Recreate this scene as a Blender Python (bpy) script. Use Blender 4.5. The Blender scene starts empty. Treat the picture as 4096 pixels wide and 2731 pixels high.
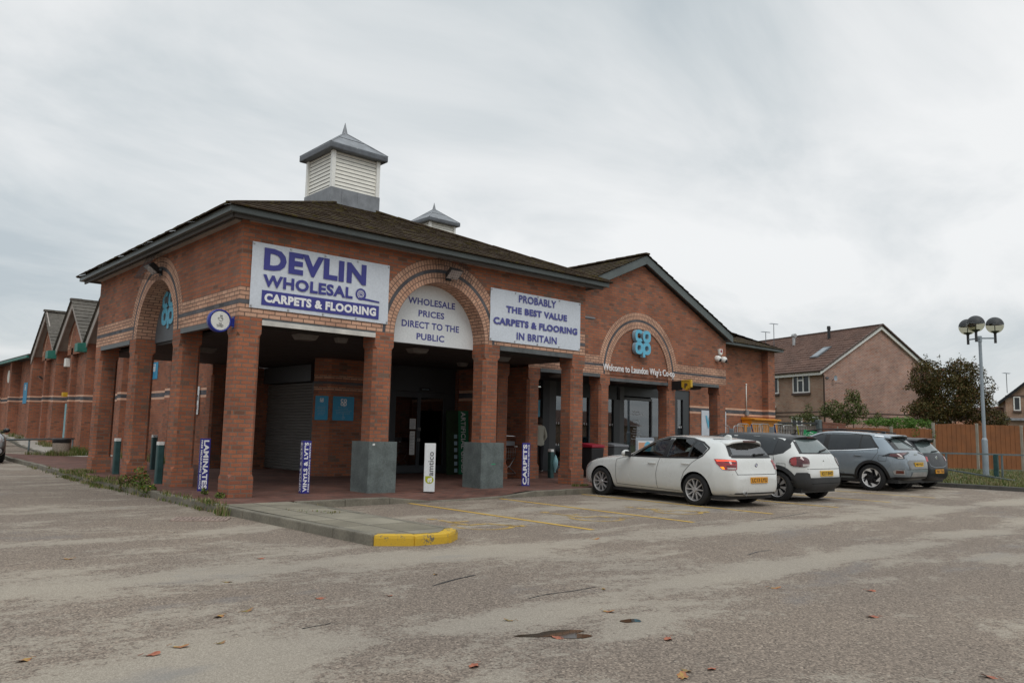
import bpy, bmesh, math, random
from mathutils import Vector, Matrix
from mathutils.bvhtree import BVHTree
from mathutils import noise as mnoise
random.seed(11)
R = math.radians
sc = bpy.context.scene
COL = sc.collection
rnd = random.uniform

# ------------------------------------------------------------------ mesh helpers
class MB:
    """collects faces; build() links them as one mesh object with box-projected metre UVs"""
    def __init__(s, uo=(0, 0, 0)):
        s.v = []; s.f = []; s.m = []; s.uv = []; s.uo = Vector(uo)
    def add(s, vs, fs, mat=0, uvs=None):
        b = len(s.v); s.v += [tuple(p) for p in vs]
        for i, f in enumerate(fs):
            s.f.append([b + k for k in f]); s.m.append(mat); s.uv.append(uvs[i] if uvs else None)
    def poly(s, pts, mat=0, uv=None):
        s.add(pts, [list(range(len(pts)))], mat, [uv] if uv else None)
    def box(s, x0, x1, y0, y1, z0, z1, mat=0):
        s.add([(x0,y0,z0),(x1,y0,z0),(x1,y1,z0),(x0,y1,z0),(x0,y0,z1),(x1,y0,z1),(x1,y1,z1),(x0,y1,z1)],
              [(0,3,2,1),(4,5,6,7),(0,1,5,4),(1,2,6,5),(2,3,7,6),(3,0,4,7)], mat)
    def obox(s, c, X, Y, Z, mat=0):
        c, X, Y, Z = Vector(c), Vector(X), Vector(Y), Vector(Z)
        q = [c + a*X + b*Y + d*Z for d in (-1, 1) for a, b in ((-1,-1),(1,-1),(1,1),(-1,1))]
        s.add(q, [(0,3,2,1),(4,5,6,7),(0,1,5,4),(1,2,6,5),(2,3,7,6),(3,0,4,7)], mat)
    def bar(s, a, b, w, h, mat=0, up=(0, 0, 1)):
        a, b = Vector(a), Vector(b); d = (b - a); l = d.length; d.normalize()
        sx = d.cross(Vector(up))
        if sx.length < 1e-4: sx = d.cross(Vector((0, 1, 0)))
        sx.normalize(); uz = sx.cross(d)
        s.obox((a + b)/2, sx*w/2, d*l/2, uz*h/2, mat)
    def prism(s, pts, vec, mat=0, cap=True):
        n = len(pts); p = [Vector(q) for q in pts]; v = Vector(vec); q = [a + v for a in p]
        fs = [(i, (i+1) % n, n + (i+1) % n, n + i) for i in range(n)]
        if cap: fs += [tuple(range(n-1, -1, -1)), tuple(range(n, 2*n))]
        s.add(p + q, fs, mat)
    def cyl(s, a, b, r0, r1=None, n=12, mat=0, caps=True):
        r1 = r0 if r1 is None else r1
        a, b = Vector(a), Vector(b); d = (b - a).normalized()
        x = d.orthogonal().normalized(); y = d.cross(x)
        c = [(math.cos(2*math.pi*i/n), math.sin(2*math.pi*i/n)) for i in range(n)]
        vs = [a + r0*(p*x + q*y) for p, q in c] + [b + r1*(p*x + q*y) for p, q in c]
        fs = [(i, (i+1) % n, n+(i+1) % n, n+i) for i in range(n)]
        if caps: fs += [tuple(range(n-1, -1, -1)), tuple(range(n, 2*n))]
        s.add(vs, fs, mat)
    def tube(s, pts, r, n=8, mat=0, closed=False):
        pts = [Vector(p) for p in pts]; m = len(pts); vs = []; prev = None
        rr = r if isinstance(r, (list, tuple)) else [r]*m
        for i, p in enumerate(pts):
            t = (pts[min(i+1, m-1)] - pts[max(i-1, 0)]).normalized() if not closed else (pts[(i+1) % m] - pts[i-1]).normalized()
            x = t.orthogonal().normalized() if prev is None else (prev - t*prev.dot(t)).normalized()
            prev = x; y = t.cross(x)
            vs += [p + rr[i]*(math.cos(2*math.pi*k/n)*x + math.sin(2*math.pi*k/n)*y) for k in range(n)]
        fs = []
        for i in range(m if closed else m-1):
            j = (i+1) % m
            fs += [(i*n+k, i*n+(k+1) % n, j*n+(k+1) % n, j*n+k) for k in range(n)]
        if not closed: fs += [tuple(range(n-1, -1, -1)), tuple(range((m-1)*n, m*n))]
        s.add(vs, fs, mat)
    def lathe(s, prof, c=(0, 0, 0), n=24, mat=0, axis='z', mats=None):
        c = Vector(c); vs = []
        for r, z in prof:
            for k in range(n):
                a = 2*math.pi*k/n; p, q = r*math.cos(a), r*math.sin(a)
                vs.append(c + (Vector((p, q, z)) if axis == 'z' else Vector((z, p, q)) if axis == 'x' else Vector((p, z, q))))
        b = len(s.v); s.v += [tuple(p) for p in vs]
        for i in range(len(prof)-1):
            for k in range(n):
                s.f.append([b+i*n+k, b+i*n+(k+1) % n, b+(i+1)*n+(k+1) % n, b+(i+1)*n+k])
                s.m.append(mats[i] if mats else mat); s.uv.append(None)
    def ball(s, c, r, nu=16, nv=10, mat=0, sq=(1, 1, 1), v0=0., v1=1.):
        prof = []
        for i in range(nv+1):
            a = math.pi*(v0 + (v1-v0)*i/nv) - math.pi/2
            prof.append((max(r*math.cos(a), 1e-4)*sq[0], r*math.sin(a)*sq[2]))
        s.lathe(prof, c, nu, mat)
    def build(s, name, mats, parent=None, smooth=False, bevel=0, fix=True, sharp=None):
        me = bpy.data.meshes.new(name)
        me.from_pydata(s.v, [], s.f)
        mats = mats if isinstance(mats, (list, tuple)) else [mats]
        for m in mats: me.materials.append(M[m] if isinstance(m, str) else m)
        me.polygons.foreach_set('material_index', s.m)
        uvl = me.uv_layers.new(name='UVMap')
        me.update()
        for p in me.polygons:
            own = s.uv[p.index]
            if own:
                for k, li in enumerate(p.loop_indices): uvl.data[li].uv = own[k]
                continue
            n = p.normal
            if abs(n.z) > .97: t = Vector((1, 0, 0)); w = Vector((0, 1, 0))
            else:
                t = Vector((-n.y, n.x, 0)).normalized()
                if abs(t.x) >= abs(t.y):
                    if t.x < 0: t = -t
                elif t.y < 0: t = -t
                w = n.cross(t)
                if w.z < 0: w = -w
            for li in p.loop_indices:
                co = me.vertices[me.loops[li].vertex_index].co - s.uo
                uvl.data[li].uv = (co.dot(t), co.dot(w))
        if fix or bevel:
            bm = bmesh.new(); bm.from_mesh(me)
            if fix: bmesh.ops.recalc_face_normals(bm, faces=bm.faces)
            if bevel:
                es = [e for e in bm.edges if len(e.link_faces) == 2 and e.calc_face_angle(0) > R(35)]
                bmesh.ops.bevel(bm, geom=es, offset=bevel, segments=2, affect='EDGES', profile=.6, clamp_overlap=True)
            bm.to_mesh(me); bm.free()
        if smooth:
            me.polygons.foreach_set('use_smooth', [True]*len(me.polygons))
            if sharp:
                try: me.set_sharp_from_angle(angle=R(sharp))
                except Exception: pass
        me.update()
        return link(name, me, parent)

def link(name, me, parent=None):
    o = bpy.data.objects.new(name, me); COL.objects.link(o)
    if parent is not None: o.parent = parent
    return o

def tag(o, label=None, cat=None, group=None, kind=None):
    if label: o['label'] = label
    if cat: o['category'] = cat
    if group: o['group'] = group
    if kind: o['kind'] = kind
    return o

def thing(name, label, cat, loc=(0, 0, 0), rz=0, group=None):
    o = bpy.data.objects.new(name, None); COL.objects.link(o)
    o.empty_display_size = .2
    o.location = loc; o.rotation_euler = (0, 0, rz)
    return tag(o, label, cat, group)

def dup(root, loc, rz, label, group=None):
    def cp(o, par):
        c = o.copy(); COL.objects.link(c)
        if par is not None: c.parent = par
        for ch in list(o.children): cp(ch, c)
        return c
    r = cp(root, None); r.location = loc; r.rotation_euler = (0, 0, rz); r['label'] = label
    if group: r['group'] = group
    return r

# ------------------------------------------------------------------ lettering
_txt = {}
def glyphs(text, bold=0., ext=0.):
    """mesh of a text in the built-in font, scaled to a unit bounding box"""
    key = (text, bold, ext)
    if key in _txt: return _txt[key]
    cu = bpy.data.curves.new('t', 'FONT'); cu.body = text; cu.size = 1; cu.offset = bold; cu.resolution_u = 3; cu.space_character = 1+bold*1.9
    cu.fill_mode = 'BOTH' if ext else 'FRONT'; cu.extrude = ext
    ob = bpy.data.objects.new('t', cu); COL.objects.link(ob)
    dg = bpy.context.evaluated_depsgraph_get(); dg.update()
    ev = ob.evaluated_get(dg); me = ev.to_mesh()
    vs = [Vector(v.co) for v in me.vertices]; fs = [list(p.vertices) for p in me.polygons]
    ev.to_mesh_clear(); bpy.data.objects.remove(ob); bpy.data.curves.remove(cu)
    x0 = min(v.x for v in vs); x1 = max(v.x for v in vs); y0 = min(v.y for v in vs); y1 = max(v.y for v in vs)
    asp = (x1-x0)/max(y1-y0, 1e-6)
    vs = [Vector(((v.x-x0)/(x1-x0), (v.y-y0)/(y1-y0), v.z)) for v in vs]
    _txt[key] = (vs, fs, asp)
    return _txt[key]

def put_text(mb, text, o, U, V, w, h, mat=0, bold=0., depth=0., lift=.003, N=None, slant=0.):
    """o = lower left corner of the text's box, U/V unit directions, w/h its size in metres"""
    o, U, V = Vector(o), Vector(U).normalized(), Vector(V).normalized()
    N = Vector(N) if N is not None else U.cross(V)
    vs, fs, asp = glyphs(text, bold, 1. if depth else 0.)
    if w is None: w = asp*h
    pts = [o + U*(v.x*w + slant*v.y*h) + V*(v.y*h) + N*(lift + depth*(v.z+1)/2 if depth else lift) for v in vs]
    mb.add(pts, fs, mat)

def lerp(a, b, t): return a + (b-a)*t
def interp(tab, x):
    if x <= tab[0][0]: return tab[0][1]
    for (a, va), (b, vb) in zip(tab, tab[1:]):
        if x <= b: return lerp(va, vb, (x-a)/(b-a)) if b > a else vb
    return tab[-1][1]
def clipz(poly, z, above):
    out = []; n = len(poly)
    for i in range(n):
        a, b = poly[i], poly[(i+1) % n]
        ia, ib = (a[1] >= z) == above or a[1] == z, (b[1] >= z) == above or b[1] == z
        if ia: out.append(a)
        if ia != ib:
            t = (z-a[1])/(b[1]-a[1]); out.append((lerp(a[0], b[0], t), z))
    return out
# ------------------------------------------------------------------ materials
M = {}
class NT:
    def __init__(s, name):
        s.mat = bpy.data.materials.new(name); s.mat.use_nodes = True
        s.t = s.mat.node_tree; s.b = s.t.nodes['Principled BSDF']; s.out = s.t.nodes['Material Output']
        M[name] = s.mat
    def n(s, typ, **kw):
        nd = s.t.nodes.new('ShaderNode' + typ)
        for k, v in kw.items():
            if k in nd.inputs.keys(): nd.inputs[k].default_value = v
            else: setattr(nd, k, v)
        return nd
    def l(s, a, b): s.t.links.new(a, b); return s
    def setb(s, **kw):
        for k, v in kw.items():
            k = k.replace('_', ' ')
            s.b.inputs[k].default_value = (*v, 1) if isinstance(v, tuple) and len(v) == 3 else v
    def ramp(s, src, stops, interp='LINEAR'):
        r = s.n('ValToRGB'); cr = r.color_ramp; cr.interpolation = interp
        while len(cr.elements) < len(stops): cr.elements.new(.5)
        for e, (p, c) in zip(cr.elements, stops):
            e.position = p; e.color = (*c, 1) if isinstance(c, tuple) else (c, c, c, 1)
        s.l(src, r.inputs[0]); return r.outputs[0]
    def coord(s, kind='Object', scale=(1, 1, 1), rot=(0, 0, 0), loc=(0, 0, 0)):
        if kind == 'World': src = s.n('NewGeometry').outputs['Position']
        elif kind == 'UV': src = s.n('UVMap').outputs[0]
        else: src = s.n('TexCoord').outputs[kind]
        mp = s.n('Mapping'); mp.inputs['Scale'].default_value = scale; mp.inputs['Rotation'].default_value = rot; mp.inputs['Location'].default_value = loc
        s.l(src, mp.inputs[0]); return mp.outputs[0]
    def noise(s, co, scale, detail=4, rough=.55, dist=0.):
        n = s.n('TexNoise'); n.inputs['Scale'].default_value = scale; n.inputs['Detail'].default_value = detail
        n.inputs['Roughness'].default_value = rough; n.inputs['Distortion'].default_value = dist
        s.l(co, n.inputs['Vector']); return n.outputs['Fac']
    def mix(s, fac, a, b, blend='MIX'):
        m = s.n('Mix'); m.data_type = 'RGBA'; m.blend_type = blend
        for sock, v in ((m.inputs[0], fac), (m.inputs[6], a), (m.inputs[7], b)):
            if isinstance(v, (int, float)): sock.default_value = v if sock == m.inputs[0] else (v, v, v, 1)
            elif isinstance(v, tuple): sock.default_value = (*v, 1)
            else: s.l(v, sock)
        return m.outputs[2]
    def math(s, op, a, b=0., clamp=False):
        m = s.n('Math'); m.operation = op; m.use_clamp = clamp
        for sock, v in ((m.inputs[0], a), (m.inputs[1], b)):
            if isinstance(v, (int, float)): sock.default_value = v
            else: s.l(v, sock)
        return m.outputs[0]
    def bump(s, h, strength=.3, dist=.01):
        b = s.n('Bump'); b.inputs['Strength'].default_value = strength; b.inputs['Distance'].default_value = dist
        s.l(h, b.inputs['Height']); s.l(b.outputs[0], s.b.inputs['Normal'])
    def base(s, c): s.l(c, s.b.inputs['Base Color'])

def plain(name, col, rough=.6, metal=0., var=.18, scale=3., spec=.5, coat=0., kind='Object', fine=.06):
    t = NT(name); t.setb(Roughness=rough, Metallic=metal)
    t.b.inputs['Specular IOR Level'].default_value = spec
    if coat: t.b.inputs['Coat Weight'].default_value = coat; t.b.inputs['Coat Roughness'].default_value = .04
    co = t.coord(kind)
    f = t.noise(co, scale, 5, .6); g = t.noise(co, scale*14, 2, .5)
    lo = tuple(c*(1-var) for c in col); hi = tuple(min(1, c*(1+var)) for c in col)
    a = t.ramp(f, [(.3, lo), (.7, hi)])
    b = t.ramp(g, [(.3, 1-fine), (.7, 1+fine)])
    t.base(t.mix(1., a, b, 'MULTIPLY'))
    if rough > .2:
        t.l(t.ramp(f, [(.3, max(0, rough-.08)), (.7, min(1, rough+.08))]), t.b.inputs['Roughness'])
    return t

def brick(name, stops, mortar, bw=.225, rh=.075, ms=.009, off=.5, dirt=.35, rough=.85, bump=.5):
    t = NT(name); t.setb(Roughness=rough); t.b.inputs['Specular IOR Level'].default_value = .25
    uv = t.coord('UV')
    bt = t.n('TexBrick'); bt.offset = off; bt.offset_frequency = 2; bt.squash = 1
    t.l(uv, bt.inputs['Vector'])
    for k, v in (('Color1', (0, 0, 0, 1)), ('Color2', (1, 1, 1, 1)), ('Mortar', (0.5, .5, .5, 1)), ('Scale', 1.), ('Mortar Size', ms), ('Mortar Smooth', .15), ('Bias', 0.), ('Brick Width', bw), ('Row Height', rh)):
        bt.inputs[k].default_value = v
    col = t.ramp(bt.outputs['Color'], stops, 'LINEAR')
    wco = t.coord('World')
    f1 = t.noise(wco, .9, 5, .6); f2 = t.noise(wco, 40., 3, .6)
    col = t.mix(1., col, t.ramp(f2, [(.25, .8), (.75, 1.18)]), 'MULTIPLY')
    mcol = t.mix(t.noise(wco, 6., 3), tuple(m*.75 for m in mortar), tuple(m*1.25 for m in mortar))
    col = t.mix(bt.outputs['Fac'], col, mcol)
    col = t.mix(1., col, t.ramp(f1, [(.3, 1-dirt), (.68, 1.06)]), 'MULTIPLY')
    # rain streaks and grime in the lower courses
    t.base(col)
    h = t.mix(.35, t.math('SUBTRACT', 1., bt.outputs['Fac']), f2)
    t.bump(h, bump, .008)
    return t

RED = [(0., (.20, .095, .062)), (.10, (.31, .112, .066)), (.35, (.385, .138, .074)), (.62, (.42, .153, .080)), (.84, (.36, .126, .070)), (.93, (.31, .132, .088)), (1., (.21, .130, .095))]
brick('brick_red', RED, (.19, .15, .12))
brick('brick_pale', [(0., (.50, .28, .195)), (.5, (.60, .345, .235)), (1., (.66, .40, .28))], (.16, .11, .085))
brick('brick_blue', [(0., (.075, .075, .085)), (.5, (.105, .105, .12)), (1., (.14, .14, .15))], (.13, .12, .12))
brick('ring_pale', [(0., (.50, .28, .195)), (.5, (.60, .345, .235)), (1., (.66, .40, .28))], (.20, .13, .10), bw=.112, rh=.075, off=0., ms=.009)
brick('ring_blue', [(0., (.085, .085, .095)), (1., (.13, .13, .14))], (.12, .11, .11), bw=.2, rh=.22, off=0., ms=.007)
brick('house_brick', [(0., (.30, .165, .125)), (.3, (.36, .19, .145)), (.7, (.42, .225, .165)), (.93, (.42, .175, .105)), (1., (.30, .12, .08))], (.47, .37, .32), ms=.014)
plain('line_pale', (.62, .37, .26), .85, var=.12, scale=6)
brick('house_brick_tan', [(0., (.36, .22, .16)), (.5, (.43, .27, .19)), (1., (.37, .19, .12))], (.40, .33, .27), ms=.011)
brick('old_brick', [(0., (.20, .075, .05)), (.5, (.27, .095, .06)), (1., (.22, .10, .075))], (.22, .17, .14))
brick('paver', [(0., (.125, .062, .050)), (.4, (.175, .080, .060)), (.8, (.21, .096, .072)), (1., (.14, .085, .07))], (.10, .08, .07), bw=.2, rh=.1, ms=.006, dirt=.45, rough=.8, bump=.3)
brick('slab', [(0., (.225, .200, .150)), (1., (.30, .270, .210))], (.09, .08, .065), bw=9., rh=.75, ms=.012, off=0., dirt=.4, bump=.2)

# ground: worn asphalt, pale where the fines are rubbed smooth, brown where the chippings show
t = NT('asphalt'); t.b.inputs['Specular IOR Level'].default_value = .3
co = t.coord('World')
cs = t.coord('World', scale=(.50, 1., 1), rot=(0, 0, R(9)))
n1 = t.noise(cs, .62, 12, .70, .5); n2 = t.noise(cs, 1.9, 10, .74, .3); n3 = t.noise(co, 11., 8, .75)
vo0 = t.n('TexVoronoi'); vo0.inputs['Scale'].default_value = 60.; t.l(co, vo0.inputs['Vector'])
m = t.math('ADD', t.math('ADD', t.math('MULTIPLY', n1, .44), t.math('MULTIPLY', t.n('Value').outputs[0], 0.)), t.math('ADD', t.math('MULTIPLY', n2, .30), t.math('ADD', t.math('MULTIPLY', n3, .20), t.math('MULTIPLY', vo0.outputs['Color'], .06))))
sepp = t.n('SeparateXYZ'); t.l(co, sepp.inputs[0])
wob = t.math('MULTIPLY', t.math('SUBTRACT', t.noise(co, .45, 6, .65), .5), 1.1)
def joint(y0, sl, w):      # rubbed-pale strips along the laying joints
    d = t.math('ADD', t.math('SUBTRACT', sepp.outputs['Y'], y0), t.math('ADD', t.math('MULTIPLY', sepp.outputs['X'], sl), wob))
    return t.math('MULTIPLY', t.math('SUBTRACT', 1., t.math('DIVIDE', t.math('ABSOLUTE', d), w), True), .085)
m = t.math('ADD', m, t.math('ADD', joint(-8.95, .02, .42), t.math('ADD', joint(-6.35, .075, .55), joint(-3.2, .0, .5))))
patch = t.ramp(m, [(.508, 0.), (.532, .75), (.575, 1.)])
vo = t.n('TexVoronoi'); vo.inputs['Scale'].default_value = 85.; t.l(co, vo.inputs['Vector'])
vo2 = t.n('TexVoronoi'); vo2.inputs['Scale'].default_value = 150.; t.l(co, vo2.inputs['Vector'])
grit = t.ramp(vo.outputs['Color'], [(.0, (.050, .042, .036)), (.25, (.115, .094, .078)), (.55, (.180, .148, .122)), (.85, (.255, .210, .172)), (1., (.40, .34, .28))])
worn = t.ramp(vo2.outputs['Color'], [(.0, (.185, .163, .135)), (.5, (.265, .236, .198)), (1., (.36, .325, .276))])
c = t.mix(patch, grit, worn)
big = t.noise(co, .16, 4, .6)
c = t.mix(1., c, t.ramp(big, [(.3, (1.02, 1.0, .99)), (.7, (1.32, 1.27, 1.20))]), 'MULTIPLY')
blue = t.ramp(t.noise(cs, .9, 6, .6, .3), [(.60, 0.), (.72, .45)])
c = t.mix(blue, c, (.165, .165, .17))
t.base(c); t.setb(Roughness=.9)
t.l(t.ramp(blue, [(0., .92), (1., .62)]), t.b.inputs['Roughness'])
gap = t.math('MULTIPLY', vo.outputs['Distance'], 1.0)
t.bump(t.mix(.5, t.math('SUBTRACT', 1., gap), t.mix(patch, vo.outputs['Color'], vo2.outputs['Color'])), .55, .006)

plain('concrete', (.36, .335, .295), .88, var=.22, scale=1.6, fine=.12, kind='World')
plain('kerb_stone', (.165, .148, .115), .9, var=.3, scale=2.5, fine=.15, kind='World')
plain('kerb_dark', (.085, .08, .072), .9, var=.3, scale=2.5, kind='World')
plain('soil', (.09, .07, .05), .95, var=.3, scale=3.)
# yellow paint flaking off a kerb or off asphalt
def flaky(name, col, under, lo, hi, sc_=7.):
    t = NT(name); co = t.coord('World')
    f = t.noise(co, sc_, 8, .72, .2); g = t.noise(co, 60., 3)
    a = t.ramp(t.math('ADD', t.math('MULTIPLY', f, .75), t.math('MULTIPLY', g, .25)), [(lo, 0.), (hi, 1.)])
    t.base(t.mix(a, under, t.mix(g, tuple(c*.8 for c in col), col))); t.setb(Roughness=.75)
    t.bump(a, .3, .003)
flaky('yellow_kerb', (.60, .37, .025), (.14, .125, .09), .415, .455)
# thin worn road paint: the asphalt shows through where the paint is gone
def worn_paint(name, col, lo, hi):
    t = NT(name); co = t.coord('World')
    f = t.noise(co, 3.2, 8, .75, .3); g = t.noise(co, 70., 3, .7)
    a = t.ramp(t.math('ADD', t.math('MULTIPLY', f, .6), t.math('MULTIPLY', g, .4)), [(lo, 0.), (hi, 1.)])
    t.base(t.mix(g, tuple(c*.75 for c in col), col)); t.setb(Roughness=.8); t.l(a, t.b.inputs['Alpha'])
worn_paint('line_yellow', (.60, .37, .06), .36, .47)
worn_paint('symbol_yellow', (.58, .37, .08), .44, .56)

# mossy brown-black roof tiles
t = NT('roof_tile'); co = t.coord('World')
f = t.noise(co, 2.2, 6, .65); g = t.noise(co, 11., 6, .7); h = t.noise(co, 34., 3, .6)
c = t.ramp(h, [(.25, (.024, .020, .017)), (.55, (.052, .043, .036)), (.8, (.085, .072, .062))])
mo = t.ramp(t.math('MULTIPLY', f, g), [(.27, 0.), (.35, 1.)])
c = t.mix(mo, c, t.mix(h, (.040, .036, .010), (.10, .092, .03)))
li = t.ramp(t.noise(co, 22., 4, .7), [(.66, 0.), (.74, .8)])
c = t.mix(li, c, (.17, .16, .14))
t.base(t.mix(1., c, (1.25, 1.08, .88), 'MULTIPLY')); t.setb(Roughness=.95); t.b.inputs['Specular IOR Level'].default_value = .15; t.bump(h, .6, .02)
t = NT('roof_tile_brown'); co = t.coord('World'); h = t.noise(co, 14., 5, .7); f = t.noise(co, 1.2, 4)
t.base(t.mix(1., t.ramp(h, [(.3, (.095, .050, .036)), (.7, (.165, .088, .062))]), t.ramp(f, [(.3, .7), (.7, 1.1)]), 'MULTIPLY')); t.setb(Roughness=.9)
t = NT('roof_tile_grey'); co = t.coord('World'); h = t.noise(co, 9., 5, .7); f = t.noise(co, 1.4, 4)
t.base(t.mix(1., t.ramp(h, [(.3, (.075, .066, .055)), (.7, (.15, .135, .115))]), t.ramp(f, [(.3, .7), (.7, 1.15)]), 'MULTIPLY')); t.setb(Roughness=.95)

plain('fascia', (.088, .105, .103), .42, var=.25, scale=1.5)
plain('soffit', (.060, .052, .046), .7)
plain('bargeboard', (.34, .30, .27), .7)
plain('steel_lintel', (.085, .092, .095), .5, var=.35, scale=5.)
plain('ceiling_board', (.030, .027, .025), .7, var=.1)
plain('white_board', (.55, .53, .49), .6, var=.22, scale=4)
plain('white_pvc', (.78, .77, .73), .35, var=.03)
plain('cream_pvc', (.80, .775, .70), .45, var=.06, scale=6)
plain('lead', (.215, .225, .24), .55, .25, var=.28, scale=4.)
plain('lead_dark', (.105, .113, .125), .5, .3, var=.3, scale=5.)
plain('green_hopper', (.020, .150, .115), .5, var=.15)
plain('green_post', (.022, .066, .066), .45, var=.25, scale=5.)
plain('green_paint', (.03, .28, .14), .5)
plain('rail_grey', (.12, .15, .16), .45, var=.25, scale=5)
plain('lamp_grey', (.28, .32, .36), .45, var=.12)
plain('plinth_paint', (.105, .126, .123), .6, var=.34, scale=3.2, fine=.2)
plain('lamp_diffuser', (.12, .11, .10), .6)
plain('shutter', (.135, .128, .12), .5, .2, var=.1)
plain('shop_frame', (.048, .054, .060), .45, var=.1)
plain('shop_frame_light', (.10, .105, .11), .45, var=.1)
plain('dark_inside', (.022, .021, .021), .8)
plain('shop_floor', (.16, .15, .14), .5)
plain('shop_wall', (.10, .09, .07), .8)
plain('black', (.014, .014, .015), .5)
plain('black_gloss', (.012, .012, .013), .12)
plain('rubber', (.012, .012, .0125), .9, var=.2, scale=8)
plain('alloy', (.46, .445, .44), .35, .55, var=.08)
plain('alloy_bright', (.70, .69, .68), .35, .4, var=.05)
plain('alloy_dark', (.030, .030, .032), .35, .5)
plain('chrome', (.75, .75, .76), .18, 1.)
plain('zinc', (.42, .42, .42), .4, .7, var=.15, scale=8)
plain('banner', (.60, .64, .70), .5, var=.04, scale=2.)
plain('sign_white', (.68, .70, .71), .45, var=.03, scale=2.)
plain('ink_blue', (.040, .042, .235), .55, var=.06)
plain('ink_blue_soft', (.065, .070, .27), .55, var=.06)
plain('sleeve_blue', (.018, .018, .21), .4, var=.06)
plain('ink_white', (.78, .78, .79), .5, var=.03)
plain('ink_grey', (.10, .10, .105), .5)
plain('ink_lime', (.40, .43, .02), .5)
plain('ink_black', (.018, .018, .02), .5)
plain('coop_blue', (.115, .43, .60), .45, var=.04)
plain('coop_side', (.30, .42, .50), .5)
plain('sign_blue', (.015, .26, .46), .45, var=.05)
plain('letter_white', (.85, .85, .86), .4, var=.02)
plain('board_grey', (.105, .115, .125), .6)
plain('lottery_blue', (.015, .030, .25), .35)
plain('lottery_white', (.66, .66, .62), .4, var=.03)
plain('paypoint', (.56, .34, .025), .4, var=.04)
plain('grass_sign', (.020, .19, .095), .45, var=.06)
plain('grass_photo', (.010, .030, .008), .6, var=.6, scale=20)
plain('poster_grey', (.22, .22, .22), .6, var=.9, scale=6.)
plain('red_goods', (.30, .018, .025), .5)
plain('goods', (.14, .10, .06), .6, var=.9, scale=12.)
plain('locker', (.62, .24, .014), .42, var=.07)
plain('locker_text', (.33, .17, .06), .5)
plain('sign_green', (.012, .24, .085), .4)
plain('fence_wood', (.215, .080, .028), .8, var=.22, scale=2.)
plain('gate_wood', (.125, .105, .088), .85, var=.3)
plain('fence_post', (.30, .27, .225), .9, var=.2)
plain('aggregate', (.30, .245, .20), .9, var=.35, scale=30, fine=.4)
plain('paint_white', (.62, .625, .605), .28, var=.02, scale=1., coat=.7, fine=.01)
plain('paint_black', (.014, .015, .017), .35, var=.04, spec=.3)
plain('paint_silver', (.225, .265, .30), .30, .4, var=.03, scale=1., coat=.8, fine=.03)
plain('paint_dark', (.012, .013, .015), .32, .0, var=.04, spec=.3)
plain('paint_grey', (.085, .082, .078), .3, .3, var=.04, coat=.8)
plain('trim_plastic', (.030, .031, .033), .6, var=.1)
plain('tail_red', (.30, .006, .008), .12, var=.25, scale=9., coat=.8)
plain('tail_dark', (.075, .006, .008), .10, var=.3, scale=9., coat=.8)
plain('tail_clear', (.45, .40, .38), .15, coat=.8)
plain('plate', (.68, .40, .035), .4, var=.04)
plain('plate_orange', (.66, .29, .02), .4, var=.04)
plain('headlight', (.55, .57, .58), .1, .3, var=.3, scale=20., coat=1.)
plain('skin', (.42, .24, .17), .5)
plain('hair', (.030, .018, .012), .7)
plain('fleece', (.50, .49, .41), .85, var=.08)
plain('trousers', (.014, .014, .018), .8)
plain('blue_strap', (.02, .09, .34), .5)
plain('hivis', (.62, .62, .03), .6)
plain('teal_door', (.22, .42, .46), .5)
plain('bark', (.085, .065, .05), .95, var=.3, scale=9)
plain('tape_white', (.7, .7, .68), .6)
plain('bin_red', (.28, .012, .03), .45)
plain('bin_grey', (.085, .095, .10), .5)
plain('wood_frame_brown', (.075, .045, .035), .7)
def leafmat(name, a, b, c):
    t = NT(name); oi = t.n('NewGeometry')
    t.base(t.ramp(oi.outputs['Random Per Island'], [(0., a), (.5, b), (1., c)])); t.setb(Roughness=.65)
    t.b.inputs['Specular IOR Level'].default_value = .25
    try: t.b.inputs['Transmission Weight'].default_value = 0.
    except Exception: pass
leafmat('leaf_dark', (.036, .036, .010), (.066, .058, .014), (.115, .082, .022))
leafmat('leaf_autumn', (.055, .045, .010), (.10, .06, .018), (.14, .05, .025))
leafmat('leaf_olive', (.050, .066, .016), (.075, .094, .022), (.12, .13, .040))
leafmat('leaf_ivy', (.040, .098, .010), (.062, .135, .014), (.10, .18, .026))
leafmat('grass_blade', (.055, .092, .018), (.10, .125, .030), (.19, .165, .065))
leafmat('weed', (.048, .092, .015), (.085, .13, .022), (.18, .175, .05))
leafmat('straw', (.22, .19, .10), (.30, .25, .14), (.20, .13, .08))
plain('turf', (.070, .085, .028), .95, var=.45, scale=2.5, kind='World', fine=.3)
plain('flower', (.75, .50, .02), .6)
def fallen(name, a, b):
    t = NT(name); t.base(t.ramp(t.noise(t.coord('Object'), 22., 3), [(.35, a), (.62, b)])); t.setb(Roughness=.6)
fallen('leaf_red', (.24, .055, .025), (.36, .12, .06)); fallen('leaf_yellow', (.36, .24, .05), (.30, .10, .04)); fallen('leaf_green', (.13, .14, .03), (.28, .13, .05))

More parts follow.
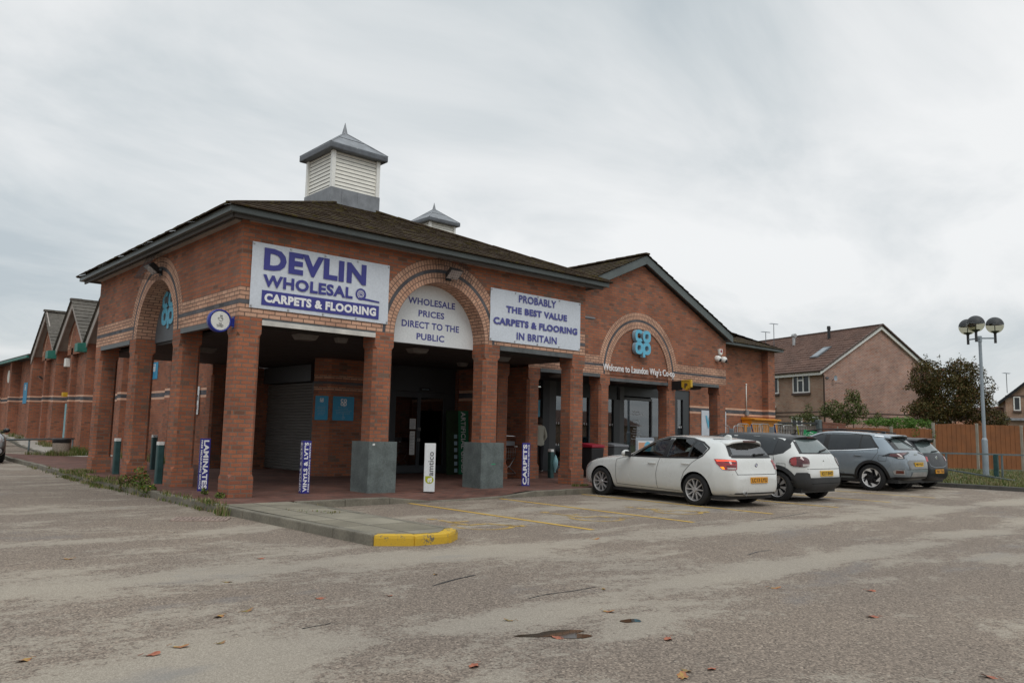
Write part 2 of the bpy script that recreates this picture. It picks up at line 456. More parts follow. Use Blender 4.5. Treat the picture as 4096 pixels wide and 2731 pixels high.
def glass(name, tint=(.55, .6, .6), gloss=.12, rough=.02):
    t = NT(name)
    tr = t.n('BsdfTransparent'); tr.inputs[0].default_value = (*tint, 1)
    gl = t.n('BsdfGlossy'); gl.inputs['Roughness'].default_value = rough; gl.inputs[0].default_value = (.95, .97, 1., 1)
    lw = t.n('LayerWeight'); lw.inputs['Blend'].default_value = .35
    f = t.math('ADD', t.math('MULTIPLY', t.math('POWER', lw.outputs['Facing'], 3.), .6), gloss, True)
    mx = t.n('MixShader'); t.l(f, mx.inputs[0]); t.l(tr.outputs[0], mx.inputs[1]); t.l(gl.outputs[0], mx.inputs[2])
    t.l(mx.outputs[0], t.out.inputs[0])
glass('shop_glass', (.40, .42, .42), .17)
glass('car_glass', (.16, .19, .19), .05)
glass('car_glass_rear', (.30, .33, .32), .16, .05)
glass('privacy_glass', (.035, .036, .038), .03)
glass('lamp_glass', (.66, .64, .55), .08)
plain('window_glass', (.022, .025, .028), .05, var=.4, scale=.8, spec=.45)
glass('car_glass_light', (.40, .44, .43), .06)
plain('rear_glass_sky_tone', (.105, .135, .135), .05, var=.25, scale=.8, spec=.8)  # opaque rear screens: reflected sky put into a paler base colour
plain('skylight_glass', (.20, .22, .24), .05, spec=1.)
def emit(name, col, st):
    t = NT(name); t.setb(Base_Color=col, Roughness=.4)
    t.b.inputs['Emission Color'].default_value = (*col, 1); t.b.inputs['Emission Strength'].default_value = st
emit('tube_light', (1., .97, .88), 3.0)
emit('brake_on', (1., .10, .04), .55)
emit('indicator_on', (1., .22, .01), 1.6)
t = NT('puddle'); t.setb(Base_Color=(.045, .030, .018), Roughness=.03); t.b.inputs['Specular IOR Level'].default_value = .5

# ------------------------------------------------------------------ camera
cam_d = bpy.data.cameras.new('camera'); cam = bpy.data.objects.new('camera', cam_d); COL.objects.link(cam)
sc.camera = cam
cam_d.sensor_fit = 'HORIZONTAL'; cam_d.sensor_width = 36; cam_d.lens = 3192.693/4096*36
cam_d.clip_start = .1; cam_d.clip_end = 2000
yaw, pit, rol = .7283814, .1126351, .0213042
F_ = Vector((math.sin(yaw)*math.cos(pit), math.cos(yaw)*math.cos(pit), math.sin(pit)))
R0 = Vector((math.cos(yaw), -math.sin(yaw), 0)); U0 = R0.cross(F_)
R1 = math.cos(rol)*R0 + math.sin(rol)*U0; U1 = -math.sin(rol)*R0 + math.cos(rol)*U0
CAM = Vector((-5.63347, -13.52296, 1.22858))
cam.matrix_world = Matrix(((R1.x, U1.x, -F_.x, CAM.x), (R1.y, U1.y, -F_.y, CAM.y), (R1.z, U1.z, -F_.z, CAM.z), (0, 0, 0, 1)))

# ------------------------------------------------------------------ light
SUN_EL, SUN_AZ = R(52), R(205)      # azimuth clockwise from +Y: behind the camera, a little to its right
w = bpy.data.worlds.new('World'); sc.world = w; w.use_nodes = True
nt = w.node_tree; nt.nodes.clear()
def wn(t, **kw):
    n = nt.nodes.new('ShaderNode' + t)
    for k, v in kw.items(): setattr(n, k, v)
    return n
out = wn('OutputWorld'); sky = wn('TexSky', sky_type='NISHITA', sun_disc=False, sun_elevation=SUN_EL, sun_rotation=SUN_AZ)
bg1 = wn('Background'); bg1.inputs[1].default_value = .10; nt.links.new(sky.outputs[0], bg1.inputs[0])
tc = wn('TexCoord'); sep = wn('SeparateXYZ'); nt.links.new(tc.outputs['Generated'], sep.inputs[0])
def wm(op, a, b=0., c=None, clamp=False):
    n = wn('Math', operation=op, use_clamp=clamp)
    for i, v in enumerate((a, b) if c is None else (a, b, c)):
        if isinstance(v, (int, float)): n.inputs[i].default_value = v
        else: nt.links.new(v, n.inputs[i])
    return n.outputs[0]
zc = wm('ADD', wm('MAXIMUM', sep.outputs['Z'], 0.), .22)
cx = wn('CombineXYZ'); nt.links.new(wm('DIVIDE', sep.outputs['X'], zc), cx.inputs[0]); nt.links.new(wm('DIVIDE', sep.outputs['Y'], zc), cx.inputs[1])
def wnoise(scale, det, rough, dist=0., loc=(0, 0, 0), sca=(1, 1, 1), rot=0.):
    mp = wn('Mapping'); mp.inputs['Location'].default_value = loc; mp.inputs['Scale'].default_value = sca; mp.inputs['Rotation'].default_value = (0, 0, rot)
    nt.links.new(cx.outputs[0], mp.inputs[0])
    n = wn('TexNoise'); n.inputs['Scale'].default_value = scale; n.inputs['Detail'].default_value = det; n.inputs['Roughness'].default_value = rough; n.inputs['Distortion'].default_value = dist
    nt.links.new(mp.outputs[0], n.inputs['Vector']); return n.outputs['Fac']
n1 = wnoise(.42, 3, .45, .2, (1.7, .6, 0), (1, 1, 1), R(-42))
n2 = wnoise(1.35, 6, .56, .5, (4.1, 2.3, 0), (.8, 1.25, 1), R(-42))
mm = wm('ADD', wm('MULTIPLY', n1, .52), wm('MULTIPLY', n2, .48))
ramp = wn('ValToRGB'); nt.links.new(mm, ramp.inputs[0])
cr = ramp.color_ramp
for _ in range(2): cr.elements.new(.5)
for e, (p_, c_) in zip(cr.elements, [(.40, (.54, .60, .635)), (.47, (.67, .715, .735)), (.535, (.80, .825, .835)), (.61, (.93, .94, .94))]):
    e.position = p_; e.color = (*c_, 1)
# an overcast sky is brightest overhead
boost = wm('ADD', 1., wm('MULTIPLY', wm('MULTIPLY', wm('SUBTRACT', sep.outputs['Z'], .50, clamp=True), 2.0, clamp=True), 1.1))
low = wm('ADD', .90, wm('MULTIPLY', sep.outputs['Z'], .45), clamp=True)
bg2 = wn('Background'); nt.links.new(ramp.outputs[0], bg2.inputs[0]); nt.links.new(wm('MULTIPLY', boost, low), bg2.inputs[1])
mx = wn('MixShader'); mx.inputs[0].default_value = .93
nt.links.new(bg1.outputs[0], mx.inputs[1]); nt.links.new(bg2.outputs[0], mx.inputs[2]); nt.links.new(mx.outputs[0], out.inputs[0])
sd = bpy.data.lights.new('sun', 'SUN'); sd.energy = 1.0; sd.angle = R(25); sd.color = (1., .96, .90)
so = bpy.data.objects.new('sun', sd); COL.objects.link(so)
sdir = Vector((math.sin(SUN_AZ)*math.cos(SUN_EL), math.cos(SUN_AZ)*math.cos(SUN_EL), math.sin(SUN_EL)))
so.rotation_euler = sdir.to_track_quat('Z', 'Y').to_euler()
sc.view_settings.view_transform = 'Standard'; sc.view_settings.look = 'None'
sc.view_settings.exposure = 0.; sc.view_settings.gamma = 1.
sc.cycles.use_denoising = True
sc.cycles.max_bounces = 8; sc.cycles.transparent_max_bounces = 12
# ------------------------------------------------------------------ setting: ground, pavement, kerbs
def sheet(name, pts, z, mat, kind='structure', parent=None):
    mb = MB(); mb.poly([(x, y, z) for x, y in pts]); o = mb.build(name, mat, parent, fix=False)
    if kind: o['kind'] = kind
    return o
sheet('car_park', [(-500, -500), (500, -500), (500, 500), (-500, 500)], -.12, 'asphalt')
# brick paving; it dips to a dropped kerb in front of the arch
def drop(x): return .100*max(0, min(1, (x-2.5)/.8))*max(0, min(1, (5.95-x)/.8))
mb = MB()
xs = [-.47] + [i*.25 for i in range(-1, 81)]
ys = [-1., -.75, -.5, -.25, 0.]
def pz(x, y): return -drop(x)*max(0, min(1, (-.05-y)/.85))
for a, b in zip(xs, xs[1:]):
    for c, d in zip(ys, ys[1:]):
        mb.poly([(a, c, pz(a, c)), (b, c, pz(b, c)), (b, d, pz(b, d)), (a, d, pz(a, d))])
mb.poly([(-.47, 0, 0), (19.9, 0, 0), (19.9, 5.6, 0), (-.47, 5.6, 0)])
mb.poly([(-.47, 5.6, 0), (19.9, 5.6, 0), (19.9, 9.2, 0), (-.34, 9.2, 0)])
mb.poly([(-.34, 9.2, 0), (3.95, 9.2, 0), (3.95, 18.7, 0), (2.2, 18.9, 0), (1.38, 20.1, 0), (.58, 22.3, 0), (.25, 22.3, 0), (.07, 18.5, 0), (-.11, 13.3, 0)])
mb.build('pavement', 'paver', fix=False)['kind'] = 'structure'
# concrete path along the long wall, climbing gently to the far end
mb = MB()
PATHP = [(18.9, 2.2, .0), (20.4, 1.6, 0), (23.8, 1.98, .02), (29., 2.35, .10), (34, 2.75, .28), (46, 3.3, .75), (70, 3.4, 1.0)]
for (y0, x0, z0), (y1, x1, z1) in zip(PATHP, PATHP[1:]):
    mb.poly([(x0, y0, z0), (4.2, y0, z0), (4.2, y1, z1), (x1, y1, z1)])
mb.build('path', 'concrete', fix=False)['kind'] = 'structure'
mb = MB()
for (y0, x0, z0), (y1, x1, z1) in zip(PATHP[1:], PATHP[2:]):
    mb.poly([(.2 if y0 > 21 else 1.0, y0+1.2, z0-.03), (x0, y0+1.2, z0-.03), (x1, y1+1.2, z1-.05), (.2, y1+1.2, z1-.05)])
mb.build('road', 'asphalt', fix=False)['kind'] = 'structure'

def kerb(name, pts, mat, w=.125, ztop=lambda x, y: .004, zbot=-.25, L=.9, bev=.018, close=.006):
    """a run of kerb stones along a polyline, outer edge on the line, body to its left"""
    mb = MB()
    for (a, b) in zip(pts, pts[1:]):
        a, b = Vector((*a, 0)), Vector((*b, 0)); d = b - a; n = max(1, round(d.length/L)); nr = Vector((-d.y, d.x, 0)).normalized()
        for i in range(n):
            p, q = a + d*(i/n), a + d*((i+1)/n); u = (q-p).normalized(); p += u*close*.5; q -= u*close*.5
            j = rnd(-.006, .006); k = nr*rnd(-.006, .006)
            zp, zq = ztop(p.x, p.y)+j, ztop(q.x, q.y)+j
            p2, q2 = p + nr*w, q + nr*w
            mb.add([(*(p+k).xy, zbot), (*(q+k).xy, zbot), (*q2.xy, zbot), (*p2.xy, zbot), (*(p+k).xy, zp), (*(q+k).xy, zq), (*q2.xy, zq), (*p2.xy, zp)],
                   [(0,3,2,1),(4,5,6,7),(0,1,5,4),(1,2,6,5),(2,3,7,6),(3,0,4,7)])
    o = mb.build(name, mat, bevel=bev); o['kind'] = 'structure'; return o
fk = lambda x, y: .004-drop(x)*.98
kerb('kerb', [(.72, -1.12), (19.9, -1.12)], 'kerb_stone', ztop=fk)
kerb('kerb', [(.25, 22.3), (-.05, 18.5), (-.24, 13.3), (-.46, 9.2), (-.60, 5.6), (-.60, -1.12), (-.52, -5.40)], 'kerb_stone')
kerb('kerb', [(.735, -5.3), (.735, -1.25)], 'kerb_stone', w=.10, L=.95)
ye = kerb('kerb', [(-.50, -5.42), (-.10, -5.69), (.40, -5.72), (.735, -5.45), (.735, -5.3)], 'yellow_kerb', w=.17, L=.8, bev=.04)
kerb('kerb', [(3.3, 46), (2.75, 34), (2.35, 29), (1.98, 23.8), (1.6, 20.4), (2.2, 18.9)], 'kerb_stone', ztop=lambda x, y: interp([(p[0], p[2]) for p in PATHP], y)+.004, w=.12)
kerb('kerb', [(20.0, -60), (20.0, -1.0)][::-1], 'kerb_dark', ztop=lambda x, y: .0, w=-.13)
# slab island running out into the car park
mb = MB(); mb.poly([(-.46, -1.0, 0), (-.39, -5.32, 0), (-.06, -5.53, 0), (.36, -5.56, 0), (.62, -5.3, 0), (.63, -1.0, 0)])
mb.build('path', 'slab', fix=False)['kind'] = 'structure'
# bay lines and the worn wheelchair marks
def line(a, b, w=.10, z=-.1155):
    a, b = Vector((*a, 0)), Vector((*b, 0)); n = Vector((-(b-a).y, (b-a).x, 0)).normalized()*w/2
    mb = MB(); mb.poly([(*(a-n).xy, z), (*(b-n).xy, z), (*(b+n).xy, z), (*(a+n).xy, z)])
    o = mb.build('parking_line', 'line_yellow', fix=False); o['kind'] = 'structure'
for a, b in (((2.96, -1.15), (2.90, -5.75)), ((5.16, -1.16), (5.02, -5.95)), ((7.60, -1.15), (7.46, -5.9)), ((9.95, -1.15), (9.9, -5.9)), ((12.4, -1.15), (12.3, -5.9)), ((14.8, -1.15), (14.75, -5.9))): line(a, b)
def wheelchair(cx, cy, s=1.):
    mb = MB(); z = -.1152
    def st(pts, w):
        for (a, b) in zip(pts, pts[1:]):
            a, b = Vector((*a, 0)), Vector((*b, 0)); n = Vector((-(b-a).y, (b-a).x, 0)).normalized()*w/2
            mb.poly([(cx+s*p.x, cy+s*p.y, z) for p in (a-n, b-n, b+n, a+n)])
    st([(-.05, .78), (-.05, .05), (.30, .05), (.48, -.45), (.62, -.40)], .11)
    st([(-.05, .45), (.25, .45)], .09)
    st([(.06+.42*math.cos(R(a)), -.13+.42*math.sin(R(a))) for a in range(125, 361, 15)], .09)
    c = [(cx-.05*s+s*.09*math.cos(R(a)), cy+.95*s+s*.09*math.sin(R(a)), z) for a in range(0, 360, 30)]; mb.poly(c)
    mb.build('road_marking', 'symbol_yellow', fix=False)['kind'] = 'structure'
wheelchair(1.80, -4.45, 1.0); wheelchair(4.05, -4.60, 1.0); wheelchair(6.15, -4.65, .95)
# puddle, sunk crack lines and the cast gully grate
def blob(cx, cy, rx, ry, rot, z, mat, name='puddle', n=26, am=.35):
    ph = rnd(0, 9); pts = []
    for i in range(n):
        a = 2*math.pi*i/n; k = 1 + am*(mnoise.noise(Vector((math.cos(a)*1.3+ph, math.sin(a)*1.3, ph)))*1.6)
        x, y = rx*k*math.cos(a), ry*k*math.sin(a)
        pts.append((cx+x*math.cos(rot)-y*math.sin(rot), cy+x*math.sin(rot)+y*math.cos(rot)))
    return sheet(name, pts, z, mat)
blob(-1.66, -9.62, .21, .075, R(-25), -.1165, 'puddle', am=.6); blob(-.95, -9.66, .09, .045, R(-20), -.1165, 'puddle')
for pts, w in (([(-1.02, -8.63), (-.8, -8.60), (-.55, -8.63), (-.2, -8.62)], .018), ([(-2.95, -8.45), (-2.72, -8.43)], .014), ([(2.7, -8.35), (3.0, -8.28), (3.3, -8.30)], .02), ([(6.2, -6.35), (7.6, -6.2), (8.3, -6.1)], .03), ([(-1.35, -7.75), (-1.0, -7.62), (-.7, -7.55)], .03)):
    mb = MB()
    for a, b in zip(pts, pts[1:]):
        a, b = Vector((*a, 0)), Vector((*b, 0)); n = Vector((-(b-a).y, (b-a).x, 0)).normalized()*w/2
        for i in range(5):
            p, q = a.lerp(b, i/5), a.lerp(b, (i+.92)/5); k = rnd(.3, 1.2); l = rnd(.3, 1.2)
            mb.poly([(*(p-n*k).xy, -.1170), (*(q-n*l).xy, -.1170), (*(q+n*l).xy, -.1170), (*(p+n*k).xy, -.1170)])
    mb.build('crack', 'black', fix=False)['kind'] = 'structure'
g = thing('drain_grate', 'rusty slotted drain grate set in the asphalt beside the kerb', 'drain grate', (-1.12, -1.80, -.12), R(-31))
mb = MB(); W_, D_ = .36, .22
for sx in (-1, 1): mb.box(sx*W_-.025, sx*W_+.025, -D_, D_, .0, .012)
for sy in (-1, 1): mb.box(-W_+.025, W_-.025, sy*D_-.025, sy*D_+.025, .0, .012)
plain('rust_iron', (.27, .20, .165), .8, var=.4, scale=12)
mb.build('frame', 'rust_iron', g)
mb = MB()
for i in range(11): x = -W_+.06+i*(2*W_-.12)/10; mb.box(x-.022, x+.022, -D_+.03, D_-.03, .001, .010)
mb.box(-W_+.03, W_-.03, -.012, .012, .001, .011); mb.build('bars', 'rust_iron', g)
mb = MB(); mb.poly([(-W_, -D_, .002), (W_, -D_, .002), (W_, D_, .002), (-W_, D_, .002)]); mb.build('sump', 'black', g, fix=False)
# grass verge on the right, turf sheet + blades
sheet('lawn', [(20.13, -60), (120, -60), (120, 40), (20.13, 40)], -.03, 'turf')

def tiled(mb, O, U, S, left, right, length, course=.31, tile=.33, h=.028, mat=0, jit=.006):
    """courses of lapped tiles on a roof plane: O eave origin, U along the eave, S up the slope; left/right(s) are the ends"""
    O, U, S = Vector(O), Vector(U).normalized(), Vector(S).normalized(); N = U.cross(S)
    if N.z < 0: N = -N
    k = 0; s = 0.
    while s < length - 1e-3:
        s1 = min(length, s+course); l0, r0, l1, r1 = left(s), right(s), left(s1), right(s1)
        n = max(1, int((r0-l0)/tile)); off = (k % 2)*.5
        cuts = [l0] + [l0 + (i+off)*(r0-l0)/n for i in range(1, n)] + [r0]
        for a, b in zip(cuts, cuts[1:]):
            ta, tb = max(a, l1), min(b, r1)
            if tb <= ta: ta = tb = min(max((a+b)/2, l1), r1)
            j0, j1 = h+rnd(-jit, jit), h+rnd(-jit, jit); dd = rnd(-.008, .008)
            p = [O+U*a+S*(s-.03+dd)+N*j0, O+U*b+S*(s-.03+dd)+N*j1, O+U*tb+S*s1+N*.004, O+U*ta+S*s1+N*.004]
            q = [O+U*a+S*(s-.03+dd)-N*.002, O+U*b+S*(s-.03+dd)-N*.002]
            if tb - ta < 1e-4: mb.poly([p[0], p[1], p[2]], mat)
            else: mb.poly(p, mat)
            mb.poly([q[0], q[1], p[1], p[0]], mat)
        s = s1; k += 1
# ------------------------------------------------------------------ the brick shop building
shop = thing('shop_building', 'long red brick shop building with arched portico, white roof cupola and gabled entrance', 'shop building', (0, 0, 0))
W, ZB, ZT = 8.863, 3.15, 4.90
BM = ['brick_red', 'brick_pale', 'brick_blue', 'line_pale']
def bands_hi(zb): return [(-9, zb, 0), (zb, zb+.225, 1), (zb+.225, zb+.30, 2), (zb+.30, zb+.525, 1), (zb+.525, 99, 0)]
LOW = [(-9, 2.10, 0), (2.10, 2.175, 3), (2.175, 2.325, 2), (2.325, 2.40, 3), (2.40, 99, 0)]
def strip_face(mb, P, poly, bands):
    for lo, hi, m in bands:
        q = clipz(clipz(poly, lo, True), hi, False)
        q = [p for i, p in enumerate(q) if abs(p[0]-q[i-1][0]) + abs(p[1]-q[i-1][1]) > 1e-6]
        if len(q) > 2: mb.poly([P(*p) for p in q], m)
def plane_map(O, U):
    O, U = Vector(O), Vector(U); return lambda u, z: O + U*u + Vector((0, 0, z))
def flat_wall(mb, P, u0, u1, z0, z1, bands):
    strip_face(mb, P, [(u0, z0), (u1, z0), (u1, z1), (u0, z1)], bands)
RR = (1.19, 1.41, 1.475, 1.695)
def arch_wall(mb, ringmb, P, u0, u1, top, zb, zs, xc, bands, k=1., front=True, ringP=None):
    r_in, r_d0, r_d1, r_out = [RR[0]*k] + [RR[0]*k + d for d in (.22, .285, .505)]
    zl = zb + .225 if front else 99
    zhi = zb + .30
    us = {u0, u1, xc}
    for r in (r_in, r_d1, r_out):
        for i in range(0, 49): us.add(round(xc + r*math.cos(math.pi*i/48), 5))
    us = sorted(u for u in us if u0-1e-9 <= u <= u1+1e-9)
    def circ(r, d): return zs + math.sqrt(max(0, r*r-d*d)) if abs(d) < r else None
    for a, b in zip(us, us[1:]):
        if b-a < 1e-4: continue
        m = (a+b)/2-xc; da, db = a-xc, b-xc
        if not front:
            lo = [(circ(r_in, d) or zb) if abs(m) < r_in else zb for d in (da, db)]
            strip_face(mb, P, [(a, lo[0]), (b, lo[1]), (b, top(b)), (a, top(a))], bands); continue
        if abs(m) < r_out:
            lo = [max(zhi, circ(r_out, d) or zhi) for d in (da, db)]
            strip_face(mb, P, [(a, lo[0]), (b, lo[1]), (b, top(b)), (a, top(a))], bands)
            if abs(m) > math.sqrt(max(0, r_d1**2-(zhi-zs)**2)) if zhi > zs else False:
                lo = [min(zhi, max(zb, circ(r_d1, d) or zb)) for d in (da, db)]
                strip_face(mb, P, [(a, lo[0]), (b, lo[1]), (b, zhi), (a, zhi)], bands)
        else:
            strip_face(mb, P, [(a, zb), (b, zb), (b, top(b)), (a, top(a))], bands)
    if not front: return
    PR = ringP or P
    NS = 60
    rows = [(r_in, r_in+.11, 0), (r_in+.11, r_d0, 0), (r_d0, r_d1, 1), (r_d1, r_d1+.11, 0), (r_d1+.11, r_out, 0)]
    for i, (q0, q1, m) in enumerate(rows):
        def a0(r): return math.asin(min(1, max(0, (zhi-zs)/r))) if i > 2 else 0.
        for j in range(NS):
            t0, t1 = j/NS, (j+1)/NS; pts = []; uv = []
            for r, t in ((q0, t0), (q1, t0), (q1, t1), (q0, t1)):
                a = a0(r) + t*(math.pi-2*a0(r)); pts.append(PR(xc+r*math.cos(a), zs+r*math.sin(a)))
                uv.append(((r-q0)/(q1-q0)*.112 if m == 0 else .1, a*(q0+q1)/2 + i*.031))
            ringmb.add(pts, [(0, 1, 2, 3)], m, [uv])
        if i <= 2 and zs > zb:
            for sg in (-1, 1):
                pts = [PR(xc+sg*q0, zb), PR(xc+sg*q1, zb), PR(xc+sg*q1, zs), PR(xc+sg*q0, zs)]
                ringmb.add(pts, [(0, 1, 2, 3)], m, [[(0, 0), (.112, 0), (.112, zs-zb), (0, zs-zb)]])
def reveal(mb, P, depthvec, xc, zb, zs, r, mat=0, n=40):
    dv = Vector(depthvec); L = dv.length; arc = 0
    pts = [(xc+r, zb)] + [(xc+r*math.cos(math.pi*i/n), zs+r*math.sin(math.pi*i/n)) for i in range(n+1)] + [(xc-r, zb)]
    for a, b in zip(pts, pts[1:]):
        d = math.hypot(a[0]-b[0], a[1]-b[1])
        if d < 1e-6: continue
        A, B = P(*a), P(*b)
        mb.add([A, A+dv, B+dv, B], [(0, 1, 2, 3)], mat, [[(0, arc), (L, arc), (L, arc+d), (0, arc+d)]]); arc += d

def pier(x, y, zt, w=.44, d=.44, stops=True, c=.062):
    k_ = len([o for o in shop.children if o.name.startswith('brick_pier')]); mb = MB((x-.45*((k_*7) % 23), y-.45*((k_*5) % 19), -.15*((k_*11) % 29)))
    def ring(z, k):
        k = max(k, .0012)
        return [(x+k, y, z), (x+w-k, y, z), (x+w, y+k, z), (x+w, y+d-k, z), (x+w-k, y+d, z), (x+k, y+d, z), (x, y+d-k, z), (x, y+k, z)]
    prof = [(-.2, 0), (.335, 0), (.40, c), (zt-.345, c), (zt-.28, 0), (zt, 0)] if stops else [(-.2, 0), (zt, 0)]
    vs = sum([ring(z, k) for z, k in prof], [])
    fs = [(i*8+j, i*8+(j+1) % 8, (i+1)*8+(j+1) % 8, (i+1)*8+j) for i in range(len(prof)-1) for j in range(8)]
    mb.add(vs, fs); return mb.build('brick_pier', 'brick_red', shop, fix=False)
A1 = 2.798; A2 = W-A1-.44; XC = W/2
for x in (0, A1, A2, W-.44): pier(x, 0, ZB)
for y in (A1, A2, W-.44): pier(0, y, ZB)
pier(7.93, 2.25, 3.02); pier(3.38, 9.72, 3.02); pier(W-.44, 8.0, 3.02)
# portico front and left walls
wb = MB(); rb = MB()
PF = plane_map((0, 0, 0), (1, 0, 0)); PS = plane_map((0, 0, 0), (0, 1, 0))
for P, dv in ((PF, (0, .44, 0)), (PS, (.44, 0, 0))):
    arch_wall(wb, rb, P, 0, W, lambda u: ZT, ZB, ZB, XC, bands_hi(ZB))
    reveal(wb, P, dv, XC, ZB, ZB, RR[0], 1)
    Pb = lambda u, z, P=P, dv=dv: P(u, z) + Vector(dv)
    arch_wall(wb, rb, Pb, .44, W, lambda u: ZT, ZB, ZB, XC, [(-9, 99, 0)], front=False)
    for a, b in ((0, XC-RR[0]), (XC+RR[0], W)):
        q = [P(a, ZB), P(b, ZB), P(b, ZB)+Vector(dv), P(a, ZB)+Vector(dv)]; wb.poly(q, 0)
flat_wall(wb, plane_map((W, 0, 0), (0, 1, 0)), 0, W, ZB, ZT, bands_hi(ZB))
flat_wall(wb, plane_map((0, W, 0), (1, 0, 0)), 0, W, ZB, ZT, bands_hi(ZB))
wb.build('brick_wall', BM, shop, fix=False)
rb.build('arch_ring', ['ring_pale', 'ring_blue'], shop, fix=False)
# steel lintels over the square bays, a pale board under the first
def lintel(u0, u1, P, nv, z0=3.045, z1=3.146):
    mb = MB(); nv = Vector(nv)
    a, b = P(u0, 0)+nv*.008, P(u1, 0)+nv*.008
    c = [Vector((a.x, a.y, z0)), Vector((b.x, b.y, z0)), Vector((b.x, b.y, z1)), Vector((a.x, a.y, z1))]
    mb.prism(c, -nv*.09); return mb.build('lintel', 'steel_lintel', shop)
lintel(.445, A1-.005, PF, (0, -1, 0), 3.085); lintel(A2+.445, W-.445, PF, (0, -1, 0))
lintel(.445, A1-.005, PS, (-1, 0, 0)); lintel(A2+.445, W-.445, PS, (-1, 0, 0))
mb = MB(); mb.box(.43, 2.785, -.035, -.012, 3.02, 3.112); mb.build('lintel_board', 'white_board', shop, bevel=.004)
# eaves: gutter fascia, soffit and the hipped roof
OV = .42
mb = MB()
e0, e1 = -OV, W+OV
for (x0, x1, y0, y1) in ((e0, e1, e0, e0+.09), (e0, e0+.09, e0+.09, e1), (e1-.09, e1, e0+.09, e1), (e0+.09, e1-.09, e1-.09, e1)): mb.box(x0, x1, y0, y1, 4.868, 4.985)
mb.build('gutter', 'fascia', shop, bevel=.012)
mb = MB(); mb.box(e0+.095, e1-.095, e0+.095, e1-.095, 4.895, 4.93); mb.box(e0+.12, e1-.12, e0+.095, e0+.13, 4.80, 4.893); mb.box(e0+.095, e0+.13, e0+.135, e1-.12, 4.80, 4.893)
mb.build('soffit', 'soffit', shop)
mb = MB(); q = [(e0+.14, e0+.10), (e0+.16, e0+.33)]
mb.box(e0+.30, -.005, .1, W-.1, 4.855, 4.885); mb.box(.1, W-.1, e0+.30, -.005, 4.855, 4.885)
mb.build('eaves_board', 'bargeboard', shop)
def hip_roof(name, x0, x1, y0, y1, z, pitch, mat='roof_tile', course=.30, hh=None, parent=shop):
    mb = MB(); ct, st = math.cos(pitch), math.sin(pitch); hw = min(x1-x0, y1-y0)/2; L = hw/ct if hh is None else hh
    for O, U, S, ln in (((x0, y0, z), (1, 0, 0), (0, ct, st), x1-x0), ((x1, y0, z), (0, 1, 0), (-ct, 0, st), y1-y0), ((x1, y1, z), (-1, 0, 0), (0, -ct, st), x1-x0), ((x0, y1, z), (0, -1, 0), (ct, 0, st), y1-y0)):
        tiled(mb, O, U, S, lambda s: s*ct, lambda s, ln=ln: ln-s*ct, L, course)
    m_ = (min(x1-x0, y1-y0)/2)-.02; za = z-.015; q = [(x0+.03, y0+.03, za), (x1-.03, y0+.03, za), (x1-.03, y1-.03, za), (x0+.03, y1-.03, za)]; tp = ((x0+x1)/2, (y0+y1)/2, za+m_*math.tan(pitch)-.03)
    for i in range(4): mb.poly([q[i], q[(i+1) % 4], tp])
    mb.poly(q)
    return mb.build(name, mat, parent, fix=False)
PITCH = R(22.3)
hip_roof('roof', e0-.05, e1+.05, e0-.05, e1+.05, 4.985, PITCH)
mb = MB()   # hip ridge caps
ap = Vector((XC, XC, 7.03))
for cx_, cy_ in ((e0, e0), (e1, e0)):
    a = Vector((cx_, cy_, 5.02)); d = (ap-a); n = 14
    for i in range(n):
        p, q = a + d*(i/n), a + d*((i+1.03)/n); mb.bar(p+Vector((0, 0, -.012+rnd(0, .012))), q+Vector((0, 0, 0)), .20, .05)
mb.build('hip_tiles', 'roof_tile', shop, bevel=.015)
# ceiling and floor-standing core inside the portico
mb = MB(); mb.box(.445, W-.02, .445, 9.85, 3.02, 3.10); mb.build('portico_ceiling', 'ceiling_board', shop)
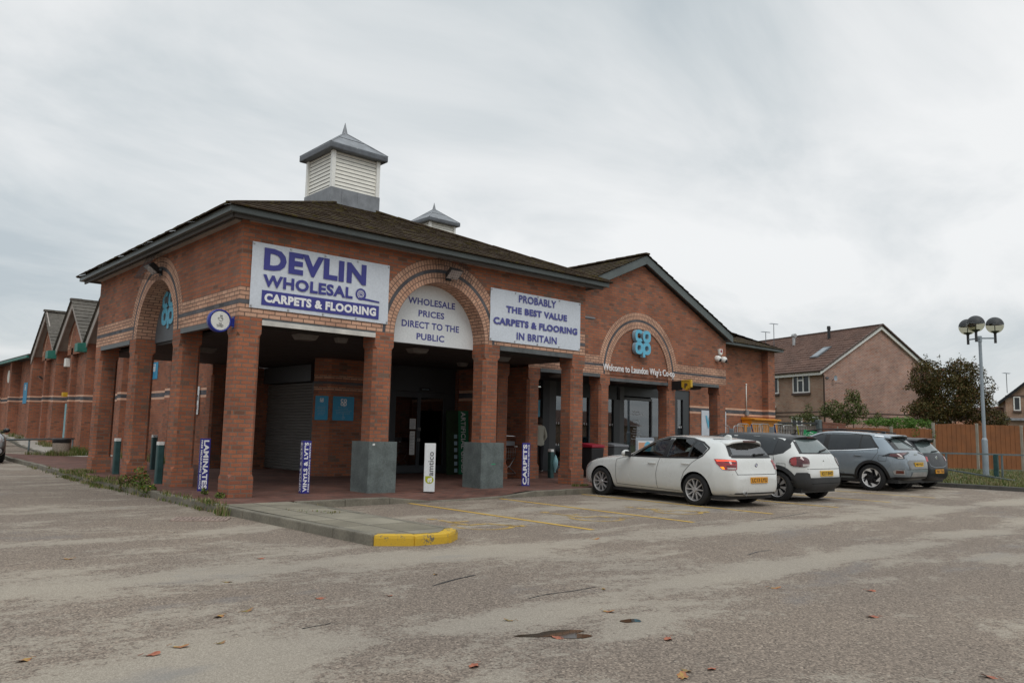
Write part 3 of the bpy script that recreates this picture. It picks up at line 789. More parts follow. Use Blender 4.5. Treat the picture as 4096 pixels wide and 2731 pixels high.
# cupola on the roof
def cupola(cx, cy, zb, zt, label_parent, flash=True):
    h = .70
    mb = MB(); h2 = h-.06; nb = 11; bh = (zt-zb)/nb
    for i in range(nb):
        z0, z1 = zb+i*bh, zb+(i+1)*bh-.012
        for sx, sy in ((0, -1), (-1, 0), (0, 1), (1, 0)):
            if sx == 0: q = [(cx-h2, cy+sy*h2, z0), (cx+h2, cy+sy*h2, z0), (cx+h2, cy+sy*(h2-.016), z1), (cx-h2, cy+sy*(h2-.016), z1)]
            else: q = [(cx+sx*h2, cy-h2, z0), (cx+sx*h2, cy+h2, z0), (cx+sx*(h2-.016), cy+h2, z1), (cx+sx*(h2-.016), cy-h2, z1)]
            mb.poly(q)
            if sx == 0: mb.poly([q[3], q[2], (cx+h2, cy+sy*h2, z1+.012), (cx-h2, cy+sy*h2, z1+.012)], 1)
            else: mb.poly([q[3], q[2], (cx+sx*h2, cy+h2, z1+.012), (cx+sx*h2, cy-h2, z1+.012)], 1)
    cu = mb.build('cupola', ['cream_pvc', 'lead'], label_parent, fix=False)
    mb = MB()
    for sx in (-1, 1):
        for sy in (-1, 1): mb.box(cx+sx*h2-.05, cx+sx*h2+.05, cy+sy*h2-.05, cy+sy*h2+.05, zb, zt)
    mb.build('corner_trim', 'white_pvc', cu, bevel=.008)
    if flash:
        mb = MB(); mb.box(cx-h, cx+h, cy-h, cy+h, zb-.55, zb+.005); mb.box(cx-h+.3, cx-h+.306, cy-h-.008, cy-h, zb-.5, zb); mb.box(cx+.05, cx+.058, cy-h-.006, cy-h, zb-.3, zb)
        mb.build('lead_base', 'lead', cu, bevel=.01)
        mb = MB(); mb.box(cx-h-.05, cx+h+.05, cy-h-.05, cy-h, zb-.40, zb-.34)
    e = h+.13; zr = zt
    mb = MB(); mb.box(cx-e, cx+e, cy-e, cy+e, zr-.13, zr+.02); mb.build('eaves_apron', 'lead_dark', cu, bevel=.03)
    mb = MB(); za = zr+.02; ztop = zr+.62; r = .05
    cs = [(cx-e+.01, cy-e+.01), (cx+e-.01, cy-e+.01), (cx+e-.01, cy+e-.01), (cx-e+.01, cy+e-.01)]
    for i in range(4):
        a, b = cs[i], cs[(i+1) % 4]
        ta = (cx+r*(1 if a[0] > cx else -1), cy+r*(1 if a[1] > cy else -1)); tb = (cx+r*(1 if b[0] > cx else -1), cy+r*(1 if b[1] > cy else -1))
        f = .55
        ma, m2 = (lerp(a[0], ta[0], f), lerp(a[1], ta[1], f)), (lerp(b[0], tb[0], f), lerp(b[1], tb[1], f)); zm = lerp(za, ztop, f)
        mb.poly([(*a, za), (*b, za), (*m2, zm), (*ma, zm)]); mb.poly([(*ma, zm+.012), (*m2, zm+.012), (*tb, ztop), (*ta, ztop)])
        mb.tube([(*a, za), (*ta, ztop)], .022, 6)
    mb.build('cupola_roof', 'lead', cu, fix=False)
    mb = MB(); mb.cyl((cx, cy, ztop-.03), (cx, cy, ztop+.32), .085, .004, 10); mb.build('finial', 'lead', cu, smooth=True, sharp=50)
cupola(4.39, 4.43, 7.13, 8.20, shop)
hip_roof('roof', 9.9, 18.7, 9.7, 18.5, 7.05, R(22.3), course=.4)
cupola(14.30, 14.10, 9.0, 10.12, shop)
mb = MB(); mb.box(9.0, 26.2, 9.9, 34, 4.9, 5.4); mb.build('flat_roof', 'soffit', shop)

# ---- gabled Co-op entrance front
GY, GX0, GX1, GB, GS, GC = 2.10, 8.916, 18.26, 2.97, 3.06, 13.60
PG = plane_map((0, GY, 0), (1, 0, 0))
gtop = lambda u: 6.52 - .437*abs(u-13.65)
wb = MB(); rb = MB(); k = 1.4/RR[0]
arch_wall(wb, rb, PG, GX0, GX1, gtop, GB, GS, GC, bands_hi(GB), k=k)
us = [GC-1.4+2.8*i/40 for i in range(41)]       # brick infill set 25 mm back inside the arch
PI = plane_map((0, GY+.025, 0), (1, 0, 0))
for a, b in zip(us, us[1:]):
    za, zc_ = [GS+math.sqrt(max(0, 1.4**2-(u-GC)**2)) for u in (a, b)]
    wb.poly([PI(a, GB-.085), PI(b, GB-.085), PI(b, zc_), PI(a, za)], 0)
reveal(wb, PG, (0, .025, 0), GC, GB-.085, GS, 1.4, 1)
P2 = plane_map((0, GY+.43, 0), (1, 0, 0))
wb.poly([P2(GX0, GB), P2(GX1, GB), P2(GX1, gtop(GX1)), P2(13.65, gtop(13.65)), P2(GX0, gtop(GX0))], 0)
wb.poly([PG(GX0, GB), PG(GX1, GB), P2(GX1, GB), P2(GX0, GB)], 0)
flat_wall(wb, plane_map((GX1, GY, 0), (0, 1, 0)), 0, 3.05, GB, gtop(GX1), bands_hi(GB))
wb.build('brick_wall', BM, shop, fix=False); rb.build('arch_ring', ['ring_pale', 'ring_blue'], shop, fix=False)
for x, w_, d_ in ((GX0, .44, .95), (11.78, .425, .44), (15.0, .425, .44), (GX1-.44, .44, .44)): pier(x, GY, GB, w_, d_)
lintel(GX0+.445, 11.775, PG, (0, -1, 0), 2.87, 2.966); lintel(12.21, 14.995, PG, (0, -1, 0), 2.79, 2.884); lintel(15.43, GX1-.445, PG, (0, -1, 0), 2.87, 2.966)
# barge boards, soffit and tiled slopes
AX, AZ, SL, FY = 13.68, 6.763, .4365, 1.90
ang = math.atan(SL)
mb = MB()
for sg, xe in ((-1, 8.95), (1, 18.42)):
    ze = AZ-SL*abs(xe-AX)
    mb.prism([(AX, FY, AZ), (xe, FY, ze), (xe, FY, ze-.25), (AX, FY, AZ-.27)], (0, .06, 0))
mb.build('bargeboard', 'fascia', shop, bevel=.01)
mb = MB()
for sg, xe in ((-1, 8.95), (1, 18.42)):
    ze = AZ-SL*abs(xe-AX)
    mb.poly([(AX, FY+.06, AZ-.2), (xe, FY+.06, ze-.2), (xe, GY+.2, ze-.2), (AX, GY+.2, AZ-.2)])
mb.build('soffit', 'soffit', shop, fix=False)
mb = MB(); mb.box(18.26, 18.44, 2.0, 4.6, 4.52, 4.66); mb.build('gutter', 'fascia', shop, bevel=.01)
mb = MB()
for sg in (-1, 1):
    L = 4.82/math.cos(ang)
    tiled(mb, (AX+sg*4.82, FY-.05 if sg > 0 else 10., AZ+.01-SL*4.82), (0, 1, 0) if sg > 0 else (0, -1, 0), (-sg*math.cos(ang), 0, math.sin(ang)), lambda s: 0., lambda s: 10.-FY+.05, L, .30)
for sg in (-1, 1): mb.poly([(AX, FY, AZ-.03), (AX+sg*4.75, FY, AZ-.03-SL*4.75), (AX+sg*4.75, 10, AZ-.03-SL*4.75), (AX, 10, AZ-.03)])
mb.build('roof', 'roof_tile', shop, fix=False)
mb = MB()
for i in range(20): mb.bar((AX, FY-.05+i*.42, AZ+.05), (AX, FY-.05+(i+1.02)*.42, AZ+.055+rnd(0, .008)), .2, .06)
mb.build('ridge_tiles', 'roof_tile', shop, bevel=.02)
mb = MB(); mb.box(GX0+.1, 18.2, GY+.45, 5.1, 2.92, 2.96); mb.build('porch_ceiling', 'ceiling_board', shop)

# ---- right wing wall, its pilaster and hipped roof
wb = MB(); PW = plane_map((0, 5.1, 0), (1, 0, 0))
flat_wall(wb, PW, 20.35, 26.30, -.2, 4.93, LOW)
flat_wall(wb, plane_map((20.35, 5.1, 0), (0, 1, 0)), 0, 3, -.2, 3., LOW)
flat_wall(wb, plane_map((26.30, 5.1, 0), (0, 1, 0)), 0, 25, -.2, 4.93, LOW)
flat_wall(wb, PW, 18.2, 20.36, 2.96, 4.93, LOW)
for x0, x1, yy in ((25.60, 26.15, 4.80),):
    flat_wall(wb, plane_map((0, yy, 0), (1, 0, 0)), x0, x1, -.2, 4.93, LOW)
    flat_wall(wb, plane_map((x0, yy, 0), (0, 1, 0)), 0, 5.1-yy, -.2, 4.93, LOW); flat_wall(wb, plane_map((x1, yy, 0), (0, 1, 0)), 0, 5.1-yy, -.2, 4.93, LOW)
wb.build('brick_wall', BM, shop, fix=False)
mb = MB(); mb.box(18.3, 26.55, 4.58, 4.68, 4.94, 5.06); mb.box(26.45, 26.55, 4.68, 30, 4.94, 5.06); mb.build('gutter', 'fascia', shop, bevel=.01)
mb = MB(); mb.box(18.3, 26.44, 4.70, 5.3, 4.932, 4.96); mb.build('soffit', 'soffit', shop)
mb = MB(); ct, st = math.cos(R(21)), math.sin(R(21))
tiled(mb, (17.5, 4.55, 5.06), (1, 0, 0), (0, ct, st), lambda s: 0., lambda s: 9.1-s*ct*1.25, 3.6, .30)
mb.poly([(17.5, 4.6, 5.03), (26.5, 4.6, 5.03), (22.4, 4.6+3.55*ct, 5.03+3.55*st), (17.5, 4.6+3.55*ct, 5.03+3.55*st)])
tiled(mb, (26.6, 4.55, 5.06), (0, 1, 0), (-ct, 0, st), lambda s: s*ct*.8, lambda s: 20., 3.6, .30)
mb.build('roof', 'roof_tile', shop, fix=False)

# ---- inside the portico: shutter wall, brick nib, Devlin shopfront
wb = MB()
for P, a, b in ((plane_map((4.62, 4.95, 0), (1, 0, 0)), 0, 1.78), (plane_map((4.30, 5.27, 0), (.7071, -.7071, 0)), 0, .4525), (plane_map((4.30, 5.27, 0), (.4915, .8709, 0)), 0, 1.80), (plane_map((6.40, 4.95, 0), (0, 1, 0)), 0, .4)):
    flat_wall(wb, P, a, b, -.1, 3.02, [(-9, 2.205, 0), (2.205, 2.28, 1), (2.28, 2.355, 0), (2.355, 2.43, 2), (2.43, 2.505, 0), (2.505, 2.58, 1), (2.58, 9, 0)])
flat_wall(wb, plane_map((3.62, 9.86, 0), (1, 0, 0)), 0, 5.3, -.1, 3.02, [(-9, 9, 0)])
flat_wall(wb, plane_map((8.95, 3.05, 0), (0, 1, 0)), 0, 2.2, -.1, 3.02, LOW)
wb.build('brick_wall', BM, shop, fix=False)
sh = MB()
n = 30
for i in range(n):
    z0 = i*2.5/n; z1 = (i+1)*2.5/n; h = z1-z0
    for (p, q) in (((0, 0), (.020, .35)), ((.020, .35), (.020, .75)), ((.020, .75), (0, 1.))):
        sh.poly([(5.20-p[0], 6.85, z0+p[1]*h), (5.20-q[0], 6.85, z0+q[1]*h), (5.20-q[0], 9.84, z0+q[1]*h), (5.20-p[0], 9.84, z0+p[1]*h)])
shut = sh.build('roller_shutter', 'shutter', shop, fix=False)
mb = MB(); mb.box(5.02, 5.24, 6.84, 9.85, 2.52, 3.0); mb.build('shutter_hood', 'shop_frame', shut, bevel=.01)
mb = MB(); mb.box(5.13, 5.24, 6.825, 6.90, 0, 2.52); mb.build('guide_rail', 'shop_frame', shut)
# shopfront with double doors
mb = MB(); Y = 5.3
mb.box(6.41, 9.0, Y-.04, Y+.05, 2.31, 3.02); mb.box(6.41, 6.80, Y-.03, Y+.05, 0, 2.31); mb.box(8.56, 9.0, Y-.03, Y+.05, 0, 2.31)
sf = mb.build('shopfront', 'shop_frame', shop, bevel=.006)
for x0, x1 in ((6.80, 7.645), (7.65, 8.56)):
    mb = MB(); a, b = x0+.045, x1-.05
    mb.box(x0, a, Y-.03, Y+.03, .02, 2.30); mb.box(b, x1, Y-.03, Y+.03, .02, 2.30); mb.box(a, b, Y-.03, Y+.03, .02, .235); mb.box(a, b, Y-.03, Y+.03, 2.145, 2.30)
    d = mb.build('door', 'shop_frame', shop, bevel=.006)
    mb = MB(); mb.box(a, b, Y-.004, Y+.004, .235, 2.145); mb.build('door_pane', 'shop_glass', d)
    mb = MB(); hx = x1-.025 if x0 < 7 else x0+.025
    for z in (.95, 1.25): mb.box(hx-.012, hx+.012, Y-.06, Y-.03, z-.045, z+.045)
    mb.build('handle', 'zinc', d)
# the room seen through the doors
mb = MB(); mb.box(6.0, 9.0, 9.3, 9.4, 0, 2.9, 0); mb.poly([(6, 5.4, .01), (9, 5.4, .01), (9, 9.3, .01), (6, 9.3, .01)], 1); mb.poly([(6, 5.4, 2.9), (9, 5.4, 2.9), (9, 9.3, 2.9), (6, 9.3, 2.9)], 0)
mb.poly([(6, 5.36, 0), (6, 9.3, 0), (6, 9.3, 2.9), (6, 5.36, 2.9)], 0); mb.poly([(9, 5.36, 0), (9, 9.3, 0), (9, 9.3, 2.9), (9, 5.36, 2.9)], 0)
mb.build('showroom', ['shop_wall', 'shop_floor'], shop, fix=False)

# ---- Co-op glazing along y = 5.2 and the dim store behind it
mb = MB(); Y = 5.2
for x0, x1, z0, z1, m in ((8.9, 10.85, 0, 2.96, 2), (10.85, 11.0, 0, 2.96, 0), (11.0, 11.24, 2.40, 2.46, 0), (11.24, 11.34, 0, 2.96, 0), (11.34, 12.05, 0, 2.96, 0), (12.42, 12.72, 0, 2.96, 0), (12.72, 13.02, 0, 2.96, 1), (13.02, 16.05, 2.44, 2.96, 0), (14.62, 14.74, 0, 2.44, 1), (15.3, 15.36, 0, 2.44, 0), (15.9, 16.22, 0, 2.44, 0), (16.22, 16.46, 0, 2.96, 1), (16.46, 20.35, 2.60, 2.96, 0), (16.46, 18.05, 2.46, 2.55, 1), (18.0, 18.06, 0, 2.46, 1), (19.45, 19.6, 0, 2.6, 0), (19.95, 20.35, 0, 2.6, 0), (13.02, 18., 0, .14, 1)):
    mb.box(x0, x1, Y-.06, Y+.05, z0, z1, m)
gf = mb.build('entrance_glazing', ['shop_frame', 'shop_frame_light', 'old_brick'], shop)
for x0, x1, z0, z1 in ((11.0, 11.24, .6, 2.96), (12.05, 12.42, 0, 2.96), (13.02, 14.62, .14, 2.44), (14.74, 15.3, .14, 2.44), (15.36, 15.9, 0, 2.44), (16.46, 18.0, .14, 2.46), (18.06, 19.45, .0, 2.6), (19.6, 19.95, 0, 2.6)):
    mb = MB(); mb.box(x0, x1, Y-.004, Y+.004, z0, z1); mb.build('glass_pane', 'shop_glass', gf)
mb = MB()     # rows of white safety dots on the glass
for x0, x1 in ((13.1, 14.55), (14.8, 15.25), (15.4, 15.88), (19.65, 19.9)):
    n = int((x1-x0)/.11)
    for i in range(n+1):
        for z in (.85, 1.55):
            c = (x0+i*(x1-x0)/n, Y-.008, z); mb.poly([(c[0]+.022*math.cos(R(a)), c[1], c[2]+.04*math.sin(R(a))) for a in range(0, 360, 45)])
mb.build('safety_dots', 'ink_white', gf, fix=False)
# dim interior: floor, back wall, shelves of goods, red kiosk front, tube lights
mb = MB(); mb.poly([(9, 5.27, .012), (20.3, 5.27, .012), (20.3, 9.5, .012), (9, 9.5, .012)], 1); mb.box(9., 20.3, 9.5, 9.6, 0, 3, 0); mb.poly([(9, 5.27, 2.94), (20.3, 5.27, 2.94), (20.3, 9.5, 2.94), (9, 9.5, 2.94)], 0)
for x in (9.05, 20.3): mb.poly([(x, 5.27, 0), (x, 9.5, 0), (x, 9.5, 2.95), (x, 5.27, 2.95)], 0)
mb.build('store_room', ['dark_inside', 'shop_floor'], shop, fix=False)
# ------------------------------------------------------------------ long left wall of the shop: gabled bays
BAYP = [13.4, 18.6, 23.8, 29.1, 34.1, 39.5, 45., 51.]
wb = MB(); XR, XM, XV = 3.85, 3.62, 3.36
PLOW = LOW
def rise(y): return round(interp([(9, 0), (24, 0), (34, .17), (60, .4)], y)/.075)*.075
def lowb(y): return [(a+(rise(y) if a > 0 else 0), b+(rise(y) if b < 50 else 0), m) for a, b, m in PLOW]
def ypil(yc, w, xf, top):
    b = lowb(yc)
    flat_wall(wb, plane_map((xf, 0, 0), (0, 1, 0)), yc-w/2, yc+w/2, -.3, top, b)
    flat_wall(wb, plane_map((0, yc-w/2, 0), (1, 0, 0)), xf, XR, -.3, top, b); flat_wall(wb, plane_map((0, yc+w/2, 0), (1, 0, 0)), xf, XR, -.3, top, b)
flat_wall(wb, plane_map((3.5, 9.86, 0), (1, 0, 0)), 0, .36, -.2, 4.6, lowb(9))
for a, b in zip([9.86]+BAYP, BAYP): flat_wall(wb, plane_map((XR, 0, 0), (0, 1, 0)), a, b, -.3, 4.62, lowb((a+b)/2))
for y in BAYP: ypil(y, .45, XV, 4.62)
for i, y in enumerate((16.0, 21.2, 26.45, 31.6)): ypil(y+.75, .30, XM, 4.62)
# gable triangles with a pale blind arch on the recessed face
gb = [(18.6, 23.8), (23.8, 29.1), (29.1, 34.1), (13.4, 18.6)]
ZG, ZV = 6.74, 4.62
for a, b in gb:
    m = (a+b)/2; wb.poly([(XR, a, ZV-.01), (XR, b, ZV-.01), (XR, m, ZG-.1)], 0)
    wb.poly([(XM, m-1.55, ZV-.3), (XM, m+1.55, ZV-.3), (XM, m+1.55, ZV+.75), (XM, m, ZG-.35), (XM, m-1.55, ZV+.75)], 0)
    for s in (-1.55, 1.55): wb.poly([(XM, m+s, ZV-.3), (XR, m+s, ZV-.3), (XR, m+s, ZV+.8), (XM, m+s, ZV+.8)], 0)
    for i in range(24):
        t0, t1 = math.pi*i/24, math.pi*(i+1)/24
        wb.poly([(XM-.008, m+r*math.cos(t), ZV+.1+r*math.sin(t)) for r, t in ((1.0, t0), (1.18, t0), (1.18, t1), (1.0, t1))], 1)
    for s in (-1, 1): wb.box(XM-.006, XM+.02, m+s*1.18, m+s*1.55, ZV-.05, ZV+.18, 1)
wb.build('brick_wall', BM, shop, fix=False)
mb = MB(); g2 = MB(); rt = MB(); pc, ps = math.cos(math.atan2(ZG-ZV, 2.62)), math.sin(math.atan2(ZG-ZV, 2.62))
for a, b in gb:
    m = (a+b)/2
    for sg, e in ((-1, a), (1, b)):
        mb.prism([(XM-.32, m, ZG+.02), (XM-.32, e+sg*.02, ZV-.10), (XM-.32, e+sg*.02, ZV-.45), (XM-.32, m, ZG-.36)], (.05, 0, 0))
        mb.poly([(XM-.27, m, ZG-.12), (XM-.27, e, ZV-.24), (XR, e, ZV-.24), (XR, m, ZG-.12)])
    L = (b-a)/2/pc
    for e in (a, b): rt.poly([(3.24, e, ZV-.02), (11.2, e, ZV-.02), (11.2, m, ZG-.02), (3.24, m, ZG-.02)])
    tiled(rt, (3.22, a, ZV), (1, 0, 0), (0, pc, ps), lambda s: 0., lambda s: 8., L, .28, .34, .03)
    tiled(rt, (11.22, b, ZV), (-1, 0, 0), (0, -pc, ps), lambda s: 0., lambda s: 8., L, .28, .34, .03)
    for i in range(18): rt.bar((3.2+i*.45, m, ZG+.02), (3.2+(i+1.02)*.45, m, ZG+.025+rnd(0, .01)), .22, .10)
mb.build('bargeboard', 'bargeboard', shop); rt.build('roof', 'roof_tile_grey', shop, fix=False)
for y in (18.6, 23.8, 29.1): 
    mb = MB(); mb.prism([(2.98, y-.24, 4.20), (3.355, y-.24, 4.20), (3.355, y-.24, 4.60), (2.98, y-.24, 4.56)], (0, .48, 0)); mb.build('rain_hopper', 'green_hopper', shop, bevel=.01)
mb = MB(); mb.box(3.15, 3.27, 34.4, 62, 4.55, 4.67); mb.build('gutter', 'green_hopper', shop)
mb = MB(); mb.box(3.2, 14, 34.2, 62, 4.68, 4.75); mb.build('flat_roof', 'soffit', shop)
wb = MB()
flat_wall(wb, plane_map((XR, 0, 0), (0, 1, 0)), 51, 62, -.3, 4.62, lowb(55)); wb.build('brick_wall', BM, shop, fix=False)
mb = MB(); mb.box(3.80, 3.87, 40.6, 41.5, .5, 2.66); mb.build('side_door', 'black', shop)
mb = MB(); mb.box(3.77, 3.87, 28.02, 28.34, .1, 2.1); mb.build('side_door', 'teal_door', shop)
mb = MB(); mb.box(3.79, 3.86, 32.6, 33.3, 3.72, 4.44, 0)
for i in range(7): mb.box(3.76, 3.79, 32.66, 33.24, 3.78+i*.09, 3.84+i*.09, 1)
mb.build('wall_vent', ['white_pvc', 'board_grey'], shop)
mb = MB(); mb.cyl((3.80, 42.6, 3.9), (3.87, 42.6, 3.9), .38, .38, 24); mb.build('round_vent', 'cream_pvc', shop)

# ------------------------------------------------------------------ logos
def coop_logo(mb, o, U, V, s, mat=0, side=None, depth=0., lift=.004):
    o, U, V = Vector(o), Vector(U), Vector(V); N = U.cross(V)
    def P(u, v, h): return o + U*(u*s) + V*(v*s) + N*h
    q = .25; ro, ri = .255, .115
    def se(r, a):
        c, k = math.cos(a), math.sin(a); n = 2.6
        f = r/((abs(c)**n+abs(k)**n)**(1/n)); return f*c, f*k
    for (cx, cy, a0, a1) in ((q, .75, 40, 320), (.75, .75, 0, 360), (q, .25, 0, 360), (.75, .25, 0, 360)):
        n = 28; zt = lift+depth
        for i in range(n):
            a, b = R(lerp(a0, a1, i/n)), R(lerp(a0, a1, (i+1)/n))
            (x0, y0), (x1, y1), (x2, y2), (x3, y3) = se(ro, a), se(ro, b), se(ri, b), se(ri, a)
            mb.poly([P(cx+x0, cy+y0, zt), P(cx+x1, cy+y1, zt), P(cx+x2, cy+y2, zt), P(cx+x3, cy+y3, zt)], mat)
            if depth:
                mb.poly([P(cx+x0, cy+y0, 0), P(cx+x1, cy+y1, 0), P(cx+x1, cy+y1, zt), P(cx+x0, cy+y0, zt)], side)
                mb.poly([P(cx+x3, cy+y3, 0), P(cx+x2, cy+y2, 0), P(cx+x2, cy+y2, zt), P(cx+x3, cy+y3, zt)], side)
    zt = lift+depth+.001
    a = [(.497, .25), (.497, -.12), (.635, -.12), (.635, .25)]
    mb.poly([P(u, v, zt) for u, v in a], mat)
    if depth:
        for (u0, v0), (u1, v1) in zip(a, a[1:]): mb.poly([P(u0, v0, 0), P(u1, v1, 0), P(u1, v1, zt), P(u0, v0, zt)], side)
XU, ZU, YN = (1, 0, 0), (0, 0, 1), (0, -1, 0)
YL = (0, -1, 0)            # reading direction on walls that face -X

def rippled(mb, o, U, V, w, h, mat=0, amp=.008, nx=28, ny=10, seed=0):
    o, U, V = Vector(o), Vector(U), Vector(V); N = U.cross(V)
    for i in range(nx+1):
        for j in range(ny+1):
            d = amp*mnoise.noise(Vector((i*.30+seed, j*.45, seed))) + .5*amp*mnoise.noise(Vector((i*.22+j*.5, seed, 3)))
            mb.v.append(tuple(o + U*(w*i/nx) + V*(h*j/ny) + N*(amp*1.6+d)))
    b = len(mb.v)-(nx+1)*(ny+1)
    for i in range(nx):
        for j in range(ny): mb.f.append([b+i*(ny+1)+j, b+(i+1)*(ny+1)+j, b+(i+1)*(ny+1)+j+1, b+i*(ny+1)+j+1]); mb.m.append(mat); mb.uv.append(None)
def eyelets(parent, pts, N):
    mb = MB(); N = Vector(N)
    for p in pts: mb.cyl(Vector(p)+N*.012, Vector(p)+N*.036, .020, .016, 8)
    mb.build('eyelets', 'zinc', parent)

# ------------------------------------------------------------------ banners and boards on the front
b1 = thing('banner', 'large white banner reading DEVLIN WHOLESALE CARPETS & FLOORING on the corner of the brick portico', 'banner', (.177, -.004, 3.317), group='white carpet shop signs')
mb = MB(); rippled(mb, (0, 0, 0), XU, ZU, 2.884, 1.191, seed=2); mb.build('banner_sheet', 'banner', b1, smooth=True, fix=False)
mb = MB(); L_ = .026
def tx(mb, s, x0, x1, z0, z1, bold, mat=0, lift=L_, slant=0.): put_text(mb, s, (x0-.177, 0, z0-3.317), XU, ZU, x1-x0, z1-z0, mat, bold, lift=lift, slant=slant)
tx(mb, 'DEVLIN', .40, 2.52, 4.023, 4.428, .048); tx(mb, 'WHOLESAL', .40, 2.235, 3.722, 3.943, .040)
bar = [(.393, 3.386), (2.841, 3.386), (2.841, 3.655), (.393, 3.655)]
mb.poly([(x-.177, -.022, z-3.317) for x, z in bar])
# the rolled-carpet E: a disc with a tail, a white spiral on it
cx_, cz_ = 2.415-.177, 3.838-3.317
ring = [(cx_+.118*math.cos(R(a)), -L_, cz_+.115*math.sin(R(a))) for a in range(0, 360, 12)]; mb.poly(ring)
mb.poly([(cx_-.02, -L_+.001, cz_-.105), (2.842-.177, -L_+.001, 3.715-3.317), (2.842-.177, -L_+.001, 3.745-3.317), (cx_+.03, -L_+.001, cz_-.062)])
mb.build('lettering', 'ink_blue', b1, fix=False)
mb = MB(); tx(mb, 'CARPETS & FLOORING', .445, 2.775, 3.440, 3.606, .055, lift=.0255)
sp = [(cx_+(.016+.066*i/40)*math.cos(i*.42), cz_+(.016+.066*i/40)*math.sin(i*.42)) for i in range(41)]
for a, b in zip(sp, sp[1:]):
    d = Vector((b[0]-a[0], b[1]-a[1])).normalized(); n = Vector((-d.y, d.x))*.0048
    mb.poly([(a[0]-n.x, -.0285, a[1]-n.y), (b[0]-n.x, -.0285, b[1]-n.y), (b[0]+n.x, -.0285, b[1]+n.y), (a[0]+n.x, -.0285, a[1]+n.y)])
mb.build('lettering', 'ink_white', b1, fix=False)
eyelets(b1, [(2.884*i/4*.98+.03, 0, z) for i in range(5) for z in (.035, 1.155)], YN)
b2 = thing('banner', 'white banner reading PROBABLY THE BEST VALUE CARPETS & FLOORING IN BRITAIN right of the arch', 'banner', (5.743, -.004, 3.245), group='white carpet shop signs')
mb = MB(); rippled(mb, (0, 0, 0), XU, ZU, 2.925, 1.19, seed=9); mb.build('banner_sheet', 'banner', b2, smooth=True, fix=False)
mb = MB()
for s, x0, x1, z0, z1, bo in (('PROBABLY', 6.592, 7.811, 4.20, 4.376, .026), ('THE BEST VALUE', 6.211, 8.186, 3.923, 4.079, .048), ('CARPETS & FLOORING', 5.836, 8.554, 3.624, 3.788, .052), ('IN BRITAIN', 6.543, 7.844, 3.334, 3.501, .028)):
    put_text(mb, s, (x0-5.743, 0, z0-3.245), XU, ZU, x1-x0, z1-z0, 0, bo, lift=L_)
mb.build('lettering', 'ink_blue_soft', b2, fix=False)
eyelets(b2, [(2.925*i/4*.98+.03, 0, z) for i in range(5) for z in (.035, 1.155)], YN)
b3 = thing('arch_board', 'half-round white board reading WHOLESALE PRICES DIRECT TO THE PUBLIC filling the front arch', 'sign board', (XC, .44, 3.04))
mb = MB(); n = 40; r_ = 1.187
out_ = [(-r_, 0, 0), (r_, 0, 0)] + [(r_*math.cos(math.pi*i/n), 0, .11+r_*math.sin(math.pi*i/n)) for i in range(n+1)]
mb.prism(out_, (0, -.03, 0)); mb.build('board', 'sign_white', b3)
mb = MB()
for s, x0, x1, z0, z1 in (('WHOLESALE', 3.821, 5.078, 3.886, 4.033), ('PRICES', 4.1, 4.786, 3.637, 3.778), ('DIRECT TO THE', 3.68, 5.205, 3.382, 3.529), ('PUBLIC', 4.069, 4.806, 3.136, 3.279)):
    put_text(mb, s, (x0-XC, -.03, z0-3.04), XU, ZU, x1-x0, z1-z0, 0, .030)
mb.build('lettering', 'ink_blue_soft', b3, fix=False)
b4 = thing('arch_board', 'grey half-round board with pale blue round letters in the left side arch', 'sign board', (.44, XC, 3.08))
mb = MB(); out_ = [(0, -r_, 0), (0, r_, 0)] + [(0, r_*math.cos(math.pi*i/n), .07+r_*math.sin(math.pi*i/n)) for i in range(n+1)]
mb.prism(out_, (-.03, 0, 0)); mb.build('board', 'board_grey', b4)
mb = MB(); coop_logo(mb, (-.035, 5.19-XC, 3.445-3.08), YL, ZU, .76, 0, 1, .02); mb.build('lettering', ['coop_blue', 'coop_side'], b4, fix=False)
# gable letters
b5 = thing('wall_sign', 'big pale blue clover-shaped letters on the brick inside the gable arch', 'sign', (13.20, GY, 3.67))
mb = MB(); coop_logo(mb, (0, -.02, 0), XU, ZU, .74, 0, 1, .12); mb.build('lettering', ['coop_blue', 'coop_side'], b5, fix=False)
b6 = thing('wall_sign', 'row of raised white letters, Welcome to Laundon Way\'s Co-op, above the entrance', 'sign', (11.86, GY, 3.02))
mb = MB(); put_text(mb, "Welcome to Laundon Way's Co-op", (0, -.02, -.005), XU, ZU, 3.42, .275, 0, 0., depth=.022)
mb.build('lettering', 'letter_white', b6)
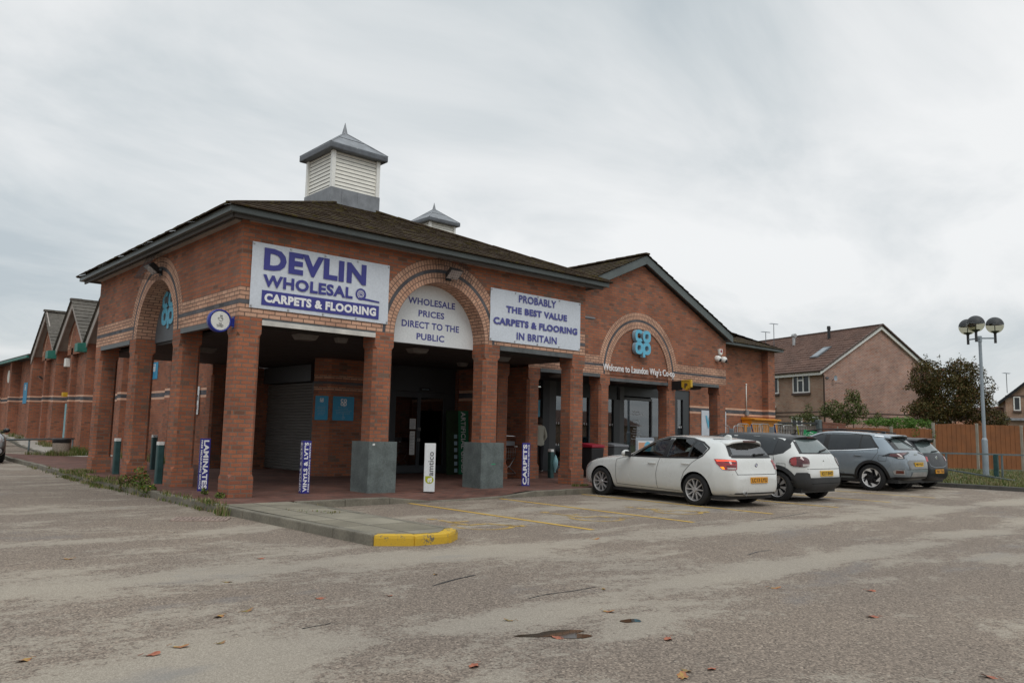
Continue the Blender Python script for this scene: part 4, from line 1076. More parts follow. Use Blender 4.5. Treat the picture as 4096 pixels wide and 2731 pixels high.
# lottery disc on the corner pier
b7 = thing('projecting_sign', 'round white disc sign with blue rim on the left face of the corner pier', 'sign', (0, .20, 3.045))
mb = MB(); c = (-.255, 0, 0)
mb.lathe([(.0001, -.055), (.165, -.055), (.17, -.04)], c, 32, 0, 'y'); mb.lathe([(.0001, .055), (.165, .055), (.17, .04)], c, 32, 0, 'y')
mb.build('sign_face', 'lottery_white', b7, smooth=True, sharp=30)
mb = MB(); mb.lathe([(.168, -.045), (.172, -.062), (.198, -.06), (.205, 0), (.198, .06), (.172, .062), (.168, .045)], c, 32, 0, 'y'); mb.build('rim', 'lottery_blue', b7, smooth=True)
mb = MB(); mb.box(-.055, 0, -.035, .035, -.07, .07); mb.box(-.012, 0, -.05, .05, -.10, .10); mb.build('bracket', 'lottery_blue', b7, bevel=.006)
mb = MB()
def stroke(mb, pts, w, fy, ox, oz, s=1., mat=0):
    for a, b in zip(pts, pts[1:]):
        d = Vector((b[0]-a[0], b[1]-a[1])); d.normalize(); n = Vector((-d.y, d.x))*w/2
        mb.poly([(ox+s*(a[0]-d.x*w*.3)-n.x, fy, oz+s*(a[1]-d.y*w*.3)-n.y), (ox+s*(b[0]+d.x*w*.3)-n.x, fy, oz+s*(b[1]+d.y*w*.3)-n.y), (ox+s*(b[0]+d.x*w*.3)+n.x, fy, oz+s*(b[1]+d.y*w*.3)+n.y), (ox+s*(a[0]-d.x*w*.3)+n.x, fy, oz+s*(a[1]-d.y*w*.3)+n.y)], mat)
hand = [[(-.045, -.01), (-.055, .005), (-.05, .018), (-.035, .012), (-.02, -.002), (-.005, .03), (-.012, .06), (-.005, .072), (.006, .066), (.012, .035), (.02, .066), (.03, .07), (.034, .058), (.024, .022), (.03, .012), (.045, .018), (.05, .008), (.044, -.006), (.05, -.018), (.042, -.03), (.03, -.045), (.0, -.052), (-.025, -.04), (-.045, -.01)], [(.024, .022), (.012, .0), (.03, -.004), (.044, -.006)]]
for h_ in hand: stroke(mb, h_, .006, -.0575, -.252, .035, .85)
for s, z, w_ in (('THE', -.062, .05), ('NATIONAL', -.088, .125), ('LOTTERY', -.114, .11)): put_text(mb, s, (-.255-w_/2, -.055, z), XU, ZU, w_, .02, 0, .03)
mb.build('emblem', 'ink_black', b7, fix=False)
# yellow shield sign on the gable pier
b8 = thing('projecting_sign', 'yellow shield sign on a black arm sticking out from the entrance pier', 'sign', (15.2, 2.1, 2.64))
mb = MB(); mb.box(-.025, .025, -.40, 0, .02, .31); mb.build('arm', 'black', b8, bevel=.005)
sh_ = [(0, -.40, .33), (0, -.76, .33), (0, -.76, .10), (0, -.58, -.005), (0, -.40, .10)]
mb = MB(); mb.prism([(-.05, y, z) for _, y, z in sh_], (.10, 0, 0)); mb.build('shield', 'paypoint', b8, bevel=.012)
mb = MB(); put_text(mb, 'PayPoint', (-.053, -.435, .262), YL, ZU, .27, .045, 0, .02)
put_text(mb, 'P', (-.053, -.52, .075), YL, ZU, .12, .15, 0, .05); put_text(mb, 'PayPoint', (.053, -.72, .262), (0, 1, 0), ZU, .27, .045, 0, .02)
mb.build('lettering', 'wood_frame_brown', b8, fix=False)

# ------------------------------------------------------------------ blue signs
def blue_sign(label, o, U, w, h, rows, icon=False, group='blue shop wall signs', ls=None, s=None):
    t = thing('wall_sign', label, 'sign', o, group=group); U = Vector(U); N = U.cross(Vector(ZU))
    mb = MB(); rr = .025; pts = []
    for cx0, cz0, a0 in ((w-rr, rr, -90), (w-rr, h-rr, 0), (rr, h-rr, 90), (rr, rr, 180)):
        for k in range(5): a = R(a0+k*22.5); pts.append(U*(cx0+rr*math.cos(a))+Vector((0, 0, cz0+rr*math.sin(a))))
    mb.prism(pts, N*.012); mb.build('panel', 'sign_blue', t)
    mb = MB(); s = s or w*.29
    coop_logo(mb, U*(w/2-s/2)+Vector((0, 0, h*.90-s))+N*.012, U, ZU, s, 0)
    rnd_ = random.Random(int(w*1000))
    for i in range(rows):
        z = h*(.54-.065*i); ww = w*rnd_.uniform(.45, .8); x = (w-ww)/2
        while x < (w+ww)/2-.012:
            l = rnd_.uniform(.012, .045); q = [U*a+Vector((0, 0, z+b))+N*.0145 for a, b in ((x, 0), (x+l, 0), (x+l, .008), (x, .008))]; mb.poly(q, 1); x += l+.012
    if icon:
        c = U*(w*.5)+Vector((0, 0, h*.11))+N*.0145
        for a in range(120, 400, 20): mb.poly([c+U*(r*math.cos(R(b)))+Vector((0, 0, r*math.sin(R(b)))) for r, b in ((.026, a), (.034, a), (.034, a+20), (.026, a+20))], 1)
        mb.poly([c+U*a+Vector((0, 0, b)) for a, b in ((-.008, .03), (.004, .03), (.004, .09), (-.008, .09))], 1); mb.poly([c+U*a+Vector((0, 0, b)) for a, b in ((-.008, .03), (.03, .03), (.045, -.02), (.033, -.025), (.02, .02), (-.008, .02))], 1)
        mb.poly([c+U*(.012*math.cos(R(a)))+Vector((0, 0, .11+.012*math.sin(R(a)))) for a in range(0, 360, 45)], 1)
    mb.build('lettering', ['ink_white', 'coop_side'], t, fix=False)
blue_sign('narrow blue notice with white clover letters on the angled end of the brick nib', (4.345, 5.225, 1.43), (.7071, -.7071, 0), .34, .62, 6)
blue_sign('square blue notice with white clover letters and wheelchair symbol on the brick nib', (4.69, 4.945, 1.43), XU, .62, .62, 5, True)
blue_sign('blue clover-letter sign on the side wall, seen between two piers', (3.845, 16.65, 2.83), YL, .70, .60, 2, s=.26)
blue_sign('tall blue strip sign on the far part of the long side wall', (3.845, 38.2, 2.22), YL, .95, 1.16, 3, s=.3)

# ------------------------------------------------------------------ advertising sleeves standing on the paving
def sleeve(label, x, y, rz, w, h, big, small, mat='sleeve_blue', upward=True):
    t = thing('advertising_sleeve', label, 'sleeve sign', (x, y, 0), rz, group='upright advertising sleeves')
    mb = MB(); mb.box(-w/2, w/2, -w/2, w/2, 0, h); mb.build('sleeve', mat, t, bevel=.006)
    mb = MB(); d = w/2
    for U, V, N, o in (((1, 0, 0), None, (0, -1, 0), None), ((0, -1, 0), None, (-1, 0, 0), None)):
        U, N = Vector(U), Vector(N)
        if upward:      # letters run up the post, tops to the left
            put_text(mb, big, N*d+U*(.13*w)+Vector((0, 0, h*.03)), ZU, -U, h*.94, w*.50, 0, .04, lift=.003, N=N)
            put_text(mb, small, N*d+U*(.42*w)+Vector((0, 0, h*.03)), ZU, -U, h*.93, w*.17, 0, .03, lift=.003, N=N)
        else:           # letters run down the post, tops to the right
            put_text(mb, big, N*d+U*(-.13*w)+Vector((0, 0, h*.97)), (0, 0, -1), U, h*.93, w*.50, 0, .04, lift=.003, N=N)
            put_text(mb, small, N*d+U*(-.40*w)+Vector((0, 0, h*.97)), (0, 0, -1), U, h*.93, w*.17, 0, .03, lift=.003, N=N)
    mb.build('lettering', 'ink_white', t, fix=False)
    return t
sleeve('blue sleeve reading LAMINATES standing left of the corner pier', .245, 1.77, R(-20), .185, .98, 'LAMINATES', 'FREE MEASURING SERVICE', upward=False)
sleeve("blue sleeve reading VINYLS & LVT'S in front of the roller shutter", 1.65, .44, R(-9), .155, .98, "VINYLS & LVT'S", 'FREE MEASURING SERVICE')
sleeve('blue sleeve reading CARPETS beside the shopping trolley', 7.12, .20, R(-42.5), .185, .98, 'CARPETS', 'FREE MEASURING SERVICE')
t = thing('advertising_sleeve', 'white sleeve reading amtico standing alone in front of the front arch', 'sleeve sign', (4.05, -.24, 0), R(-33), group='upright advertising sleeves')
mb = MB(); mb.box(-.11, .11, -.075, .075, 0, .965); mb.build('sleeve', 'sign_white', t, bevel=.005)
mb = MB(); put_text(mb, 'amtico', (.075, -.078, .315), ZU, (-1, 0, 0), .48, .105, 0, .012, N=YN); mb.build('lettering', 'ink_grey', t, fix=False)
mb = MB(); pts = [(.085*math.cos(R(a))-.0, -.0785, .235+.075*math.sin(R(a))) for a in range(-180, 91, 15)] + [(-.085, -.0785, .31)]
mb.poly(pts, 0); put_text(mb, 'a', (.05, -.0785, .185), ZU, (-1, 0, 0), .10, .09, 1, .03, lift=.002, N=YN); mb.build('emblem', ['ink_lime', 'ink_white'], t, fix=False)
# artificial grass panel leaning by the shop door
t = thing('turf_display', 'tall panel of dark turf with a green strip reading ARTIFICIAL GRASS by the shop doors', 'display panel', (8.14, 4.53, 0))
mb = MB(); mb.prism([(0, 0, 0), (.41, 0, 0), (.41, .10, 1.80), (0, .10, 1.80)], (0, .04, 0)); mb.build('turf_board', 'grass_photo', t)
mb = MB(); mb.prism([(.41, 0, 0), (.78, 0, 0), (.78, .10, 1.80), (.41, .10, 1.80)], (0, .04, 0)); mb.build('green_strip', 'grass_sign', t)
mb = MB(); V_ = Vector((0, .0555, .9985)); put_text(mb, 'ARTIFICIAL GRASS', Vector((.50, .099, 1.77)), -V_, (1, 0, 0), 1.72, .17, 0, .02, lift=.006, N=(0, -1, .05))
for i in range(6): z = .06+i*.19; mb.poly([(.25, z*.0555-.004, z), (.36, z*.0555-.004, z), (.36, (z+.11)*.0555-.004, z+.11), (.25, (z+.11)*.0555-.004, z+.11)], 1)
mb.build('lettering', ['ink_white', 'coop_side'], t, fix=False)
# small lit sign above the shop doors, notices on the door
t = thing('door_sign', 'small dim white sign over the glass shop doors reading welcome', 'sign', (7.62, 5.255, 2.375))
mb = MB(); mb.box(0, .36, -.03, .0, -.03, .06); mb.build('case', 'black', t); mb = MB(); put_text(mb, 'welcome', (.05, -.03, -.005), XU, ZU, .26, .035, 0, .02); mb.build('lettering', 'coop_side', t, fix=False)
def paper(label, x, z0, w, h, y, rows, mat='tape_white', cat='notice', title=False):
    t = thing('paper_notice', label, cat, (x, y, z0)); mb = MB(); mb.box(0, w, -.004, 0, 0, h); mb.build('sheet', mat, t)
    mb = MB(); rr_ = random.Random(int(x*100))
    for i in range(rows):
        z = h*(.93-i*.9/rows); k = rr_.uniform(.6, .85)*w; mb.poly([(w*.08, -.0055, z-.009), (w*.08+k, -.0055, z-.009), (w*.08+k, -.0055, z), (w*.08, -.0055, z)])
    mb.build('print', 'ink_grey', t, fix=False)
paper('white printed notice taped inside the left shop door, upper of two', 7.345, 1.25, .20, .29, 5.293, 10)
paper('long white printed notice taped inside the left shop door, under the square one', 7.36, .53, .17, .66, 5.293, 14)
t = thing('display_stand', 'dark sample stand with moduleo header behind the right shop door', 'display stand', (7.92, 6.0, 0))
mb = MB(); mb.box(0, .62, 0, .35, 0, 2.05, 0); mb.box(-.02, .64, -.02, .37, 1.78, 2.1, 1); mb.build('stand', ['wood_frame_brown', 'black'], t, bevel=.01)
mb = MB(); put_text(mb, 'moduleo', (.1, -.022, 1.9), XU, ZU, .42, .08, 0, .0); mb.build('lettering', 'locker_text', t, fix=False)
mb = MB()
for i in range(4):
    for j in range(3): mb.box(.04+j*.2, .2+j*.2, -.03, 0, .25+i*.38, .52+i*.38, (i+j) % 3)
mb.build('samples', ['goods', 'shop_wall', 'board_grey'], t)
# posters on the side wall
t = thing('poster', 'grey photo poster with white letters VIC on the side wall behind the corner pier', 'poster', (3.80, 10.6, 1.57))
mb = MB(); mb.box(0, .012, -.9, 0, 0, .79); mb.build('sheet', 'poster_grey', t); mb = MB(); put_text(mb, 'VIC', (-.003, -.03, .08), YL, ZU, .5, .15, 0, .02); mb.build('lettering', 'ink_white', t, fix=False)
t = thing('poster', 'white poster with black and red letters on the side wall behind the rear pier', 'poster', (3.80, 13.0, 1.56))
mb = MB(); mb.box(0, .012, -1.2, 0, 0, .88); mb.build('sheet', 'sign_white', t); mb = MB(); put_text(mb, 'm', (-.003, -.95, .45), YL, ZU, .22, .17, 0, .03); put_text(mb, 'in', (-.003, -.95, .17), YL, ZU, .18, .18, 1, .03); mb.build('lettering', ['ink_black', 'tail_red'], t, fix=False)
t = thing('banner', 'white banner with a blue W on the wall of the entrance porch', 'banner', (21.07, 5.085, 1.255))
mb = MB(); rippled(mb, (0, 0, 0), XU, ZU, 1.72, .98, seed=5, nx=12); mb.build('banner_sheet', 'banner', t, smooth=True, fix=False)
mb = MB(); put_text(mb, 'W', (.25, 0, .28), XU, ZU, .62, .50, 0, .05, lift=.03); mb.poly([(1.5, -.028, .08), (1.62, -.028, .08), (1.62, -.028, .20), (1.5, -.028, .20)]); mb.build('lettering', 'coop_blue', t, fix=False)
# poster and lettering in the store windows
t = thing('poster', 'dark blue window poster with pale chevrons and a drinking glass', 'poster', (18.08, 5.30, .5))
plain('poster_navy', (.014, .016, .075), .5); plain('poster_blue', (.02, .11, .38), .5, var=.7, scale=5)
mb = MB(); mb.box(0, .85, 0, .01, 0, 1.62, 0); mb.build('sheet', 'poster_navy', t)
mb = MB()
for z in (1.55, 1.10): stroke(mb, [(.02, z-.36), (.27, z), (.62, z-.40)], .045 if z > 1.2 else .03, -.004, 0, 0)
mb.poly([(.05, -.003, .15), (.6, -.003, .15), (.58, -.003, .7), (.3, -.003, .9), (.08, -.003, .72)], 1); mb.build('picture', ['coop_blue', 'poster_blue'], t, fix=False)
t = thing('window_lettering', 'white opening-hours lettering on the store window behind the board', 'lettering', (16.5, 5.19, 0))
mb = MB()
for s, z, w_, h_ in (('Welcome to', 2.02, .42, .06), ("Laundon Way's Co-op", 1.92, .82, .065), ('Open daily', 1.71, .34, .06), ('7am - 10pm', 1.62, .34, .055), ('Meal ideas', 1.41, .34, .05), ('In-store bakery', 1.32, .44, .05), ('Fruit & Vegetables', 1.23, .54, .05), ('Wine & Beer', 1.14, .40, .05), ('Free cash machine', 1.05, .56, .05)):
    put_text(mb, s, (.70-w_/2, -.002, z), XU, ZU, w_, h_, 0, .0)
mb.poly([(.35, -.004, 1.54), (1.05, -.004, 1.54), (1.05, -.004, 1.55), (.35, -.004, 1.55)]); o = mb.build('letters', 'ink_white', t, fix=False)
t = thing('poster', 'tall pale blue poster in the left store window, above the standing person', 'poster', (12.08, 5.17, 1.35))
mb = MB(); mb.box(0, .24, 0, .01, 0, .92); mb.build('sheet', 'coop_blue', t, bevel=.004)
mb = MB()
# ------------------------------------------------------------------ lamps, boxes and cameras on the walls
def floodlight(label, o, N, cage=False, small=False, group=None, tilt=R(38)):
    """N = wall normal; body hangs off a short bracket and looks down and out"""
    rz = math.atan2(N[1], N[0])+math.pi/2
    t = thing('floodlight', label, 'floodlight', o, rz, group); k = .7 if small else 1.
    ca, sa = math.cos(tilt), math.sin(tilt)
    def T(x, d, h): return (k*x, -k*(.20 + d*ca - h*sa), k*(.02 + d*sa*-1*-1 + h*ca))
    mb = MB()     # tapered housing, open face down and outward
    f = [T(-.17, .16, -.02), T(.17, .16, -.02), T(.17, -.12, -.02), T(-.17, -.12, -.02)]; b = [T(-.12, .10, .11), T(.12, .10, .11), T(.12, -.07, .11), T(-.12, -.07, .11)]
    mb.add(f+b, [(0,1,2,3),(4,7,6,5),(0,4,5,1),(1,5,6,2),(2,6,7,3),(3,7,4,0)]); mb.build('housing', 'black', t, bevel=.012)
    mb = MB(); e = [T(-.15, .14, -.025), T(.15, .14, -.025), T(.15, -.10, -.025), T(-.15, -.10, -.025)]; mb.poly(e); mb.build('lens', 'tail_clear', t, fix=False)
    mb = MB(); mb.box(-.03*k, .03*k, -.16*k, 0, -.05*k, .02*k); mb.box(-.07*k, .07*k, -.02, 0, -.09*k, .06*k); mb.build('bracket', 'black', t, bevel=.005)
    if cage:
        mb = MB(); w_, d_, h0, h1 = .31, .46, -.16, .40; r = .0022
        for i in range(13):
            x = -w_+2*w_*i/12; mb.tube([(x, -.004, h0), (x, -d_, h0), (x, -d_, h0+.02)], r, 4); mb.tube([(x, -.004, h1), (x, -.18, h1), (x, -d_, h0)], r, 4)
        for i in range(10):
            z = lerp(h0, h1, i/9); y = -d_ if i == 0 else lerp(-d_, -.18, i/9)
            for s in (-1, 1): mb.tube([(s*w_, 0, z), (s*w_, y, z)], r, 4)
            mb.tube([(-w_, y, z), (w_, y, z)], r, 4)
        for i in range(8):
            y = -d_*i/7
            for s in (-1, 1): mb.tube([(s*w_, y, h0), (s*w_, y, lerp(h1, h0, max(0, (i/7-.39)/.61)))], r, 4)
        mb.build('wire_cage', 'black', t, fix=False)
    return t
floodlight('black floodlight in a wire cage on the top of the left side arch', (0, 4.22, 4.50), (-1, 0), True, group='caged floodlights')
floodlight('black floodlight in a wire cage on the top of the front arch', (4.55, 0, 4.50), (0, -1), True, group='caged floodlights')
floodlight('small black floodlight high under a far side gable', (3.62, 33.3, 5.9), (-1, 0), small=True)
floodlight('small black floodlight below the vent on the far side wall', (3.62, 32.6, 3.42), (-1, 0), small=True)
t = thing('wall_lamp', 'thin grey lamp on a bent bracket at the right end of the portico wall', 'wall lamp', (W, .35, 4.02))
mb = MB(); mb.tube([(0, 0, -.03), (.10, -.02, -.03), (.16, -.05, .12), (.22, -.08, .14)], .022, 8); mb.box(0, .015, -.05, .05, -.10, .03); mb.build('bracket', 'black', t, smooth=True, sharp=40)
mb = MB(); mb.box(.18, .58, -.17, -.03, .115, .165); mb.build('lamp_head', 'lead', t, bevel=.02)
t = thing('alarm_box', 'white alarm box with a red square on the right of the gable', 'alarm box', (17.86, GY, 4.0))
mb = MB(); mb.prism([(-.10, 0, .20), (.10, 0, .20), (.085, 0, .05), (.05, 0, 0), (-.05, 0, 0), (-.085, 0, .05)], (0, -.08, 0)); mb.build('case', 'white_pvc', t, bevel=.012)
mb = MB(); mb.poly([(-.05, -.083, .08), (.05, -.083, .08), (.05, -.083, .17), (-.05, -.083, .17)]); mb.build('badge', 'bin_red', t, fix=False)
def dome(label, x, z):
    t = thing('dome_camera', label, 'camera', (x, GY, z), group='white cameras under the alarm box')
    mb = MB(); mb.lathe([(.10, 0), (.11, -.03), (.105, -.09), (.08, -.15), (.0001, -.17)], (0, 0, 0), 20, 0, 'y'); mb.build('housing', 'white_pvc', t, smooth=True)
    mb = MB(); mb.ball((.02, -.13, -.045), .065, 14, 8); mb.build('eye', 'black_gloss', t, smooth=True)
dome('white dome camera under the alarm box, the left of the pair', 17.68, 3.86); dome('white dome camera under the alarm box, the right of the pair', 18.03, 3.85)
t = thing('bell_box', 'small white box high on the long side wall beside the gable', 'alarm box', (3.55, 28.1, 4.0)); mb = MB(); mb.box(0, .3, -.14, .14, -.2, .2); mb.build('case', 'white_pvc', t, bevel=.03)
t = thing('bell_box', 'small yellow box over the teal side door', 'alarm box', (3.60, 28.3, 2.5)); mb = MB(); mb.box(0, .25, -.13, .13, -.08, .12); mb.build('case', 'paypoint', t, bevel=.02)
def ceil_lamp(label, x, y, z, s=1., round_=False):
    t = thing('ceiling_lamp', label, 'lamp', (x, y, z), group='ceiling lamps in the porticos'); mb = MB()
    if round_: mb.lathe([(.24, 0), (.24, -.04), (.19, -.085), (.0001, -.10)], (0, 0, 0), 20)
    else: mb.add([(-.22*s, -.16*s, 0), (.22*s, -.16*s, 0), (.22*s, .16*s, 0), (-.22*s, .16*s, 0), (-.17*s, -.11*s, -.1), (.17*s, -.11*s, -.1), (.17*s, .11*s, -.1), (-.17*s, .11*s, -.1)], [(4,5,6,7),(0,1,5,4),(1,2,6,5),(2,3,7,6),(3,0,4,7)])
    mb.build('diffuser', 'lamp_diffuser', t, bevel=0 if round_ else .01, smooth=round_)
ceil_lamp('square ceiling lamp under the portico behind the first lintel, left of the small one', 1.66, .72, 3.018)
ceil_lamp('small square ceiling lamp under the portico near the second front pier', 2.38, .60, 3.018, .55)
ceil_lamp('square ceiling lamp under the portico behind the half-round white board', 4.56, 1.06, 3.018)
ceil_lamp('small square ceiling lamp under the portico above the artificial grass panel', 7.45, 3.1, 3.018, .6)
ceil_lamp('square ceiling lamp under the portico behind the last lintel', 7.0, 1.05, 3.018)
ceil_lamp('square ceiling lamp under the portico seen above the laminates sleeve', 1.39, 5.09, 3.018)
ceil_lamp('round ceiling lamp in the entrance porch above the trolley', 10.81, 2.95, 2.918, round_=True)
ceil_lamp('round ceiling lamp in the entrance porch above the grey bin', 13.79, 3.08, 2.918, round_=True)
ceil_lamp('round ceiling lamp in the entrance porch behind the yellow shield', 17.75, 3.05, 2.918, round_=True)
t = thing('wall_conduit', 'thin white pipe with a grey box on the right wing wall', 'pipe', (23.95+.35, 5.1, 2.2))
mb = MB(); mb.tube([(0, -.03, .12), (0, -.03, 1.22)], .022, 8); mb.ball((0, -.035, 1.23), .04, 8, 6); mb.build('pipe', 'white_pvc', t, smooth=True); mb = MB(); mb.box(-.10, .10, -.10, 0, -.08, .15); mb.build('box', 'lead', t, bevel=.02)
# painted concrete guards round two piers
def guard(label, x, y, extra):
    t = thing('pier_guard', label, 'pier guard', (x, y, 0), group='grey guards round the front piers'); mb = MB(); h = .325; d = .062
    def ring(z, k): k = .012; return [(-h+k, -h, z), (h-k, -h, z), (h, -h+k, z), (h, h-k, z), (h-k, h, z), (-h+k, h, z), (-h, h-k, z), (-h, -h+k, z)]
    z0 = -drop(x)*.55
    prof = [z0-.02, .3, .65, .985]
    vs = sum([ring(z, 0) for z in prof], []); fs = [(i*8+j, i*8+(j+1) % 8, (i+1)*8+(j+1) % 8, (i+1)*8+j) for i in range(3) for j in range(8)] + [tuple(range(24, 32))]
    mb.add(vs, fs); mb.build('casing', 'plinth_paint', t, fix=False)
    mb = MB()
    for fx, fz, sx, sz in extra: mb.poly([(fx-sx, -h-.003, fz-sz), (fx+sx, -h-.003, fz-sz*.8), (fx+sx*.9, -h-.003, fz+sz), (fx-sx*.95, -h-.003, fz+sz*.8)])
    mb.build('paint_mark', 'green_paint' if x > 4 else 'tape_white', t, fix=False)
guard('grey-green painted guard round the pier left of the front arch', A1+.22, .22, [(-.22, .93, .028, .022)])
guard('grey-green painted guard round the pier right of the front arch', A2+.22, .22, [(.02, .52, .06, .012)])

# ------------------------------------------------------------------ bollards, bins, rails
def bollard(label, x, y, h, rz=0., group='dark green bollards'):
    t = thing('bollard', label, 'bollard', (x, y, 0), rz, group); r = .068
    mb = MB(); c = .018
    ring = lambda z: [(-r+c, -r, z), (r-c, -r, z), (r, -r+c, z), (r, r-c, z), (r-c, r, z), (-r+c, r, z), (-r, r-c, z), (-r, -r+c, z)]
    mb.add(ring(-.1)+ring(h-.07), [(j, (j+1) % 8, 8+(j+1) % 8, 8+j) for j in range(8)]); mb.build('post', 'green_post', t, fix=False)
    mb = MB(); mb.add(ring(h-.07)+ring(h), [(j, (j+1) % 8, 8+(j+1) % 8, 8+j) for j in range(8)]+[tuple(range(8, 16))]); mb.build('cap_band', 'tape_white', t, fix=False)
bollard('dark green bollard with white top between the two far left piers', .34, 7.62, .87)
bollard('dark green bollard with white top near the kerb in front of the left arch', .15, 3.96, .87)
bollard('dark green bollard with white top standing deeper in the portico, behind another bollard', 1.81, 9.5, .94)
bollard('green bollard with a torn carrier bag tied on, in front of the store window', 9.96, 2.25, .78)
t = thing('carrier_bag', 'crumpled pale green carrier bag hanging on the entrance bollard', 'bag', (10.06, 2.18, .15))
mb = MB(); prof = [(.01, .48), (.03, .42), (.075, .34), (.085, .25), (.055, .14), (.03, .06), (.012, 0)]
mb.lathe(prof, (0, 0, 0), 10); mb.v = [(x+.02*mnoise.noise(Vector((x*30, y*30, z*12))), y+.02*mnoise.noise(Vector((y*30, z*20, 5))), z) for x, y, z in mb.v]; mb.build('bag', 'teal_door', t, smooth=True)
t = thing('litter_bin', 'round pebble-faced concrete litter bin with black rim beside the path', 'litter bin', (1.95, 20.25, 0))
mb = MB(); mb.lathe([(.27, -.05), (.29, .05), (.30, .46), (.285, .47)], (0, 0, 0), 28); mb.build('drum', 'aggregate', t, smooth=True, sharp=40)
mb = MB(); mb.lathe([(.30, .46), (.315, .48), (.315, .60), (.29, .625), (.20, .62), (.19, .45)], (0, 0, 0), 28); mb.build('rim', 'black', t, smooth=True, sharp=40)
t = thing('guard_rail', 'low grey tube guard rail beside the path at the far left', 'railing', (1.18, 21.8, 0))
d = Vector((.62, .785, 0)); mb = MB(); mb.tube([d*-2.6+Vector((0, 0, .55)), d*3.55+Vector((0, 0, .55))], .035, 8); mb.build('top_rail', 'rail_grey', t, smooth=True)
for k in (0., 3.45, -2.4):
    mb = MB(); mb.tube([d*k+Vector((0, 0, -.1)), d*k+Vector((0, 0, .54))], .035, 8); mb.build('post', 'rail_grey', t, smooth=True)
# shopping trolley parked between the piers
t = thing('shopping_trolley', 'chrome shopping trolley parked between two piers beside the carpets sleeve', 'trolley', (8.62, 2.55, 0), R(-10))
def wire(name, segs, r, mat, n=5):
    mb = MB()
    for s in segs: mb.tube(s, r, n)
    return mb.build(name, mat, t, smooth=True)
mb = MB(); mb.tube([(.36, 0, .10), (.38, 0, .95), (.35, 0, 1.07), (.27, 0, 1.11), (-.25, 0, 1.13)], .019, 8); mb.tube([(.36, .46, .10), (.38, .46, .95), (.35, .46, 1.07), (.27, .46, 1.11), (-.25, .46, 1.13)], .019, 8); mb.build('handle_frame', 'chrome', t, smooth=True)
segs = []
for i in range(12):
    x = lerp(-.5, .27, i/11); y0, y1 = .03, .43
    segs += [[(x, y0, .48+.06*(i/11)), (x, y0, .80)], [(x, y1, .48+.06*(i/11)), (x, y1, .80)], [(x, y0, .48+.06*(i/11)), (x, y1, .48+.06*(i/11))]]
for z in (.50, .60, .70, .80): segs.append([(-.52, .02, z), (.28, .02, z), (.28, .44, z), (-.52, .44, z), (-.52, .02, z)])
wire('basket', segs, .0045, 'zinc', 4)
segs = [[(.28, y, .56), (.10, y, .30), (.34, y, .10)] for y in (.05, .41)] + [[(-.45, y, .14), (.34, y, .12)] for y in (.03, .43)] + [[(-.2, y, .14), (.1, y, .32)] for y in (.05, .41)]
wire('chassis', segs, .013, 'zinc', 6)
mb = MB(); mb.box(-.02, .26, .04, .42, .86, .98); mb.build('child_seat', 'lead', t, bevel=.01)
mb = MB(); mb.tube([(.30, -.02, .84), (.30, .48, .84)], .022, 8); mb.build('handle', 'white_pvc', t, smooth=True)
for x, y in ((-.42, .05), (-.42, .41), (.36, 0.), (.36, .46)):
    mb = MB(); mb.lathe([(.0001, -.018), (.05, -.018), (.062, -.008), (.062, .008), (.05, .018), (.0001, .018)], (x, y, .062), 14, 0, 'y'); mb.build('castor', 'rubber', t, smooth=True, sharp=50)
def wheelie(label, x, y, w, d, h, body, lid, flat=False):
    t = thing('rubbish_bin', label, 'bin', (x, y, 0)); mb = MB(); k = .05
    mb.add([(-w/2+k, -d/2+k, .03), (w/2-k, -d/2+k, .03), (w/2-k, d/2-k, .03), (-w/2+k, d/2-k, .03), (-w/2, -d/2, h-.1), (w/2, -d/2, h-.1), (w/2, d/2, h-.1), (-w/2, d/2, h-.1)], [(0,3,2,1),(4,5,6,7),(0,1,5,4),(1,2,6,5),(2,3,7,6),(3,0,4,7)])
    mb.build('body', body, t, bevel=.03); mb = MB(); mb.prism([(-w/2-.01, -d/2-.02, h-.095), (-w/2-.01, d/2, h-.095), (-w/2-.01, d/2, h+.03), (-w/2-.01, -d/2-.02, h-.02)], (w+.02, 0, 0)); mb.build('lid', lid, t, bevel=.02)
    if flat: mb = MB(); mb.box(.02, .14, -d/2-.012, -d/2+.02, h-.33, h-.17); mb.build('opening', 'black', t)
    else: mb = MB(); mb.lathe([(.07, 0), (.075, -.006), (.09, -.006), (.095, 0)], (0, -d/2-.004, h*.5), 20, 0, 'y'); mb.build('emblem', 'board_grey', t)
wheelie('black bin with a red lid beside the entrance pier', 11.33, 2.0, .52, .5, .93, 'black', 'bin_red')
wheelie('grey square litter bin behind the front of the white car', 13.15, 2.7, .66, .5, .93, 'bin_grey', 'lead', True)
t = thing('pavement_sign', 'grey framed A-board with orange and blue poster behind the white car', 'pavement sign', (13.18, 1.55, 0))
mb = MB(); pts = []
for cx0, cz0, a0 in ((.36, 1.09, 0), (-.36, 1.09, 90)):
    for k in range(5): a = R(a0+k*22.5); pts.append((cx0+.06*math.cos(a), 0, cz0+.06*math.sin(a)))
mb.prism([(.42, 0, .06)]+pts+[(-.42, 0, .06)], (0, .04, 0)); mb.build('frame', 'lamp_grey', t, bevel=.008)
mb = MB(); mb.poly([(-.34, -.004, .12), (.34, -.004, .12), (.34, -.004, 1.05), (-.34, -.004, 1.05)], 0); mb.poly([(-.32, -.006, .75), (.05, -.006, .75), (.05, -.006, 1.0), (-.32, -.006, 1.0)], 1)
for c, r_ in (((.1, .86), .17), ((.08, .55), .17)): mb.poly([(c[0]+r_*math.cos(R(a)), -.008, c[1]+r_*math.sin(R(a))) for a in range(0, 360, 15)], 2)
